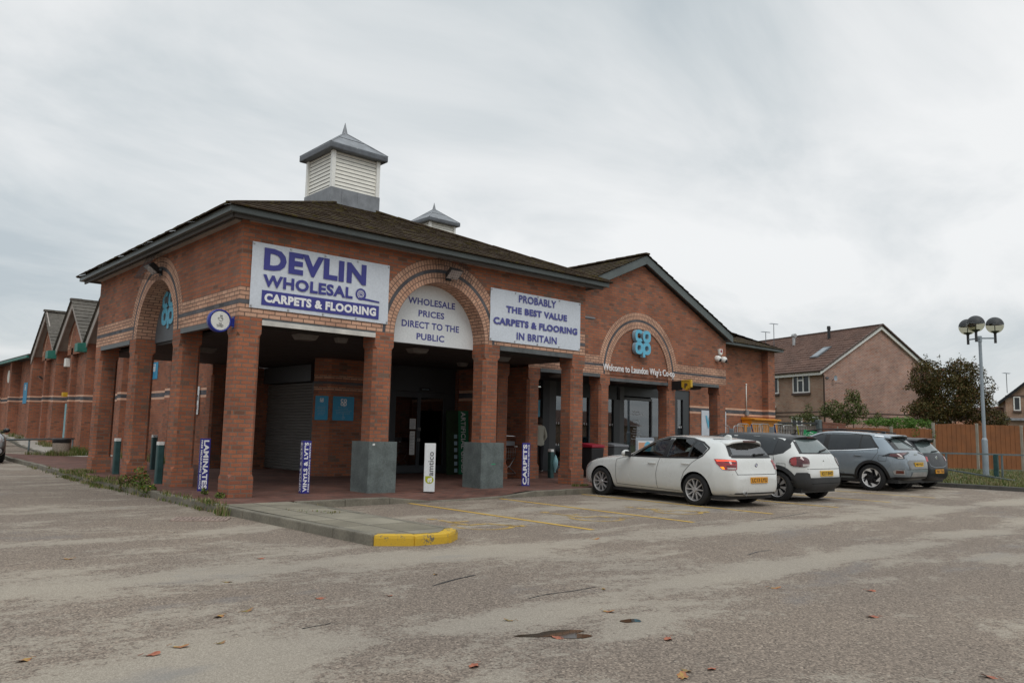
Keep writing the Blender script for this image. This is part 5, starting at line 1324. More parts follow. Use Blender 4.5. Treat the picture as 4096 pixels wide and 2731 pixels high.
mb.poly([(-.1, -.006, .28), (.2, -.006, .28), (.2, -.006, .35), (-.1, -.006, .35)], 3)
plain('poster_peach', (.62, .33, .20), .5); mb.build('poster', ['sign_white', 'poster_peach', 'coop_blue', 'green_paint'], t, fix=False)
mb = MB(); mb.box(-.40, .40, .1, .5, 0, .06); mb.build('foot', 'black', t, bevel=.01)
t = thing('pavement_sign', 'turquoise price board further along the porch, behind the car windows', 'pavement sign', (16.6, 2.9, 0)); mb = MB(); mb.box(-.4, .4, 0, .04, .1, 1.1); mb.build('panel', 'coop_blue', t, bevel=.01)
mb = MB(); put_text(mb, 'PRICES', (-.3, -.003, .5), XU, ZU, .6, .2, 0, .03); mb.build('lettering', 'ink_white', t, fix=False)
# goods and red display by the store window
rg = random.Random(5)
t = thing('goods_display', 'red display of leaflets and goods behind the store window', 'goods display', (16.5, 5.5, 0))
mb = MB(); mb.box(0, 1.3, 0, .3, 0, 1.0, 0)
for i in range(3): mb.box(.05+i*.42, .38+i*.42, -.02, 0, .5+.1*i, .9, 1)
mb.build('cabinet', ['red_goods', 'bin_red'], t, bevel=.01)
mb = MB()
for i in range(4): mb.poly([(.38+.22*i+.075*math.cos(R(a)), -.03, .92+.11*math.sin(R(a))) for a in range(0, 360, 30)], i % 2)
for i in range(5): mb.box(.15+i*.22, .28+i*.22, -.035, -.03, .12+.1*(i % 3), .35+.1*(i % 3), (i+1) % 4)
mb.build('leaflets', ['sign_white', 'coop_blue', 'goods', 'paypoint'], t)
for k, (x0, x1, lab) in enumerate(((12.9, 14.4, 'left'), (14.7, 15.9, 'middle'), (18.1, 19.9, 'right'))):
    t = thing('store_shelf', 'shelves of mixed goods seen through the %s store window' % lab, 'shelf', (x0, 6.6, 0), group='shelves inside the store')
    mb = MB()
    for z in (.1, .5, .9, 1.3, 1.7): mb.box(0, x1-x0, 0, .4, z, z+.03)
    mb.build('shelf', 'shop_frame_light', t)
    mb = MB()
    for z in (.13, .53, .93, 1.33):
        x = .02
        while x < x1-x0-.15: w_ = rg.uniform(.08, .2); mb.box(x, x+w_, .02, .3, z, z+rg.uniform(.18, .33), rg.randrange(6)); x += w_+.01
    mb.build('goods', ['goods', 'red_goods', 'shop_wall', 'paypoint', 'board_grey', 'locker'], t)
for i, (x, y) in enumerate(((12.2, 7.2), (12.3, 8.6), (14.0, 7.0), (14.1, 8.4), (17.2, 7.4))):
    t = thing('tube_lamp', 'lit fluorescent tube on the dark store ceiling', 'lamp', (x, y, 2.86), group='lit tubes inside the store')
    mb = MB(); mb.box(-.6, .6, -.03, .03, -.03, .0); mb.build('tube', 'tube_light', t)

# ------------------------------------------------------------------ orange locker, roll cages, gate, signs at the right
t = thing('parcel_locker', 'orange parcel locker bank with a sloping cap against the right wing wall', 'parcel locker', (23.95, 4.62, 0))
mb = MB(); mb.box(0, 2.05, 0, .46, 0, 1.93); mb.build('body', 'locker', t, bevel=.01)
mb = MB(); mb.prism([(-.03, -.16, 1.93), (-.03, .47, 1.93), (-.03, .47, 2.05), (-.03, -.16, 1.99)], (2.13, 0, 0)); mb.build('cap', 'locker', t, bevel=.01)
mb = MB(); mb.box(.0, .6, .461, .478, 0, 1.8); mb.box(-.30, -.005, .1, .46, 0, 1.78); mb.build('side_unit', 'locker', t, bevel=.01)
mb = MB()
for i in range(1, 4): mb.box(.02, 2.03, -.003, .002, .45*i, .45*i+.012)
for i in range(1, 5): mb.box(.41*i, .41*i+.012, -.003, .002, .05, 1.88)
mb.build('door_gaps', 'locker_text', t)
mb = MB(); put_text(mb, 'locker', (-.004, .38, .85), ZU, (0, 1, 0), .95, .26, 0, .0, N=(-1, 0, 0)); put_text(mb, 'order at', (.16, -.004, 1.5), XU, ZU, .78, .20, 0, .0); put_text(mb, 'home', (.16, -.004, 1.0), XU, ZU, .6, .20, 0, .0); mb.build('lettering', 'locker_text', t, fix=False)
mb = MB(); mb.box(1.55, 1.85, -.01, .002, 1.45, 1.62); mb.build('screen', 'black', t)
def cage(label, x, y, h, rz, strap=None, w=.80, sheet=True):
    t = thing('roll_cage', label, 'roll cage', (x, y, 0), rz, group='zinc roll cages by the locker'); D = .62
    for yy in (0, D):
        mb = MB(); mb.tube([(0, yy, .15), (0, yy, h-.12), (.03, yy, h-.03), (.12, yy, h), (w-.12, yy, h), (w-.03, yy, h-.03), (w, yy, h-.12), (w, yy, .15)], .019, 8)
        for i in range(1, 6): mb.tube([(w*i/6, yy, .2), (w*i/6, yy, h-.01)], .005, 4)
        for z in (.35, .75, h-.55): mb.tube([(0, yy, z), (w, yy, z)], .007, 5)
        mb.build('side_frame', 'zinc', t, smooth=True)
    mb = MB(); mb.box(-.02, w+.02, -.02, D+.02, .13, .17); mb.build('base', 'zinc', t, bevel=.005)
    for cx0, cy0 in ((.05, .05), (w-.05, .05), (.05, D-.05), (w-.05, D-.05)):
        mb = MB(); mb.lathe([(.0001, -.02), (.055, -.02), (.065, 0), (.055, .02), (.0001, .02)], (cx0, cy0, .065), 12, 0, 'y'); mb.build('castor', 'rubber', t)
    if sheet: mb = MB(); mb.box(-.05, -.03, -.03, .16, h-.75, h-.12); mb.build('label_plate', 'lamp_grey', t, bevel=.01)
    if strap: mb = MB(); mb.bar((-.02, -.03, h-.02), (.28, -.03, h-.75), .05, .008); mb.build('strap', strap, t)
cage('zinc roll cage standing leftmost of the row, a plate on its side', 21.5, 3.9, 1.65, R(4))
cage('zinc roll cage with a blue strap in front of the side of the orange locker', 22.72, 3.9, 1.75, R(-2), 'blue_strap')
cage('zinc roll cage with a blue strap at the right end of the orange locker', 24.36, 3.85, 1.78, R(3), 'blue_strap')
cage('zinc roll cage with a yellow strap in front of the timber gate', 26.2, 3.85, 1.76, R(0), 'hivis', sheet=False)
t = thing('safety_sign', 'tilted green Fire assembly point sign on a thin post behind the cars', 'sign', (24.25, 2.22, 0), R(-38))
mb = MB(); mb.box(-.02, .02, .012, .04, 0, 1.45); mb.build('post', 'zinc', t)
U_, V_ = Vector((.985, 0, -.14)), Vector((.14, 0, .985)); c = Vector((0, 0, 1.36)); w_, h_ = .27, .17
mb = MB(); mb.prism([c-U_*w_-V_*h_, c+U_*w_-V_*h_, c+U_*w_+V_*h_, c-U_*w_+V_*h_], (0, .008, 0)); mb.build('plate', 'sign_green', t)
mb = MB(); 
for s, k, ww in (('Fire', .055, .13), ('assembly', -.035, .26), ('point', -.125, .16)): put_text(mb, s, c+U_*(.05-ww/2)+V_*k, U_, V_, ww, .065, 0, .01, lift=.004, N=(0, -1, 0))
for a, b in (((-.23, -.01), (-.20, -.05)), ((-.20, -.05), (-.13, .05))): p, q = c+U_*a[0]+V_*a[1], c+U_*b[0]+V_*b[1]; mb.bar(p+Vector((0, -.004, 0)), q+Vector((0, -.004, 0)), .02, .004)
mb.build('lettering', 'ink_white', t, fix=False)
t = thing('timber_gate', 'weathered grey timber gate with a dark top rail beside the shop wing', 'gate', (26.65, 4.95, 0))
d = Vector((.952, -.305, 0)); mb = MB()
for i in range(16): p = d*(.14*i); mb.obox(p+Vector((.06, 0, .92)), d*.062, Vector((.305, .952, 0))*.012, Vector((0, 0, .88+rnd(-.01, .01))))
mb.build('boards', 'gate_wood', t)
mb = MB(); mb.bar(Vector((0, -.03, 1.86)), d*2.2+Vector((0, -.03, 1.90)), .06, .08); mb.build('top_rail', 'trim_plastic', t); mb = MB(); mb.bar(Vector((0, -.03, 1.62)), d*2.2+Vector((0, -.03, 1.62)), .05, .07); mb.build('cross_rail', 'gate_wood', t)
t = thing('gate_post', 'thick grey steel post with a lock box at the end of the gate', 'post', (28.85, 4.22, 0)); mb = MB(); mb.box(-.12, .12, -.10, .10, 0, 2.06); mb.build('post', 'rail_grey', t, bevel=.01); mb = MB(); mb.box(-.18, -.03, -.14, -.10, 1.2, 1.45); mb.build('lock_box', 'black', t, bevel=.01)
t = thing('garden_wall', 'low red brick garden wall between the gate post and the orange fence', 'wall', (28.98, 4.10, 0))
d = Vector((.755, -.656, 0)); n = Vector((.656, .755, 0)); mb = MB(); p = d*1.05; mb.prism([(0, 0, -.2), tuple(p+Vector((0, 0, -.2))), tuple(p+Vector((0, 0, 1.86))), (0, 0, 1.92)], n*.11); mb.build('brickwork', 'old_brick', t); mb = MB(); mb.prism([tuple(-n*.02+Vector((0, 0, 1.92))), tuple(p-n*.02+Vector((0, 0, 1.86))), tuple(p-n*.02+Vector((0, 0, 1.92))), tuple(-n*.02+Vector((0, 0, 1.98)))], n*.15); mb.build('coping', 'old_brick', t)
# ------------------------------------------------------------------ vehicles: lofted bodies, panels projected on to them
def lofted(st, cuts, roofmat=None, n_sub=2):
    """st: (y, zb, zs, zt, w, wt) from tail to nose. returns evaluated mesh (mats 0 paint, 1 wheel well, 2 roof)"""
    bm = bmesh.new(); rows = []; y00 = st[0][0]
    for (y, zb, zs, zt, w, wt) in st:
        k_ = max(0., 1-(y-y00)/.60); k_ = 1-.22*k_**1.8; w *= k_; wt *= k_**.5
        g = .97*w
        half = [(0, zb), (.72*w, zb), (.93*w, zb+.05), (.995*w, lerp(zb, zs, .38)), (w, lerp(zb, zs, .72)), (.975*w, zs), (lerp(g, wt, .52)+.012, lerp(zs, zt-.055, .55)), (wt, zt-.055), (.62*wt, zt-.012), (0, zt)]
        ring = half + [(-x, z) for x, z in reversed(half[1:-1])]
        rows.append([bm.verts.new((x, y, z)) for x, z in ring])
    m = len(rows[0])
    for i, (a, b) in enumerate(zip(rows, rows[1:])):
        for k in range(m):
            f = bm.faces.new((a[k], a[(k+1) % m], b[(k+1) % m], b[k]))
            kk = k if k < 9 else 17-k
            if roofmat and kk >= 7 and roofmat[0] <= i < roofmat[1]: f.material_index = 2
            if roofmat and len(roofmat) > 2 and kk == 6 and roofmat[2] <= i < roofmat[3]: f.material_index = 2
    bm.faces.new(rows[0]); bm.faces.new(list(reversed(rows[-1])))
    bmesh.ops.recalc_face_normals(bm, faces=bm.faces)
    me = bpy.data.meshes.new('body'); bm.to_mesh(me); bm.free()
    for k in range(3): me.materials.append(M['paint_white'])
    ob = bpy.data.objects.new('tmp_body', me); COL.objects.link(ob)
    sb = ob.modifiers.new('s', 'SUBSURF'); sb.levels = sb.render_levels = n_sub
    cs = []
    for (y, z, r, x0, x1) in cuts:
        c = MB(); c.cyl((x0, y, z), (x1, y, z), r, r, 40); o = c.build('tmp_cut', 'black'); cs.append(o)
        b = ob.modifiers.new('b', 'BOOLEAN'); b.operation = 'DIFFERENCE'; b.object = o; b.solver = 'EXACT'
        try: b.material_mode = 'TRANSFER'
        except Exception: pass
    dg = bpy.context.evaluated_depsgraph_get(); dg.update()
    ev = bpy.data.meshes.new_from_object(ob.evaluated_get(dg))
    for o in [ob]+cs: bpy.data.objects.remove(o)
    return ev

def carve(me, st, y0, y1, side, rear, front):
    ob = bpy.data.objects.new('tmp_body', me); COL.objects.link(ob); tmp = []
    inner = [(y, .45, zs, zt-.05, w*.94, wt*.92) for (y, zb, zs, zt, w, wt) in st if y0 <= y <= y1]
    im = lofted(inner, [], None, 1); im.materials.clear(); im.materials.append(M['black']); o = bpy.data.objects.new('tmp_in', im); COL.objects.link(o); tmp.append(o)
    for pts, v in [([(-1.3, y, z) for y, z in p], (2.6, 0, 0)) for p in side] + [([(x, -2.6, z) for x, z in rear], (0, 2.6+y0+.6, 0)), ([(x, y1-.55, z) for x, z in front], (0, .9, 0))]:
        m_ = MB(); m_.prism(pts, v); tmp.append(m_.build('tmp_cut', 'black'))
    for o in tmp:
        b = ob.modifiers.new('b', 'BOOLEAN'); b.operation = 'DIFFERENCE'; b.object = o; b.solver = 'EXACT'
        try: b.material_mode = 'TRANSFER'
        except Exception: pass
    dg = bpy.context.evaluated_depsgraph_get(); dg.update(); ev = bpy.data.meshes.new_from_object(ob.evaluated_get(dg))
    for o in [ob]+tmp: bpy.data.objects.remove(o)
    return ev

class Car:
    def __init__(s, name, label, loc, rz, paint, st, wheels, roof=None, roofpaint=None, cat='car', group='cars parked in front of the shop', cab=None):
        s.t = thing(name, label, cat, loc, rz, group)
        (yr, yf, r, hw) = wheels; s.r = r
        cuts = [(y, r-.005, r+.055, sg*(hw-.30), sg*(hw+.25)) for y in (yr, yf) for sg in (-1, 1)]
        me = lofted(st, cuts, roof)
        s.bvh = BVHTree.FromPolygons([v.co for v in me.vertices], [p.vertices[:] for p in me.polygons])
        if cab: me = carve(me, st, *cab)
        names = [m.name if m else '' for m in me.materials]
        bi = [i for i, n in enumerate(names) if n == 'black']
        idx = [p.material_index for p in me.polygons]
        me.materials.clear()
        for m in (paint, 'black', roofpaint or paint): me.materials.append(M[m])
        me.polygons.foreach_set('material_index', [1 if i in bi else (2 if i == 2 else 0) for i in idx])
        me.polygons.foreach_set('use_smooth', [True]*len(me.polygons))
        try: me.set_sharp_from_angle(angle=R(50))
        except Exception: pass
        s.body = link('body', me, s.t); s.hw = hw; s.wh = wheels
    def proj(s, a, b, ax, off):
        if ax in ('L', 'R'): sg = -1 if ax == 'L' else 1; o, d = Vector((sg*3, a, b)), Vector((-sg, 0, 0))
        elif ax == 'rear': o, d = Vector((a, -5, b)), Vector((0, 1, 0))
        elif ax == 'front': o, d = Vector((a, 5, b)), Vector((0, -1, 0))
        elif ax == 'top': o, d = Vector((a, b, 4)), Vector((0, 0, -1))
        else:
            sg, cx, cy = ax; d = Vector((-sg*.7071, .7071, 0)); t = Vector((sg*.7071, .7071, 0)); o = Vector((sg*cx, cy, b)) + t*a - d*2
        h, n, _, _ = s.bvh.ray_cast(o, d)
        if h is None:
            h, n, _, _ = s.bvh.find_nearest(o + d*(2.2 if isinstance(ax, str) and ax != 'rear' else 3.)); 
        if n.dot(d) > 0: n = -n
        return h + n*off
    def decal(s, mb, pts, ax, off=.004, mat=0, grid=.07):
        bm = bmesh.new(); bm.faces.new([bm.verts.new((a, b, 0)) for a, b in pts])
        for k in (0, 1):
            lo, hi = min(p[k] for p in pts), max(p[k] for p in pts); n = int((hi-lo)/grid)
            for i in range(1, n+1):
                co = [0, 0, 0]; no = [0, 0, 0]; co[k] = lo+(hi-lo)*i/(n+1); no[k] = 1
                bmesh.ops.bisect_plane(bm, geom=bm.verts[:]+bm.edges[:]+bm.faces[:], plane_co=co, plane_no=no)
        bmesh.ops.triangulate(bm, faces=bm.faces)
        bm.verts.index_update()
        mb.add([s.proj(v.co.x, v.co.y, ax, off) for v in bm.verts], [[v.index for v in f.verts] for f in bm.faces], mat); bm.free()
    def part(s, name, mat, items, parent=None, smooth=True):
        mb = MB()
        for it in items: s.decal(mb, *it)
        return mb.build(name, mat, parent or s.t, smooth=smooth, fix=False)
    def seam(s, lines, ax, w=.009, off=.003, mat='black'):
        mb = MB()
        for ln in lines:
            for a, b in zip(ln, ln[1:]):
                d = Vector((b[0]-a[0], b[1]-a[1])); L = d.length; d.normalize(); n = Vector((-d.y, d.x))*w/2; k = max(1, int(L/.06))
                for i in range(k):
                    p, q = Vector(a)+d*L*i/k, Vector(a)+d*L*(i+1)/k
                    mb.poly([s.proj(*(v), ax, off) for v in (p-n, q-n, q+n, p+n)])
        return mb.build('shut_line', mat, s.t, smooth=True, fix=False)
    def wheel(s, kind, rim='alloy'):
        yr, yf, r, hw = s.wh
        for y in (yr, yf):
            for sg in (-1, 1):
                x = sg*(hw-.012); w_ = .205; rr = r*.70
                mb = MB(); mb.lathe([(rr, -w_*.98), (r*.93, -w_), (r, -w_*.88), (r, -w_*.12), (r*.95, -.012), (r*.86, 0), (rr*1.03, -.006), (rr, -.02)], (x if sg > 0 else x, y, r), 40, 0, 'x')
                if sg < 0: mb.v = [(2*x-vx, vy, vz) for vx, vy, vz in mb.v]
                wh = mb.build('wheel', 'rubber', s.t, smooth=True, sharp=40)
                mb = MB(); X = lambda d: x - sg*d
                mb.lathe([(rr*1.02, 0), (rr*.97, .006), (rr*.94, .03), (rr*.90, .10)], (0, 0, 0), 36, 0, 'x'); mb.v = [(X(vx), y+vy, r+vz) for vx, vy, vz in mb.v]
                b0 = len(mb.v); dk = MB(); dk.cyl((X(.085), y, r), (X(.09), y, r), rr*.93, rr*.93, 30, 1); mb.add(dk.v, dk.f, 1)
                def spoke(a, r0, r1, w0, w1, d0, d1, mat=0, tw=0.):
                    c, k = math.cos(a), math.sin(a); c1, k1 = math.cos(a+tw), math.sin(a+tw)
                    q = []
                    for (rad, ww, dep, cc, kk) in ((r0, w0, d0, c, k), (r1, w1, d1, c1, k1)):
                        for e, dd in ((-1, 0), (1, 0), (1, .03), (-1, .03)): q.append((X(dep+dd), y+rad*cc-e*ww*kk, r+rad*kk+e*ww*cc))
                    mb.add(q, [(0,1,5,4),(1,2,6,5),(2,3,7,6),(3,0,4,7)], mat)
                if kind == 'vspoke':
                    for i in range(5):
                        a = 2*math.pi*i/5+.35
                        for e in (-1, 1): spoke(a+e*.14, rr*.16, rr*.98, .016, .011, .025, .012, 0, e*.17)
                elif kind == 'fan':
                    for i in range(8): spoke(2*math.pi*i/8+.2, rr*.30, rr*.92, .012, .042, .03, .012)
                elif kind == 'blade':
                    for i in range(6):
                        a = 2*math.pi*i/6+.1; spoke(a, rr*.98, rr*.60, .065, .02, .008, .02, 0, .45); spoke(a+.5, rr*.2, rr*.95, .03, .03, .03, .02, 1)
                else:
                    for i in range(7): spoke(2*math.pi*i/7, rr*.2, rr*.97, .022, .018, .025, .012)
                mb.cyl((X(.0), y, r), (X(.04), y, r), rr*.20, rr*.24, 16, 1 if kind in ('fan', 'blade') else 0)
                mb.build('rim', [rim, 'alloy_dark'], wh, smooth=True, sharp=35)
    def plate(s, z, text, mat='plate', ax='rear', w=.52, h=.115, dy=.012):
        c = s.proj(0, z, ax, 0); sg = -1 if ax == 'rear' else 1; y = min(s.proj(0, z-h/2, ax, 0).y, s.proj(0, z+h/2, ax, 0).y, s.proj(w/2, z, ax, 0).y) - dy
        mb = MB(); mb.box(-w/2, w/2, y-.006, y+.03, z-h/2, z+h/2); p = mb.build('number_plate', mat, s.t)
        mb = MB(); put_text(mb, text, (-w*.45, y-.008, z-h*.33), XU, ZU, w*.9, h*.66, 0, .02, lift=.001); mb.build('lettering', 'ink_black', p, fix=False)
    def badge(s, z, r, cols=('chrome', 'ink_blue_soft', 'ink_white')):
        c = s.proj(0, z, 'rear', 0); mb = MB(); n = 24
        mb.cyl((0, c.y-.012, z), (0, c.y+.03, z), r, r, n, 0)
        for q in range(4):
            mb.poly([(0, c.y-.014, z)]+[(r*.72*math.cos(R(q*90+k*18)), c.y-.014, z+r*.72*math.sin(R(q*90+k*18))) for k in range(6)], 1 + q % 2)
        mb.build('badge', list(cols), s.t)
    def mirror(s, y, z, x, mat, dark='black'):
        for sg in (-1, 1):
            mb = MB(); mb.ball((0, 0, 0), 1, 14, 9); mb.v = [(sg*x+vx*.10, y+vy*.07+vx*sg*.02, z+vz*.075) for vx, vy, vz in mb.v]; m_ = mb.build('door_mirror', mat, s.t, smooth=True)
            mb = MB(); mb.bar((sg*(x-.16), y+.04, z-.06), (sg*x, y, z-.045), .05, .05); mb.box(sg*x-.09, sg*x+.09, y-.072, y-.06, z-.055, z+.05); mb.build('mirror_arm', dark, m_, bevel=.01)
    def spoiler(s, y0, y1, hw, droop, th, mat, light=.2):
        mb = MB(); n = 12; A = []; B = []
        for i in range(n+1):
            u = -1+2*i/n; p = s.proj(u*hw, y0, 'top', 0); A.append(Vector((p.x, y0, p.z)))
            e = y1 + .10*abs(u)**3*1.2; B.append(Vector((p.x*.95, e, p.z-droop)))
        vs = []
        for k, (a, b) in enumerate(zip(A, B)): vs += [a+Vector((0, .03, .006)), b+Vector((0, 0, th*.25)), b-Vector((0, 0, th*.6)), a-Vector((0, .02, th+.05))]
        fs = [(i*4+j, i*4+(j+1) % 4, i*4+4+(j+1) % 4, i*4+4+j) for i in range(n) for j in range(4)] + [(0, 1, 2, 3), (n*4+3, n*4+2, n*4+1, n*4)]
        mb.add(vs, fs); sp = mb.build('spoiler', mat, s.t, bevel=.008, smooth=True, sharp=60)
        b = B[n//2]; mb = MB(); mb.box(-light, light, b.y-.012, b.y+.02, b.z-th*.5, b.z+th*.1); mb.build('third_brake_light', 'tail_dark', sp)
    def handles(s, pts, mat):
        for y, z in pts:
            for ax in ('L', 'R'):
                p = s.proj(y, z, ax, .012); sg = -1 if ax == 'L' else 1
                mb = MB(); mb.obox(p+Vector((sg*.008, 0, 0)), (.012, 0, 0), (0, .10, 0), (0, 0, .016)); mb.build('door_handle', mat, s.t, bevel=.009, smooth=True)
                mb = MB(); 

def both(pts): return [(pts, 'L'), (pts, 'R')]
# --- white five-door hatchback with brake lights lit
Y0 = -.12
st = [(-2.16, .40, .50, .60, .64, .52), (-2.145, .31, .55, .66, .74, .58), (-2.12, .255, .60, .72, .80, .62), (-2.085, .235, .72, .86, .835, .645), (-2.06, .225, .82, .95, .85, .65), (-2.0, .215, .88, 1.03, .862, .635), (-1.88, .20, .905, 1.185, .87, .60), (-1.77, .19, .915, 1.315, .875, .58), (-1.69, .19, .92, 1.352, .878, .575), (-1.3, .18, .925, 1.392, .882, .575), (-.75, .175, .92, 1.42, .883, .58), (-.30, .175, .91, 1.415, .883, .58), (-.02, .175, .905, 1.365, .883, .575), (.25, .175, .90, 1.255, .883, .58), (.52, .18, .89, 1.11, .88, .61), (.74, .18, .88, .995, .875, .65), (1.1, .18, .86, .96, .87, .66), (1.5, .18, .83, .925, .862, .66), (1.8, .19, .765, .865, .84, .62), (1.98, .20, .68, .785, .79, .55), (2.09, .22, .58, .68, .70, .48), (2.14, .27, .50, .58, .60, .42), (2.16, .36, .46, .52, .5, .36)]
W1 = [(.46, .945), (.25, 1.09), (-.02, 1.24), (-.28, 1.325), (-.42, 1.335), (-.42, .955)]
W2 = [(-.55, .955), (-.55, 1.338), (-.90, 1.325), (-1.08, 1.305), (-1.08, .965)]
W3 = [(-1.13, .967), (-1.13, 1.295), (-1.32, 1.24), (-1.48, 1.145), (-1.42, 1.02), (-1.34, .975)]
RW = [(-.50, 1.04), (.50, 1.04), (.46, 1.16), (.40, 1.27), (-.40, 1.27), (-.46, 1.16)]
c = Car('hatchback', 'white hatchback with its left brake light glowing, nearest of the parked cars', (8.58, -2.93, Y0), R(-5.5), 'paint_white', st, (-1.28, 1.41, .315, .882), cab=(-2.03, .8, [W1, W2, W3], RW, [(-.56, 1.02), (.56, 1.02), (.48, 1.32), (-.48, 1.32)]))
win = [(.56, .93), (.30, 1.09), (.0, 1.26), (-.27, 1.345), (-.60, 1.36), (-1.0, 1.335), (-1.32, 1.265), (-1.53, 1.155), (-1.44, 1.0), (-1.36, .955), (-.5, .935)]
for ax in ('L', 'R'):
    c.seam([win+[win[0]]], ax, .032, .005, 'black'); c.seam([[(-.485, .94), (-.485, 1.355)]], ax, .12, .0055, 'black'); c.seam([[(-1.105, .945), (-1.105, 1.31)]], ax, .045, .0055, 'black')
    for k_, w_ in enumerate((W1, W2, W3)):
        cy_, cz_ = sum(p[0] for p in w_)/len(w_), sum(p[1] for p in w_)/len(w_)
        c.part('side_window', 'car_glass_light' if k_ < 2 else 'car_glass', [([(lerp(cy_, y, 1.04), lerp(cz_, z, 1.04)) for y, z in w_], ax, .0035)])
    c.seam([[(.92, .84), (.93, .70), (.93, .30)], [(-.36, .93), (-.33, .84), (-.27, .6), (-.27, .28)], [(-1.36, .95), (-1.22, .86), (-1.02, .66), (-.94, .48), (-.92, .27)], [(.93, .30), (-.92, .265)], [(.50, .92), (.80, .875), (.92, .84)]], ax)
for sx in (-.38, .38):
    for y_, h_ in ((-.35, 0), (-1.2, .03)):
        mb = MB(); mb.obox((sx, y_-.08, .80+h_), (.24, 0, 0), (0, .07, 0), (0, -.07, .25)); mb.obox((sx, y_-.16, 1.15+h_), (.13, 0, 0), (0, .05, 0), (0, -.015, .085)); mb.build('seat', 'trim_plastic', c.t, bevel=.04, smooth=True)
mb = MB(); mb.box(-.70, .70, .35, .75, .70, .90); mb.build('dashboard', 'trim_plastic', c.t, bevel=.04); mb = MB(); mb.tube([(.38+.18*math.cos(R(a)), .22-.06*math.sin(R(a)), .90+.16*math.sin(R(a))) for a in range(0, 360, 20)], .016, 6, 0, True); mb.build('steering_wheel', 'black', c.t, smooth=True)
c.part('windscreen', 'car_glass_light', [([(-.60, 1.0), (.60, 1.0), (.50, 1.33), (-.50, 1.33)], 'front', .004)])
rw = [(-.60, 1.0), (.60, 1.0), (.545, 1.13), (.49, 1.27), (.45, 1.315), (-.45, 1.315), (-.49, 1.27), (-.545, 1.13)]
sr_ = [(x*1.02, lerp(1.16, z, 1.02)) for x, z in rw]
c.seam([sr_+[sr_[0]]], 'rear', .05, .005, 'black'); c.seam([[(-.56, 1.03), (.56, 1.03)], [(-.46, 1.30), (.46, 1.30)], [(-.54, 1.06), (-.49, 1.18), (-.44, 1.29)], [(.54, 1.06), (.49, 1.18), (.44, 1.29)], [(-.57, 1.05), (-.52, 1.17)], [(.57, 1.05), (.52, 1.17)]], 'rear', .085, .0055, 'black')
c.part('rear_window', 'car_glass_rear', [([(lerp(0, x, 1.10), lerp(1.155, z, 1.10)) for x, z in RW], 'rear', .007)])
c.spoiler(-1.62, -1.95, .56, .035, .045, 'paint_white')
mb = MB(); pz_ = c.proj(0, -1.42, 'top', 0).z; mb.prism([(-.035, -1.30, pz_-.01), (-.035, -1.52, pz_-.02), (-.035, -1.50, pz_+.05), (-.035, -1.42, pz_+.065)], (.07, 0, 0)); mb.build('aerial_fin', 'paint_white', c.t, bevel=.02, smooth=True)
for sg in (-1, 1):
    ax = (sg, .80, -2.05)
    lt = c.part('tail_light', 'tail_red', [([(.235, .945), (.06, .945), (-.17, .93), (-.185, .90), (-.175, .755), (-.15, .745), (.05, .742), (.10, .76), (.20, .86)], ax, .010, 0, .04)])
    c.part('lens', 'tail_dark', [([(.05, .90), (-.16, .89), (-.16, .87), (.05, .88)], ax, .013, 0, .04), ([(.02, .83), (-.16, .82), (-.16, .80), (.02, .80)], ax, .013, 0, .04)], lt)
    c.part('lens', 'brake_on' if sg < 0 else 'tail_red', [([(.20, .93), (.07, .93), (-.15, .92), (-.15, .90), (.07, .905), (.185, .90)], ax, .014, 0, .04)], lt)
    c.part('lens', 'tail_clear', [([(.0, .79), (-.155, .785), (-.155, .76), (.0, .757)], ax, .014, 0, .04)], lt)
    if sg < 0: c.part('indicator', 'indicator_on', [([(.13, .80), (.07, .80), (.045, .755), (.085, .757)], ax, .015, 0, .04)], lt)
    c.part('headlight', 'headlight', [([(1.96, .70), (1.78, .76), (1.74, .74), (1.80, .66), (1.98, .60)], 'L' if sg < 0 else 'R', .006, 0, .04)])
c.plate(.545, 'LC13 LYU', 'plate_orange'); c.badge(.835, .042)
c.seam([[(-.70, .66), (-.60, .655), (.60, .655), (.70, .66)], [(-.60, .655), (-.64, .74)], [(.60, .655), (.64, .74)]], 'rear', .010)
c.part('bumper_trim', 'trim_plastic', [([(-.68, .27), (.68, .27), (.62, .30), (-.62, .30)], 'rear', .004)])
mb = MB(); p = c.proj(-.42, .30, 'rear', 0); mb.lathe([(.030, .03), (.038, .03), (.040, -.03), (.032, -.03), (.030, .10)], (-.42, p.y-.01, .285), 18, 0, 'y'); mb.cyl((-.42, p.y+.02, .285), (-.42, p.y+.03, .285), .03, .03, 12, 1); mb.build('exhaust', ['zinc', 'black'], c.t, smooth=True, sharp=40)
mb = MB(); a, b = c.proj(.05, 1.02, 'rear', .03), c.proj(.42, 1.045, 'rear', .03); mb.bar(a, b, .022, .02); mb.cyl(a+Vector((0, .03, 0)), a-Vector((0, .015, 0)), .025, .02, 10); mb.build('rear_wiper', 'black', c.t)
c.mirror(.50, .985, .985, 'paint_white'); c.handles([(-.16, .80), (-1.06, .825)], 'paint_white'); c.wheel('vspoke')
mb = MB(); mb.box(-.75, .75, -1.9, 1.8, .155, .22); mb.build('underbody', 'black', c.t); c.t.scale = (.98, 1., .965)

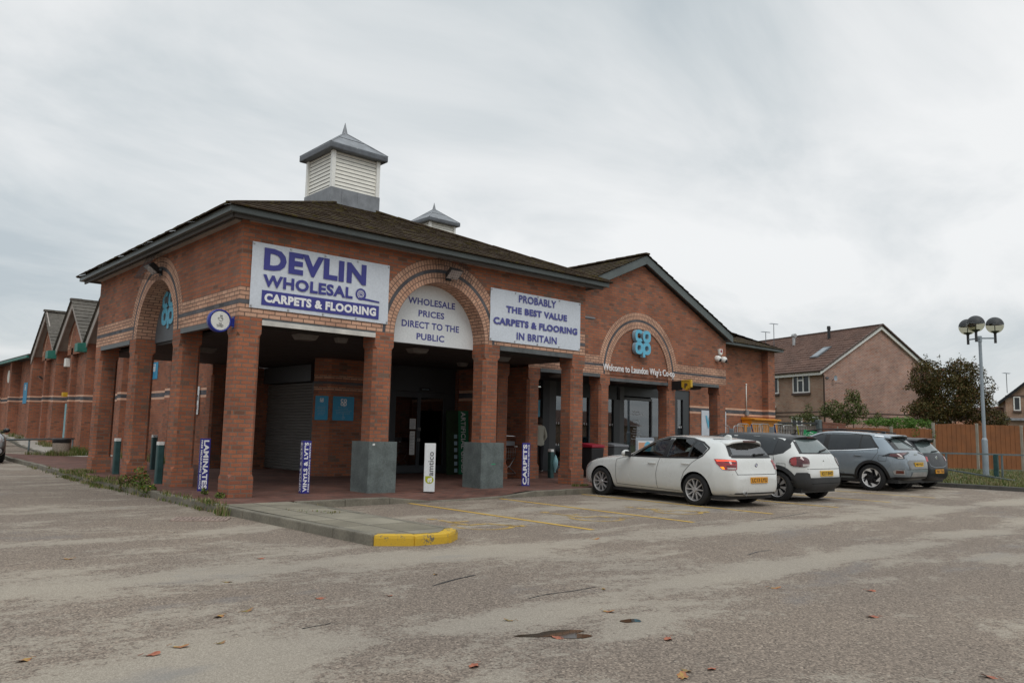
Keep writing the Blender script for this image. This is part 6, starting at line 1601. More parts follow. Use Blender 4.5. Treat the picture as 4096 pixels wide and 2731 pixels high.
# --- white small crossover hatch with black roof
st = [(-1.998, .42, .52, .60, .66, .54), (-1.985, .33, .58, .68, .76, .60), (-1.955, .28, .66, .78, .81, .635), (-1.92, .26, .78, .90, .835, .65), (-1.88, .25, .87, .985, .85, .65), (-1.80, .245, .92, 1.07, .86, .635), (-1.66, .24, .945, 1.235, .868, .605), (-1.53, .235, .955, 1.36, .872, .59), (-1.44, .235, .96, 1.405, .873, .585), (-1.05, .23, .96, 1.445, .874, .59), (-.4, .225, .955, 1.474, .874, .595), (.25, .225, .95, 1.462, .874, .595), (.6, .225, .94, 1.41, .874, .59), (.85, .23, .935, 1.29, .873, .60), (1.1, .23, .93, 1.12, .87, .63), (1.3, .235, .91, 1.03, .865, .66), (1.55, .24, .85, .97, .85, .64), (1.78, .25, .76, .87, .80, .58), (1.92, .27, .64, .74, .70, .5), (1.985, .33, .54, .62, .56, .42), (1.998, .40, .50, .54, .46, .36)]
c = Car('hatchback', 'white small hatchback with black roof and thick black bumper, second parked car', (11.08, -3.10, Y0), R(-1.), 'paint_white', st, (-1.318, 1.22, .315, .873), roof=(7, 14, 7, 8), roofpaint='paint_black')
win = [(1.05, .96), (.80, 1.16), (.55, 1.30), (.2, 1.385), (-.4, 1.40), (-1.0, 1.365), (-1.30, 1.30), (-1.52, 1.20), (-1.54, 1.14), (-1.42, 1.03), (-1.2, .985), (-.6, .965)]
for ax in ('L', 'R'):
    f = c.part('window_surround', 'black_gloss', [([(lerp(-.3, y, 1.025), lerp(1.16, z, 1.10)) for y, z in win], ax, .004)])
    c.part('side_window', 'window_glass', [([(1.0, .975), (.78, 1.15), (.53, 1.285), (.19, 1.37), (-.1, 1.38), (-.1, .975)], ax, .008)], f)
    c.part('side_window', 'window_glass', [([(-.2, .975), (-.2, 1.385), (-.4, 1.385), (-.98, 1.352), (-1.24, 1.295), (-1.22, 1.0), (-.6, .978)], ax, .008)], f)
    c.seam([[(-.15, .95), (-.15, .35)], [(-1.22, .98), (-1.26, .85), (-1.12, .62), (-.98, .40)], [(.85, .92), (.88, .4)]], ax)
    c.seam([[(-1.42+.10, .80), (-1.42-.10, .80), (-1.42-.10, .67), (-1.42+.10, .67), (-1.42+.10, .80)]], ax, .007)
    tr = []      # plastic arch trims and sill
    mb = MB()
    for yc in (-1.318, 1.22):
        for i in range(22):
            a0, a1 = R(-8+196*i/22), R(-8+196*(i+1)/22)
            c.decal(mb, [(yc+r_*math.cos(a), .31+r_*math.sin(a)) for r_, a in ((.372, a0), (.46, a0), (.46, a1), (.372, a1))], ax, .010)
    c.decal(mb, [(-.86, .23), (.76, .23), (.76, .38), (-.86, .38)], ax, .008)
    mb.build('arch_trim', 'trim_plastic', c.t, smooth=True, fix=False)
rw = [(-.655, 1.02), (.655, 1.02), (.60, 1.17), (.53, 1.31), (.42, 1.365), (-.42, 1.365), (-.53, 1.31), (-.60, 1.17)]
f = c.part('rear_window_surround', 'black_gloss', [([(x*1.03, lerp(1.18, z, 1.05)) for x, z in rw], 'rear', .004)]); c.part('rear_window', 'rear_glass_sky_tone', [([(x*.93, lerp(1.18, z, .9)) for x, z in rw], 'rear', .008)], f)
c.spoiler(-1.36, -1.62, .56, .030, .040, 'paint_black', .12)
for sg in (-1, 1):
    ax = (sg, .80, -1.90); cx0, cz0 = .03, .845
    lt = c.part('tail_light', 'tail_dark', [([(cx0+.20*math.copysign(abs(math.cos(a))**.75, math.cos(a)), cz0+.105*math.copysign(abs(math.sin(a))**.75, math.sin(a))) for a in [R(k*15) for k in range(24)]], ax, .016, 0, .035)])
    c.part('lens', 'tail_red', [([(.205, .87), (.17, .92), (.10, .94), (.09, .86), (.10, .78), (.15, .77), (.20, .80)], ax, .019, 0, .035)], lt)
    c.part('lens', 'tail_clear', [([(-.02, .80), (-.155, .80), (-.15, .765), (-.02, .755)], ax, .019, 0, .035)], lt)
    # bumper corner pods
    c.part('bumper_pod', 'trim_plastic', [([(.26, .30), (.17, .52), (.10, .62), (-.10, .63), (-.15, .60), (-.17, .50), (-.2, .28)], ax, .024, 0, .05)])
    c.part('headlight', 'headlight', [([(1.85, .66), (1.62, .72), (1.62, .62), (1.86, .58)], 'L' if sg < 0 else 'R', .006)])
c.part('bumper', 'trim_plastic', [([(-.80, .27), (.80, .27), (.80, .52), (-.80, .52)], 'rear', .018), ([(-1.96, .28), (-1.70, .28), (-1.76, .46), (-1.96, .52)], 'L', .014), ([(-1.96, .28), (-1.70, .28), (-1.76, .46), (-1.96, .52)], 'R', .014)])
c.seam([[(-.8, .40), (.8, .40)]], 'rear', .012, .022, 'rubber')
c.plate(.605, 'KS17 BWD', 'plate', dy=.012)
c.seam([[(-.66, .70), (.66, .70)], [(-.66, .70), (-.72, .78)], [(.66, .70), (.72, .78)]], 'rear', .010)
mb = MB(); p = c.proj(0, .88, 'rear', .006)
for dz in (0, -.045): stroke(mb, [(-.045, .84+dz-.02), (0, .88+dz), (.045, .84+dz-.02)], .018, p.y-.004, 0, 0)
mb.build('badge', 'chrome', c.t, fix=False)
mb = MB(); a, b = c.proj(.02, 1.05, 'rear', .03), c.proj(.40, 1.10, 'rear', .03); mb.bar(a, b, .03, .03); mb.build('rear_wiper', 'black', c.t, bevel=.008)
mb = MB(); mb.tube([(0, -1.25, 1.43), (0, -1.32, 1.52)], .012, 6); mb.box(-.03, .03, -1.30, -1.2, 1.425, 1.45); mb.build('aerial', 'black', c.t)
c.mirror(.85, 1.0, .97, 'paint_white'); c.handles([(.02, .84), (-.98, .86)], 'paint_white'); c.wheel('fan')
mb = MB(); mb.box(-.72, .72, -1.8, 1.7, .19, .28); mb.build('underbody', 'black', c.t)

# --- silver-blue SUV
st = [(-2.257, .50, .60, .68, .72, .60), (-2.235, .40, .66, .78, .82, .66), (-2.19, .34, .80, .94, .87, .70), (-2.14, .32, .93, 1.045, .89, .70), (-2.06, .31, 1.0, 1.115, .905, .69), (-1.95, .30, 1.035, 1.21, .915, .665), (-1.75, .29, 1.05, 1.40, .925, .63), (-1.58, .29, 1.055, 1.54, .928, .615), (-1.46, .285, 1.055, 1.575, .93, .61), (-.9, .28, 1.04, 1.615, .931, .615), (-.3, .28, 1.025, 1.645, .931, .62), (.15, .28, 1.015, 1.64, .931, .62), (.50, .28, 1.01, 1.585, .931, .615), (.80, .28, 1.0, 1.43, .93, .63), (1.12, .285, .985, 1.21, .927, .67), (1.42, .29, .97, 1.095, .92, .70), (1.85, .30, .90, 1.02, .895, .68), (2.05, .31, .80, .92, .85, .62), (2.18, .34, .66, .78, .75, .54), (2.24, .42, .58, .66, .62, .46), (2.257, .48, .55, .60, .5, .4)]
c = Car('suv', 'silver blue tall SUV with black wheel arches, third of the parked cars', (16.73, -2.62, Y0), R(0.), 'paint_silver', st, (-1.33, 1.35, .358, .931))
win = [(1.02, 1.05), (.80, 1.24), (.52, 1.43), (.22, 1.535), (-.05, 1.56), (-.6, 1.55), (-1.15, 1.515), (-1.22, 1.49), (-1.50, 1.19), (-1.50, 1.165), (-.9, 1.115), (0, 1.065), (.6, 1.05)]
for ax in ('L', 'R'):
    f = c.part('window_surround', 'black', [([(lerp(-.15, y, 1.02), lerp(1.30, z, 1.07)) for y, z in win], ax, .004)])
    c.part('side_window', 'window_glass', [([(.97, 1.065), (.77, 1.24), (.50, 1.415), (.21, 1.515), (.06, 1.535), (.06, 1.07)], ax, .008)], f)
    c.part('side_window', 'window_glass', [([(-.08, 1.08), (-.08, 1.54), (-.6, 1.533), (-.98, 1.51), (-.98, 1.135)], ax, .008)], f)
    c.part('side_window', 'window_glass', [([(-1.02, 1.14), (-1.02, 1.508), (-1.14, 1.498), (-1.20, 1.47), (-1.44, 1.19), (-1.43, 1.175)], ax, .008)], f)
    c.seam([[(1.05, 1.035), (.6, 1.032), (0, 1.048), (-.9, 1.098), (-1.50, 1.15)]], ax, .024, .012, 'chrome')
    c.seam([[(-1.32, 1.50), (-1.62, 1.475), (-1.72, 1.42)]], ax, .028, .010, 'chrome')
    c.seam([[(.05, 1.03), (.10, .9), (.12, .45)], [(-1.50, 1.14), (-1.52, 1.05), (-1.38, .86), (-1.18, .72)], [(1.0, 1.0), (1.02, .5)]], ax)
    c.seam([[(-1.55, .98), (-1.72, .98), (-1.76, .93), (-1.74, .82), (-1.56, .82), (-1.53, .88), (-1.55, .98)]], ax, .007)
    mb = MB()
    for yc in (-1.33, 1.35):
        for i in range(24):
            a0, a1 = R(-10+200*i/24), R(-10+200*(i+1)/24)
            c.decal(mb, [(yc+r_*math.cos(a), .353+r_*math.sin(a)) for r_, a in ((.415, a0), (.485, a0), (.485, a1), (.415, a1))], ax, .010)
    c.decal(mb, [(-.84, .29), (.86, .29), (.86, .47), (-.84, .43)], ax, .008)
    mb.build('arch_trim', 'black', c.t, smooth=True, fix=False)
    c.part('sill_strip', 'paint_silver', [([(-.80, .30), (.2, .30), (.2, .375), (-.80, .375)], ax, .014)])
    c.part('fog_surround', 'zinc', [([(-2.16, .60), (-1.96, .60), (-1.90, .56), (-1.93, .475), (-2.16, .475)], ax, .014, 0, .04)])
    c.part('fog_light', 'tail_dark', [([(-2.14, .58), (-1.98, .58), (-1.96, .50), (-2.14, .50)], ax, .018, 0, .04)])
    mb = MB(); mb.tube([(.60*(-1 if ax == 'L' else 1), y, z) for y, z in ((.70, 1.60), (.3, 1.665), (-.4, 1.675), (-1.1, 1.63), (-1.4, 1.585))], .018, 6); mb.build('roof_rail', 'black', c.t, smooth=True)
rw = [(-.68, 1.14), (.68, 1.14), (.62, 1.30), (.56, 1.47), (-.56, 1.47), (-.62, 1.30)]
f = c.part('rear_window_surround', 'black_gloss', [([(x*1.08, lerp(1.3, z, 1.08)) for x, z in rw], 'rear', .004)]); c.part('rear_window', 'rear_glass_sky_tone', [([(x*.86, lerp(1.29, z, .88)) for x, z in rw], 'rear', .008)], f)
c.spoiler(-1.40, -1.84, .60, .045, .045, 'paint_silver', .0)
mb = MB(); p_ = c.proj(0, -1.45, 'top', 0).z; mb.prism([(-.50, -1.5, p_-.10), (.50, -1.5, p_-.10), (.52, -1.80, p_-.085), (-.52, -1.80, p_-.085)], (0, 0, .02)); mb.build('spoiler_lining', 'black', c.t)
mb = MB(); pz_ = c.proj(0, -1.25, 'top', 0).z; mb.prism([(-.035, -1.15, pz_), (-.035, -1.38, pz_-.02), (-.035, -1.36, pz_+.05)], (.07, 0, 0)); mb.build('aerial_fin', 'black', c.t, bevel=.012)
for sg in (-1, 1):
    ax = (sg, .86, -2.08)
    lt = c.part('tail_light', 'black_gloss', [([(.36, .95), (.18, 1.04), (-.40, 1.075), (-.42, 1.05), (-.16, .97), (-.16, .90), (.02, .895), (.12, .935), (.20, .95)], ax, .010, 0, .04)])
    c.part('lens', 'tail_dark', [([(.16, 1.02), (-.34, 1.06), (-.12, .98), (-.10, .945), (.05, .945), (.2, .965)], ax, .014, 0, .04)], lt)
    c.part('lens', 'tail_clear', [([(.02, .935), (-.12, .935), (-.12, .905), (.0, .905)], ax, .016, 0, .04)], lt)
    c.part('headlight', 'headlight', [([(2.05, .90), (1.75, .96), (1.8, .86), (2.08, .8)], 'L' if sg < 0 else 'R', .006)])
c.part('tailgate_panel', 'paint_grey', [([(-.60, .62), (.60, .62), (.66, .80), (.52, .86), (-.52, .86), (-.66, .80)], 'rear', .006)])
c.part('skid_plate', 'zinc', [([(-.52, .42), (.52, .42), (.46, .54), (-.46, .54)], 'rear', .016)])
c.part('bumper', 'black', [([(-.82, .31), (.82, .31), (.80, .41), (-.80, .41)], 'rear', .012)])
c.seam([[(-.80, .61), (.80, .61)], [(-.64, .90), (-.60, .62)], [(.64, .90), (.60, .62)]], 'rear', .010)
c.plate(.745, 'MJ24 KLC', 'plate')
mb = MB(); p = c.proj(0, 1.01, 'rear', .006); put_text(mb, 'KIA', (-.10, p.y-.006, .985), XU, ZU, .20, .05, 0, .03); mb.build('badge', 'chrome', c.t, fix=False)
mb = MB(); a, b = c.proj(-.08, 1.42, 'rear', .03), c.proj(.35, 1.18, 'rear', .03); mb.bar(a, b, .022, .022); mb.build('rear_wiper', 'black', c.t)
c.mirror(1.0, 1.1, 1.03, 'paint_silver'); c.handles([(.26, .93), (-.98, .955)], 'paint_silver'); c.wheel('blade', 'alloy_bright')
mb = MB(); mb.box(-.76, .76, -2.0, 1.9, .23, .33); mb.build('underbody', 'black', c.t); c.t.scale = (.965, .965, .965)

# --- dark small hatch at the end of the row
s0 = [(-2.01, .42, .52, .60, .66, .54), (-1.995, .33, .58, .68, .77, .60), (-1.96, .27, .68, .80, .83, .64), (-1.92, .25, .80, .91, .85, .66), (-1.86, .24, .89, 1.01, .865, .655), (-1.74, .235, .925, 1.14, .875, .63), (-1.60, .23, .94, 1.29, .88, .605), (-1.50, .23, .945, 1.39, .882, .59), (-1.40, .23, .95, 1.425, .884, .585), (-.9, .225, .95, 1.465, .885, .59), (-.3, .22, .945, 1.48, .885, .595), (.3, .22, .94, 1.46, .885, .59), (.62, .22, .93, 1.40, .885, .59), (.9, .225, .925, 1.26, .884, .60), (1.15, .225, .915, 1.09, .88, .64), (1.35, .23, .89, 1.0, .87, .66), (1.62, .24, .82, .93, .85, .63), (1.85, .26, .70, .80, .77, .55), (1.97, .32, .58, .66, .64, .46), (2.01, .40, .5, .56, .5, .36)]
c = Car('hatchback', 'black small hatchback with roof spoiler, last of the parked cars beside the verge', (18.62, -2.62, Y0), R(-2.), 'paint_dark', s0, (-1.33, 1.2, .305, .885))
win = [(1.05, .96), (.80, 1.15), (.52, 1.30), (.2, 1.38), (-.4, 1.395), (-1.0, 1.35), (-1.35, 1.25), (-1.50, 1.13), (-1.3, 1.03), (-.6, .98)]
for ax in ('L', 'R'): c.part('side_window', 'window_glass', [(win, ax, .006)]); c.seam([[(-.15, .95), (-.12, .35)], [(-1.25, 1.0), (-1.2, .8), (-1.0, .6)]], ax)
rw = [(-.64, 1.0), (.64, 1.0), (.58, 1.17), (.50, 1.35), (-.50, 1.35), (-.58, 1.17)]
c.part('rear_window', 'rear_glass_sky_tone', [(rw, 'rear', .006)])
c.spoiler(-1.32, -1.76, .57, .02, .05, 'paint_dark', .15)
for sg in (-1, 1):
    ax = (sg, .81, -1.92); c.part('tail_light', 'tail_red', [([(.17, .93), (.0, .935), (-.19, .90), (-.19, .78), (-.03, .74), (.08, .78)], ax, .010, 0, .04)])
c.plate(.50, 'YE67 TRX', 'plate_orange'); mb = MB(); p = c.proj(0, .87, 'rear', .0); mb.cyl((0, p.y-.012, .87), (0, p.y+.03, .87), .055, .055, 20); mb.build('badge', 'chrome', c.t, bevel=.006)
c.seam([[(-.55, .80), (-.50, .66), (-.25, .61), (.25, .61), (.50, .66), (.55, .80)]], 'rear', .012, .004, 'lamp_grey')
mb = MB(); a, b = c.proj(-.1, 1.03, 'rear', .03), c.proj(.36, 1.05, 'rear', .03); mb.bar(a, b, .022, .022); mb.build('rear_wiper', 'black', c.t)
c.mirror(.85, 1.0, .98, 'paint_dark'); c.wheel('seven'); mb = MB(); mb.box(-.72, .72, -1.8, 1.7, .18, .27); mb.build('underbody', 'black', c.t)

# --- grey car at the far left, only its nose in the frame
st = [(-1.95, .4, .6, .7, .6, .5), (-1.85, .25, .85, .95, .80, .62), (-1.6, .22, .92, 1.25, .85, .6), (-1.3, .2, .93, 1.38, .86, .6), (-.3, .2, .93, 1.41, .86, .62), (.3, .2, .92, 1.39, .86, .62), (.55, .2, .92, 1.3, .86, .62), (.85, .2, .92, 1.06, .86, .66), (1.05, .2, .90, .99, .86, .68), (1.45, .2, .86, .94, .85, .66), (1.72, .21, .74, .86, .82, .6), (1.86, .22, .60, .74, .76, .54), (1.93, .27, .5, .58, .66, .46), (1.95, .36, .46, .52, .52, .4)]
c = Car('parked_car', 'dark grey small car facing the camera, only its nose showing at the far left edge', (-1.27, 18.35, Y0), R(180), 'paint_grey', st, (-1.25, 1.24, .31, .86), group='cars away from the row')
for ax in ('L', 'R'): c.part('side_window', 'window_glass', [([(.62, .96), (.42, 1.30), (-.9, 1.32), (-1.35, 1.25), (-1.45, 1.0)], ax, .005)])
for sg in (-1, 1):
    mb = MB(); p = c.proj(sg*.56, .70, 'front', 0); mb.ball((0, 0, 0), 1, 18, 10); mb.v = [(p.x+vx*.135, p.y-.05+vy*.11, p.z+vz*.16) for vx, vy, vz in mb.v]; h = mb.build('headlight', 'headlight', c.t, smooth=True)
    mb = MB(); q = c.proj(sg*.58, .40, 'front', .02); mb.lathe([(.09, 0), (.085, .02), (.0001, .025)], q, 20, 0, 'y'); mb.build('fog_light', 'zinc', c.t)
    c.part('bumper_trim', 'black', [([(sg*.35, .30), (sg*.72, .30), (sg*.72, .48), (sg*.40, .50)], 'front', .008)])
c.mirror(.62, 1.04, .98, 'black_gloss'); c.wheel('seven'); mb = MB(); mb.box(-.7, .7, -1.7, 1.6, .16, .26); mb.build('underbody', 'black', c.t)
# ------------------------------------------------------------------ foliage helpers
def leaves(mb, clumps, n, size, mats=1, up=.25, shell=.55, gap=-.36):
    """n leaf-sized quads spread through ellipsoid clumps (centre, radii)"""
    wts = [r[0]*r[1]*r[2] for _, r in clumps]; tot = sum(wts)
    for (c, r), w in zip(clumps, wts):
        for _ in range(int(n*w/tot)+1):
            while True:
                v = Vector((rnd(-1, 1), rnd(-1, 1), rnd(-1, 1)))
                l = v.length
                if .05 < l <= 1 and (l > shell or random.random() < .35): break
            k = 1 + .28*mnoise.noise(v.normalized()*2.3 + Vector(c)*1.7)
            p = Vector(c) + Vector((v.x*r[0], v.y*r[1], v.z*r[2]))*k
            if mnoise.noise(p*1.9) < gap: continue
            a = Vector((rnd(-1, 1), rnd(-1, 1), rnd(-1, 1)+up)).normalized(); b = a.orthogonal().normalized(); b.rotate(Matrix.Rotation(rnd(0, 6.28), 3, a)); d = a.cross(b)
            s = size*rnd(.55, 1.25)
            mb.add([p-b*s*.5, p+d*s*.32, p+b*s*.62, p-d*s*.32], [(0, 1, 2, 3)], random.randrange(mats))
def branches(mb, base, top, r, kids, spread, depth=2):
    base, top = Vector(base), Vector(top); pts = [base.lerp(top, i/4)+Vector((rnd(-1, 1), rnd(-1, 1), 0))*r*.8*(i > 0) for i in range(5)]
    mb.tube(pts, [r*(1-.6*i/4) for i in range(5)], 7)
    if depth:
        for _ in range(kids):
            p = pts[random.randrange(2, 5)]; q = p + Vector((rnd(-1, 1), rnd(-1, 1), rnd(.35, 1.1)))*spread; branches(mb, p, q, r*.45, kids-1, spread*.6, depth-1)
def tree(name, label, cat, base, trunk_top, r, clumps, n, size, mats, spread, kids=4, group=None):
    b = Vector(base); t = thing(name, label, cat, b, 0, group)
    mb = MB(); branches(mb, (0, 0, -.1), Vector(trunk_top)-b, r, kids, spread); mb.build('trunk', 'bark', t, smooth=True, fix=False)
    mb = MB(); leaves(mb, [(Vector(c)-b, rr) for c, rr in clumps], n, size, len(mats)); mb.build('crown', mats, t, fix=False)
    return t
def blades(mb, pts, h, n, spread, w=.010, lean=.45, mats=1):
    for (x, y, z) in pts:
        for _ in range(n):
            px, py = x+random.gauss(0, spread), y+random.gauss(0, spread); hh = h*rnd(.4, 1.15); a = rnd(0, 6.28); l = rnd(0, lean)*hh
            d = Vector((math.cos(a), math.sin(a), 0)); s = Vector((-d.y, d.x, 0))*w*rnd(.6, 1.3)
            p0 = Vector((px, py, z)); p1 = p0 + d*l*.35 + Vector((0, 0, hh*.6)); p2 = p0 + d*l + Vector((0, 0, hh))
            mb.add([p0-s, p0+s, p1+s*.8, p1-s*.8, p2], [(0, 1, 2, 3), (3, 2, 4)], random.randrange(mats))

# ------------------------------------------------------------------ houses behind the fence
HB = R(18.2); H0 = Vector((37.35, 8.23, 0))
hs = thing('brick_house', 'pale brick two-storey house with brown tiled roof, skylight and plain gable wall', 'house', H0, -HB)
mb = MB(); WG, ZE, ZA, LEN = 8.86, 5.10, 7.80, 15.
mb.poly([(0, 0, -.6), (WG, 0, -.6), (WG, 0, ZE), (WG/2, 0, ZA), (0, 0, ZE)], 0)
mb.poly([(0, 0, -.6), (0, LEN, -.6), (0, LEN, ZE), (0, 0, ZE)], 1); mb.poly([(WG, 0, -.6), (WG, LEN, -.6), (WG, LEN, ZE), (WG, 0, ZE)], 1)
mb.poly([(0, LEN, -.6), (WG, LEN, -.6), (WG, LEN, ZE), (WG/2, LEN, ZA), (0, LEN, ZE)], 0); mb.build('wall', ['house_brick', 'house_brick_tan'], hs, fix=False)
mb = MB()
for z in (2.45, 2.68): mb.box(-.012, WG, -.012, -.001, z, z+.07); mb.box(-.012, -.001, 0, LEN, z, z+.07)
mb.build('brick_band', 'wood_frame_brown', hs)
sl = math.atan2(ZA-ZE, WG/2); cs_, sn_ = math.cos(sl), math.sin(sl); L = (WG/2+.35)/cs_
mb = MB(); zo = ZE-.35*math.tan(sl)+.12
tiled(mb, (-.35, LEN, zo), (0, -1, 0), (cs_, 0, sn_), lambda s: 0., lambda s: LEN+.18, L, .33, .30, .035, 0, .01); tiled(mb, (WG+.35, -.18, zo), (0, 1, 0), (-cs_, 0, sn_), lambda s: 0., lambda s: LEN+.18, L, .33, .30, .035, 0, .01)
rf = mb.build('roof', 'roof_tile_brown', hs, fix=False)
mb = MB()
for i in range(34): mb.bar((WG/2, -.2+i*.45, ZA+.14), (WG/2, -.2+(i+1.02)*.45, ZA+.145), .2, .09)
for sg in (0, 1):
    x0 = -.35 if sg == 0 else WG+.35
    n = 16
    for i in range(n): a = Vector((lerp(x0, WG/2, i/n), -.2, lerp(zo, ZA+.12, i/n)+.03)); b = Vector((lerp(x0, WG/2, (i+1.03)/n), -.2, lerp(zo, ZA+.12, (i+1.03)/n)+.045)); mb.bar(a, b, .12, .09)
mb.build('ridge_tiles', 'wood_frame_brown', rf, bevel=.02)
mb = MB()
for x0 in (-.35, WG+.35): mb.prism([(x0, -.15, zo-.02), (WG/2, -.15, ZA+.07), (WG/2, -.15, ZA-.13), (x0, -.15, zo-.20)], (0, .10, 0))
mb.box(-.30, -.27, -.1, LEN, ZE-.32, ZE-.13); mb.build('verge_board', 'white_pvc', hs)
mb = MB(); mb.tube([(-.40, -.12, ZE-.10), (-.40, LEN, ZE-.10)], .06, 8); mb.tube([(-.40, .02, ZE-.12), (-.10, -.10, ZE-.35), (-.10, -.10, -.3)], .045, 8); mb.build('gutter', 'wood_frame_brown', hs, smooth=True)
# skylight, flues
def onroof(g, f, h=0.): return Vector((g, f, ZE+.12+g*math.tan(sl)+h))
def roofbox(f0, f1, g0, g1, h0, h1, mb, mat=0):
    n = Vector((-sn_, 0, cs_)); q = [onroof(g, f)+n*h for h in (h0, h1) for g, f in ((g0, f0), (g1, f0), (g1, f1), (g0, f1))]
    mb.add(q, [(0,3,2,1),(4,5,6,7),(0,1,5,4),(1,2,6,5),(2,3,7,6),(3,0,4,7)], mat)
mb = MB(); roofbox(1.60, 2.22, 1.15, 2.30, -.02, .09, mb); sk = mb.build('skylight', 'board_grey', rf, bevel=.01); mb = MB(); roofbox(1.68, 2.14, 1.23, 2.2, .09, .10, mb); mb.build('pane', 'skylight_glass', sk)
mb = MB(); p = onroof(3.48, 2.99); mb.cyl(p, p+Vector((0, 0, .72)), .09, .09, 12); mb.cyl(p+Vector((0, 0, .62)), p+Vector((0, 0, .80)), .12, .10, 12); mb.build('flue', 'black', rf, smooth=True, sharp=40)
mb = MB(); p = onroof(3.19, 5.66); mb.cyl(p, p+Vector((0, 0, .55)), .10, .10, 12); mb.cyl(p+Vector((0, -.12, .62)), p+Vector((0, .12, .62)), .14, .14, 12); mb.build('flue', 'zinc', rf, smooth=True, sharp=40)
def house_window(parent, o, U, N, w, h, lights, sill=True):
    """white frame, panes, brick sill; o lower-left corner on the wall"""
    o, U, N = Vector(o), Vector(U), Vector(N); Z = Vector((0, 0, 1)); mb = MB(); t = .07
    def b(m, u0, u1, z0, z1, d0, d1): m.prism([o+U*u0+Z*z0+N*d0, o+U*u1+Z*z0+N*d0, o+U*u1+Z*z1+N*d0, o+U*u0+Z*z1+N*d0], N*(d1-d0))
    b(mb, 0, w, 0, t, -.03, .05); b(mb, 0, w, h-t, h, -.03, .05); b(mb, 0, t, t, h-t, -.03, .05); b(mb, w-t, w, t, h-t, -.03, .05)
    for k in lights[1:-1]: b(mb, w*k-t*.6, w*k+t*.6, t, h-t, -.03, .05)
    if len(lights) > 3: b(mb, w*lights[1]+t*.6, w*lights[2]-t*.6, h*.62, h*.62+t, -.03, .05)
    wn_ = mb.build('window', 'white_pvc', parent)
    for k0, k1 in zip(lights, lights[1:]): mb = MB(); b(mb, max(t*.5, w*k0), min(w-t*.5, w*k1), t*.5, h-t*.5, .0, .012); mb.build('pane', 'window_glass', wn_)
    if sill: mb = MB(); b(mb, -.04, w+.04, -.13, -.002, 0., .12); mb.build('sill', 'wood_frame_brown', wn_)
NL, UL = (-1, 0, 0), (0, -1, 0)
house_window(hs, (0, 2.39, 3.83), UL, NL, 1.34, 1.12, [0, .30, .62, 1]); house_window(hs, (0, 4.30, 3.85), UL, NL, .72, 1.05, [0, 1]); house_window(hs, (0, 7.4, 3.85), UL, NL, 1.3, 1.05, [0, .5, 1]); house_window(hs, (0, 2.55, 1.35), UL, NL, .86, 1.10, [0, .5, 1]); house_window(hs, (0, 1.08, .3), UL, NL, .64, 2.16, [0, 1], False)
mb = MB(); mb.prism([(-.02, 3.9, 2.35), (-1.1, 3.9, 2.35), (-.02, 3.9, 3.05)], (0, 1.9, 0)); pc_ = mb.build('porch_roof', 'teal_door', hs); mb = MB(); mb.bar((-1.18, 3.87, 2.34), (-.02, 3.87, 3.10), .06, .12); mb.build('porch_board', 'white_pvc', pc_)
mb = MB(); mb.box(-1.05, -.03, 4.0, 5.7, -.4, 2.34); mb.build('porch', 'sign_white', hs)
t = thing('satellite_dish', 'small grey satellite dish at the upper left of the plain gable wall', 'satellite dish', H0+Vector((math.cos(HB)*.62, -math.sin(HB)*.62, 4.62)), -HB)
mb = MB(); mb.ball((0, 0, 0), .30, 16, 8, 0, (1, 1, 1), .0, .16); mb.v = [(x*.9, -.22-(z+.30)*1.0, y*1.15) for x, y, z in mb.v]; mb.build('dish', 'lamp_grey', t, smooth=True); mb = MB(); mb.tube([(0, 0, -.1), (0, -.18, -.05)], .02, 6); mb.tube([(0, -.2, -.28), (.35, -.45, -.30)], .015, 6); mb.box(-.5, -.3, -.05, 0, -.04, .06); mb.build('arm', 'board_grey', t)
def aerial(label, x, y, z0, z1, parent=None):
    t = thing('tv_aerial', label, 'aerial', (x, y, z0)); mb = MB(); mb.tube([(0, 0, 0), (0, 0, z1-z0)], .022, 6); mb.build('mast', 'board_grey', t)
    mb = MB(); mb.tube([(-.35, .1, z1-z0), (.35, -.1, z1-z0)], .015, 5)
    for i in range(7): x_ = -.3+.1*i; mb.tube([(x_-.03, -.12-x_*.28, z1-z0+.02), (x_+.03, .12-x_*.28, z1-z0+.02)], .009, 4)
    mb.build('elements', 'lamp_grey', t)
aerial('tall tv aerial on a mast behind the pale house roof', 42.6, 14.3, 6.9, 8.75); aerial('shorter tv aerial at the left end of the pale house roof', 40.9, 13.9, 6.0, 8.0)
# right-hand house: gable end, tiled wing, garage
h2 = thing('brick_house', 'tan brick house with dark barge boards and a narrow window at the right edge', 'house', (56.43, 4.86, 0), R(-70))
mb = MB(); mb.poly([(0, 0, -.6), (6, 0, -.6), (6, 0, 4.32), (3, 0, 6.85), (0, 0, 4.32)]); mb.poly([(0, 0, -.6), (0, 8, -.6), (0, 8, 4.32), (0, 0, 4.32)]); mb.build('wall', 'house_brick_tan', h2, fix=False)
mb = MB(); mb.box(.0, 6, -.012, -.001, 4.38, 4.45); mb.box(0, 6, -.012, -.001, 4.28, 4.34); mb.build('brick_band', 'wood_frame_brown', h2)
mb = MB(); a40 = math.atan2(2.53, 3); tiled(mb, (-.4, 8, 3.98), (0, -1, 0), (math.cos(a40), 0, math.sin(a40)), lambda s: 0., lambda s: 8.3, 4.45, .33, .3, .035); mb.poly([(-.35, -.1, 3.97), (-.35, 8, 3.97), (3, 8, 6.80), (3, -.1, 6.80)]); rf2 = mb.build('roof', 'roof_tile_brown', h2, fix=False)
mb = MB(); 
for x0 in (-.42, 6.42): mb.prism([(x0, -.3, 4.00), (3, -.3, 6.98), (3, -.3, 6.72), (x0, -.3, 3.78)], (0, .08, 0))
mb.build('barge_board', 'paint_dark', h2)
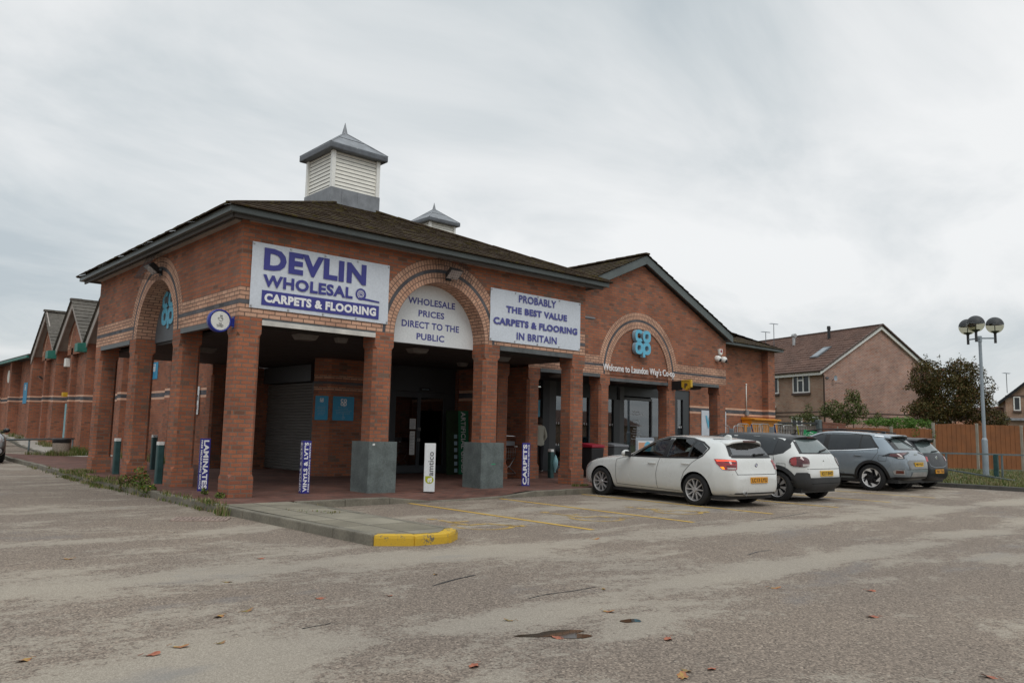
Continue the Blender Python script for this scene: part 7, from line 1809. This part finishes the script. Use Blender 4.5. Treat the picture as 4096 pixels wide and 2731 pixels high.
house_window(h2, (.46, 0, 3.40), (1, 0, 0), (0, -1, 0), .42, .96, [0, 1]); house_window(h2, (1.15, 0, 3.40), (1, 0, 0), (0, -1, 0), 1.2, .96, [0, .5, 1])
mb = MB(); tiled(mb, (-3.2, .3, 2.25), (1, 0, 0), (0, .8, .6), lambda s: 0., lambda s: 3.2, 2.4, .33, .3, .035); mb.build('roof', 'roof_tile_brown', h2, fix=False)
mb = MB(); mb.box(-3.0, -.01, .9, 3, -.5, 2.3); mb.build('wing', 'house_brick_tan', h2); mb = MB(); mb.prism([(-.2, -.25, 2.72), (6, -.25, 2.72), (6, .0, 2.85), (-.2, .0, 2.85)], (0, 0, .05)); mb.build('canopy', 'lead', h2)
t = thing('garden_shed', 'red-brown shed roof peeping over the fence before the right house', 'shed', (50.2, 4.6, 0), R(-43)); mb = MB(); mb.prism([(-1.4, 0, 2.15), (1.4, 0, 2.15), (0, 0, 2.62)], (0, 2, 0)); mb.build('roof', 'fence_wood', t); mb = MB(); mb.box(-1.25, 1.25, .1, 1.9, -.3, 2.14); mb.build('wall', 'fence_wood', t)
aerial('tv aerial over the tan brick house at the right edge', 56.35, 4.7, 4.6, 5.95)
t = thing('brick_house', 'far brick house with a plain sloping roof between the bush and the right house', 'house', (68.5, 8.2, 0), R(-65)); mb = MB(); mb.poly([(-4, 0, -.5), (2, 0, -.5), (2, 0, 4.95), (-1.2, 0, 3.75), (-4, 0, 3.75)]); mb.prism([(-4, .1, -.5), (2, .1, -.5), (2, .1, 4.8), (-4, .1, 3.5)], (0, 6, 0)); mb.build('wall', 'house_brick_tan', t, fix=False); mb = MB(); mb.bar((-1.4, -.1, 3.78), (2.2, -.1, 5.12), .3, .12); mb.build('roof', 'roof_tile_brown', t)

t = thing('brick_building', 'low brown brick building across the car park, seen only as a reflection', 'building', (10, -38, -.12))
mb = MB(); mb.box(-46, -3, -8, 0, 0, 2.3); mb.box(1, 60, -8, 0, 0, 2.3); mb.build('wall', 'house_brick_tan', t)
mb = MB(); 
for x0, x1 in ((-46.5, -2.5), (.5, 60.5)): mb.prism([(x0, -8.5, 2.32), (x0, .5, 2.32), (x0, -4, 4.0)], (x1-x0, 0, 0))
mb.build('roof', 'roof_tile_brown', t)
# ------------------------------------------------------------------ timber fence, lamp, rail
fn = thing('timber_fence', 'orange stained timber fence with concrete posts along the verge', 'fence', (32.87, .84, 0))
FP = [(-3.35, 2.85, 1.74), (-1.50, 1.24, 1.80), (0, 0, 2.02), (1.48, -1.31, 2.02), (2.99, -2.65, 1.98), (4.5, -4.0, 1.98), (6.0, -5.35, 1.98), (7.5, -6.7, 1.98)]
for (x0, y0, h0), (x1, y1, h1) in zip(FP, FP[1:]):
    a, b = Vector((x0, y0, 0)), Vector((x1, y1, 0)); d = (b-a); l = d.length; d.normalize(); n = Vector((d.y, -d.x, 0)); k = int(l/.115); mb = MB(); top = h0 if x0 >= 0 else (h0+h1)/2 if x0 < -2 else 1.78
    sag = rnd(.01, .04)
    for i in range(k):
        u0, u1 = .08+(l-.16)*i/k, .08+(l-.16)*(i+1)/k+.012; tt = top-.04+sag*math.sin(math.pi*i/k)+rnd(-.006, .006); s = .012+.008*(i % 2)
        mb.prism([a+d*u0+n*s+Vector((0, 0, .02)), a+d*u1+n*(s-.006)+Vector((0, 0, .02)), a+d*u1+n*(s-.006)+Vector((0, 0, tt)), a+d*u0+n*s+Vector((0, 0, tt))], -n*.012)
    mb.build('fence_panel', 'fence_wood', fn)
for (x, y, h) in FP:
    mb = MB(); mb.box(x-.055, x+.055, y-.055, y+.055, -.2, h+.03); mb.build('fence_post', 'fence_post', fn, bevel=.01)
lp = thing('street_lamp', 'grey lamp post carrying three half-dark glass globes', 'street lamp', (26.80, -3.18, -.05))
mb = MB(); mb.cyl((0, 0, -.1), (0, 0, 1.35), .105, .10, 20); mb.cyl((0, 0, 1.35), (0, 0, 1.43), .10, .062, 20); mb.cyl((0, 0, 1.43), (-.02, 0, 5.12), .062, .055, 16); mb.build('pole', 'lamp_grey', lp, smooth=True, sharp=30)
mb = MB(); mb.cyl((-.02, 0, 4.95), (-.02, 0, 5.16), .075, .07, 14)
arms = [Vector((-.42, .32, 0)), Vector((.28, .05, 0))*-1, Vector((.40, -.42, 0))]
rv_, fv_ = Vector((.41, -.91, 0)), Vector((.91, .41, 0)); arms = [(rv_*math.cos(R(a))+fv_*math.sin(R(a)))*.52 for a in (11, 131, 251)]
for a in arms: mb.bar((-.02, 0, 5.08), Vector((-.02, 0, 5.08))+a, .035, .05)
mb.build('arm', 'lamp_grey', lp)
for a in arms:
    p = Vector((-.02, 0, 0))+a
    mb = MB(); mb.cyl(p+Vector((0, 0, 4.90)), p+Vector((0, 0, 5.26)), .045, .045, 12); mb.lathe([(.045, 5.24), (.06, 5.27), (.14, 5.33), (.145, 5.345), (.0001, 5.35)], p, 18); mb.cyl(p+Vector((0, 0, 5.35)), p+Vector((0, 0, 5.56)), .016, .016, 8); mb.build('lamp_holder', 'trim_plastic', lp, smooth=True, sharp=30)
    mb = MB(); mb.ball(p+Vector((0, 0, 5.56)), .30, 28, 16, 0, (1, 1, 1), .0, .55); mb.v = [tuple(v) for v in mb.v]; o = MB(); o.ball((0, 0, 0), .30, 28, 16, 0, (1, 1, 1), .12, .55); o.v = [(x+p.x, y+p.y, z+5.56) for x, y, z in o.v]; gl = o.build('globe', 'lamp_glass', lp, smooth=True, fix=False)
    o = MB(); o.ball((0, 0, 0), .302, 28, 10, 0, (1, 1, 1), .53, 1.); o.v = [(x+p.x, y+p.y, z+5.56) for x, y, z in o.v]; o.lathe([(.0001, 5.585), (.30, 5.585)], p, 28); o.build('globe_cap', 'trim_plastic', gl, smooth=True, sharp=40, fix=False)
rl = thing('guard_rail', 'broken grey metal guard rail on the grass verge, its lower bar hanging to the ground', 'railing', (25.4, -2.35, 0))
mb = MB(); d = Vector((.47, -.88, 0)); mb.bar(Vector((-.35, .66, .80)), d*6+Vector((0, 0, .80)), .05, .055); mb.build('top_rail', 'rail_grey', rl)
for k in (0., 1.75, 5.): 
    mb = MB(); p = d*k; mb.bar(p+Vector((0, 0, -.1)), p+Vector((0, 0, .79)), .055, .055); mb.build('post', 'rail_grey', rl)
mb = MB(); mb.bar((0, -.02, .22), (-1.9, -2.7, .02), .04, .05); mb.build('fallen_bar', 'rail_grey', rl)
t = thing('bollard', 'square green-grey post standing alone on the verge by the lamp', 'bollard', (26.15, -3.72, 0)); mb = MB(); mb.box(-.07, .07, -.07, .07, -.1, .80); mb.build('post', 'green_post', t, bevel=.01)

# ------------------------------------------------------------------ trees, shrubs
tree('bushy_tree', 'large dark brown-green bushy tree behind the orange fence', 'tree', (38.3, 2.1, -.2), (38.2, 2.0, 2.2), .10,
     [((38.1, 2.0, 3.5), (1.35, 1.35, 1.35)), ((37.1, 2.6, 4.4), (.85, .85, .95)), ((38.2, 1.5, 4.6), (.75, .75, .85)), ((38.9, 1.1, 4.45), (.6, .6, .8)), ((37.3, 2.5, 2.7), (1.25, 1.0, .85)), ((39.0, 1.2, 3.0), (1.0, 1.0, 1.0)), ((36.6, 3.1, 2.75), (.75, .6, .35)), ((36.5, 3.2, 3.9), (.42, .35, .16)), ((39.5, .6, 4.0), (.4, .4, .55)), ((40.2, .6, 2.4), (1.0, .7, .45)), ((37.0, 2.6, 5.2), (.14, .14, .5)), ((37.6, 2.2, 5.25), (.12, .12, .45)), ((38.3, 1.5, 5.3), (.13, .13, .42)), ((38.9, 1.0, 5.15), (.12, .12, .42)), ((39.3, .7, 4.7), (.14, .14, .4)), ((36.5, 3.0, 4.9), (.14, .14, .4))], 40000, .095, ['leaf_dark', 'leaf_dark', 'leaf_dark', 'leaf_autumn'], 1.3, 5)
tree('small_tree', 'small loose olive-green tree in front of the plain gable wall', 'tree', (33.35, 4.75, -.1), (33.3, 4.7, 2.0), .05,
     [((33.3, 4.75, 2.75), (.48, .48, .75)), ((33.4, 4.6, 3.3), (.26, .26, .40)), ((33.2, 4.85, 3.35), (.2, .2, .38)), ((32.5, 5.3, 2.65), (.55, .5, .5)), ((32.2, 5.6, 2.55), (.35, .35, .30)), ((33.75, 4.4, 2.6), (.28, .28, .4)), ((32.9, 5.0, 2.2), (.7, .5, .35))], 5200, .085, ['leaf_olive'], .8, 4)
tree('shrub', 'spiky young conifer beside the house front behind the gate', 'shrub', (31.75, 6.25, -.1), (31.7, 6.2, 2.0), .04, [((31.7, 6.2, 2.65), (.22, .22, .30)), ((31.6, 6.3, 2.35), (.55, .4, .14)), ((31.9, 6.1, 2.2), (.45, .4, .16)), ((31.3, 6.6, 2.2), (.5, .35, .14)), ((31.7, 6.2, 2.0), (.3, .3, .4))], 1500, .07, ['leaf_olive'], .5, 3)
tree('shrub', 'thin wispy shrub between the small tree and the ivy', 'shrub', (34.3, 4.0, -.1), (34.25, 4.0, 1.9), .03, [((34.2, 4.0, 2.15), (.40, .35, .30)), ((34.3, 3.9, 2.4), (.25, .2, .2))], 500, .07, ['leaf_olive'], .4, 3)
tree('shrub', 'low yellowish shrub behind the grey timber gate', 'shrub', (29.6, 7.1, -.1), (29.6, 7.1, 1.7), .03, [((29.6, 7.1, 1.95), (.6, .5, .25)), ((30.4, 6.6, 1.8), (.5, .4, .22))], 700, .06, ['leaf_olive', 'weed'], .4, 3)
iv = thing('ivy', 'bright green ivy heaped over the top of the orange fence', 'ivy', (33.2, 1.9, 1.6)); b = Vector((33.2, 1.9, 1.6))
mb = MB(); leaves(mb, [(Vector(c)-b, r) for c, r in (((32.3, 2.1, 1.98), (.95, .75, .28)), ((31.4, 2.7, 2.02), (.75, .6, .2)), ((33.1, 1.5, 1.95), (.7, .6, .26)), ((30.6, 3.1, 2.0), (.5, .4, .12)), ((32.2, 1.35, 1.62), (.35, .15, .25)), ((32.9, .85, 1.55), (.22, .12, .3)), ((33.0, 2.2, 2.2), (.5, .4, .2)))], 4200, .075); mb.build('foliage', 'leaf_ivy', iv, fix=False)
# grass of the verge: denser towards the kerb and along the fence
mb = MB(); pts = []
for _ in range(2600):
    y = rnd(-8.5, 2.5); x = 20.2 + (rnd(0, 1)**1.3)*13
    if y > 1.2-(x-30)*.9+1 : continue
    pts.append((x, y, -.03))
blades(mb, pts, .12, 9, .11, .008, .6, 3); o = mb.build('grass', ['grass_blade', 'grass_blade', 'straw'], fix=False); tag(o, kind='stuff')
tree('shrub', 'small yellow-green sapling at the foot of the fence', 'shrub', (32.6, .55, -.03), (32.6, .55, .45), .012, [((32.6, .55, .48), (.18, .18, .24))], 160, .07, ['leaf_ivy'], .15, 2)
# weeds along the kerbs
mb = MB(); pts = []
for y0, y1, n, sx in ((4.2, 7.7, 95, .10), (.1, 4.2, 46, .05), (-1.2, -.2, 26, .05), (7.8, 14, 18, .06), (8.0, 8.6, 30, .12)):
    for _ in range(n):
        y = rnd(y0, y1); xk = interp([(-5, -.58), (5.6, -.60), (9.2, -.46), (13.3, -.24), (18.5, -.05)], y); pts.append((xk-.02+random.gauss(0, sx)*.6, y, -.12 if random.random() < .55 else 0))
blades(mb, pts, .085, 15, .05, .006, .95, 3)
for _ in range(50): pts2 = [(rnd(-.35, .0)-.0, rnd(8.1, 8.9), 0)]; blades(mb, pts2, .10, 12, .05, .006, .9, 3)
blades(mb, [(rnd(-.3, .3), 5.75+rnd(-.1, .1), 0) for _ in range(18)], .10, 10, .05, .006, .9, 3)
o = mb.build('weeds', ['weed', 'weed', 'straw'], fix=False); tag(o, kind='stuff')
def weed_plant(label, x, y, z, h, r, n, mats=('weed',), flower=0, size=.055):
    t = thing('weed', label, 'weed', (x, y, z)); mb = MB()
    for _ in range(5): mb.tube([(0, 0, 0), (rnd(-.3, .3)*r, rnd(-.3, .3)*r, h*.6)], .006, 4)
    mb.build('stem', 'leaf_olive', t); mb = MB(); leaves(mb, [((0, 0, h*.55), (r, r, h*.5)), ((r*.5, -r*.4, h*.35), (r*.7, r*.7, h*.33))], n, size, len(mats), .6); mb.build('leaves', list(mats), t, fix=False)
    if flower:
        mb = MB()
        for _ in range(flower): mb.lathe([(.0001, 0), (.02, .004), (.0001, .012)], (rnd(-r, r), rnd(-r, r)-.05, h*rnd(.5, .8)), 8)
        mb.build('flower', 'flower', t)
weed_plant('tall leafy weed at the kerb in front of the near left bollard', -.55, 2.85, -.02, .42, .15, 260); weed_plant('dark broad-leaved weed at the kerb just left of the tall weed', -.60, 3.55, -.05, .26, .17, 220, ('leaf_dark', 'weed'))
weed_plant('low weed with small yellow flowers at the kerb right of the tall weed', -.60, 2.25, -.06, .18, .16, 160, flower=3); weed_plant('small weed growing against the foot of the corner pier', -.10, .10, 0, .10, .07, 60); weed_plant('small weed on the paving below the laminates sleeve', -.05, .9, 0, .12, .06, 50)
weed_plant('dry yellow weed with flowers at the kerb by the far left piers', -.62, 5.9, -.05, .14, .2, 150, ('straw', 'weed'), flower=2)
mb = MB(); blades(mb, [(1.95+.5*math.cos(a*.5)*rnd(.6, 1), 20.0+.45*math.sin(a*.5)*rnd(.6, 1.1), 0) for a in range(60)], .22, 14, .06, .008, .5, 3); blades(mb, [(2.5+rnd(-.3, .3), 20.1+rnd(-.3, .3), 0) for _ in range(30)], .34, 14, .06, .008, .4, 2); blades(mb, [(1.0+rnd(-.1, .1)+k*.25, 20.9-k*.3+rnd(-.2, .2), 0) for k in range(5) for _ in range(6)], .15, 10, .06, .008, .5, 3)
for y in (24.2, 26., 28.5, 30, 35, 37, 40, 12.2, 13, 14.2, 15.5, 17): blades(mb, [(3.25+rnd(-.15, .15), y+rnd(-.5, .5), max(0, interp([(p[0], p[2]) for p in PATHP], y))) for _ in range(14)], .25 if y > 20 else .3, 10, .06, .008, .5, 3)
blades(mb, [(8.35+rnd(-.3, .3), -.42+rnd(-.08, .05), 0) for _ in range(16)], .06, 14, .03, .005, .8, 2)
o = mb.build('weeds', ['weed', 'grass_blade', 'straw'], fix=False); tag(o, kind='stuff')
# tufts by the island kerb
mb = MB(); blades(mb, [(-.66+rnd(-.05, .05), -1.45+rnd(-.12, .12), -.12) for _ in range(10)], .17, 14, .03, .006, .6, 2); blades(mb, [(.95+rnd(-.2, .2), -1.2+rnd(-.05, .03), -.12) for _ in range(10)], .09, 10, .03, .005, .7, 2); blades(mb, [(.2+rnd(-.25, .25), -2.8+rnd(-.5, .5), 0) for _ in range(8)], .03, 8, .05, .006, .9, 2)
o = mb.build('weeds', ['weed', 'straw'], fix=False); tag(o, kind='stuff')
# fallen leaves
LV = [(-1.936, -5.563, 0), (-3.477, -4.554, 1), (-2.397, -7.656, 0), (-1.887, -7.892, 0), (-3.256, -7.793, 1), (-3.018, -7.734, 2), (-4.536, -8.191, 1), (-3.937, -8.5, 0), (-3.747, -8.423, 1), (-3.519, -8.484, 2), (-1.008, -7.326, 1), (-2.691, -6.592, 2), (-2.582, -9.834, 0), (-1.67, -9.11, 2), (-.863, -9.349, 1), (-1.172, -10.144, 0), (-1.525, -10.722, 0), (-1.775, -10.701, 1), (-1.669, -10.655, 2), (-.363, -11.81, 0), (1.088, -9.619, 1), (.641, -10.689, 0), (-.233, -8.738, 2), (2.191, -6.451, 1), (-1.74, -9.66, 0), (1.691, -10.212, 0)]
LN = [('leaf_red', 'small reddish brown fallen leaf on the car park asphalt', 'reddish fallen leaves'), ('leaf_yellow', 'small yellow and orange fallen leaf on the car park asphalt', 'yellow fallen leaves'), ('leaf_green', 'small dull green fallen leaf on the car park asphalt', 'green fallen leaves')]
protos = {}
for (x, y, k) in LV:
    if k not in protos:
        mb = MB(); n = 14; pts = []
        for i in range(n):
            a = 2*math.pi*i/n; r = .050*(1 if i % 2 else .72)*(1.35 if i in (0, 7) else 1); pts.append((r*math.cos(a)*1.25, r*math.sin(a)*.85, .006+.007*math.sin(2*a+k)+.005*math.cos(a)))
        for i in range(n): mb.poly([(0, 0, .004), pts[i], pts[(i+1) % n]])
        mb.tube([(-.06, 0, .02), (-.10, .012, .008)], .0022, 4)
        o = mb.build('fallen_leaf', LN[k][0], smooth=True, fix=False); protos[k] = o
    else: o = protos[k].copy(); COL.objects.link(o)
    o.location = (x, y, -.117); o.rotation_euler = (rnd(-.1, .1), rnd(-.1, .1), rnd(0, 6.28)); s = rnd(.5, .9); o.scale = (s, s, s)
    tag(o, LN[k][1], 'leaf', LN[k][2])

# ------------------------------------------------------------------ person by the store window, seen from behind
pr_ = thing('person', 'person in pale fleece and dark trousers seen from behind, half hidden by a pier', 'person', (11.52, 4.36, 0), R(-8))
bm = bmesh.new(); sl_ = bm.verts.layers.skin.verify()
J = {}
def jv(n, co, rx, ry=None):
    v = bm.verts.new(co); v[sl_].radius = (rx, ry or rx); J[n] = v
jv('pelvis', (0, 0, .92), .155, .115); J['pelvis'][sl_].use_root = True
jv('waist', (0, 0, 1.06), .150, .108); jv('chest', (0, .0, 1.24), .175, .118); jv('neckb', (0, 0, 1.405), .085, .075); jv('neck', (0, .01, 1.46), .052); jv('head', (0, .02, 1.55), .078, .09); jv('crown', (0, .015, 1.63), .066, .078)
for s, n in ((-1, 'l'), (1, 'r')):
    jv('sh'+n, (s*.17, 0, 1.375), .068); jv('el'+n, (s*.245, -.02, 1.10), .052); jv('wr'+n, (s*.225, .13, .93), .036); jv('ha'+n, (s*.21, .19, .89), .028, .042)
    jv('hip'+n, (s*.085, 0, .84), .098); jv('kn'+n, (s*.095, .015, .48), .066); jv('an'+n, (s*.10, -.01, .09), .048); jv('he'+n, (s*.105, -.05, .045), .042); jv('to'+n, (s*.13, .16, .035), .040, .034)
ed = [('pelvis', 'waist'), ('waist', 'chest'), ('chest', 'neckb'), ('neckb', 'neck'), ('neck', 'head'), ('head', 'crown')]
for n in 'lr': ed += [('neckb', 'sh'+n), ('sh'+n, 'el'+n), ('el'+n, 'wr'+n), ('wr'+n, 'ha'+n), ('pelvis', 'hip'+n), ('hip'+n, 'kn'+n), ('kn'+n, 'an'+n), ('an'+n, 'he'+n), ('an'+n, 'to'+n)]
for n, s in (('l', -1), ('r', 1)):
    for k, (dx, L_f) in enumerate(((-.024, .070), (-.008, .082), (.008, .078), (.024, .060))):
        jv('f%s%d' % (n, k), (s*.21+dx, .225, .872), .0095); jv('g%s%d' % (n, k), (s*.21+dx, .225+L_f*.5, .845), .0085); ed += [('ha'+n, 'f%s%d' % (n, k)), ('f%s%d' % (n, k), 'g%s%d' % (n, k))]
    jv('th'+n, (s*.175, .20, .885), .011); jv('ti'+n, (s*.165, .235, .865), .009); ed += [('wr'+n, 'th'+n), ('th'+n, 'ti'+n)]
for a, b in ed: bm.edges.new((J[a], J[b]))
me = bpy.data.meshes.new('p'); bm.to_mesh(me); bm.free(); ob = bpy.data.objects.new('tmp', me); COL.objects.link(ob)
ob.modifiers.new('k', 'SKIN').use_smooth_shade = True; sb = ob.modifiers.new('s', 'SUBSURF'); sb.levels = sb.render_levels = 2
dg = bpy.context.evaluated_depsgraph_get(); dg.update(); me2 = bpy.data.meshes.new_from_object(ob.evaluated_get(dg)); bpy.data.objects.remove(ob)
me2.materials.clear()
for m in ('fleece', 'trousers', 'skin', 'sign_white'): me2.materials.append(M[m])
for p in me2.polygons:
    c = p.center; p.use_smooth = True
    p.material_index = 2 if c.z > 1.44 or (abs(c.x) > .13 and c.y > .145 and .8 < c.z < 1.) else 3 if c.z < .075 else 1 if c.z < .84 and abs(c.x) < .2 else 0
link('body', me2, pr_)
mb = MB(); mb.ball((0, .0, 1.585), .105, 18, 12, 0, (1, 1, 1.2), .18, 1.); mb.v = [(x, y-.012-(.015 if z < 1.56 else 0), z) for x, y, z in mb.v]; mb.build('hair', 'hair', pr_, smooth=True)
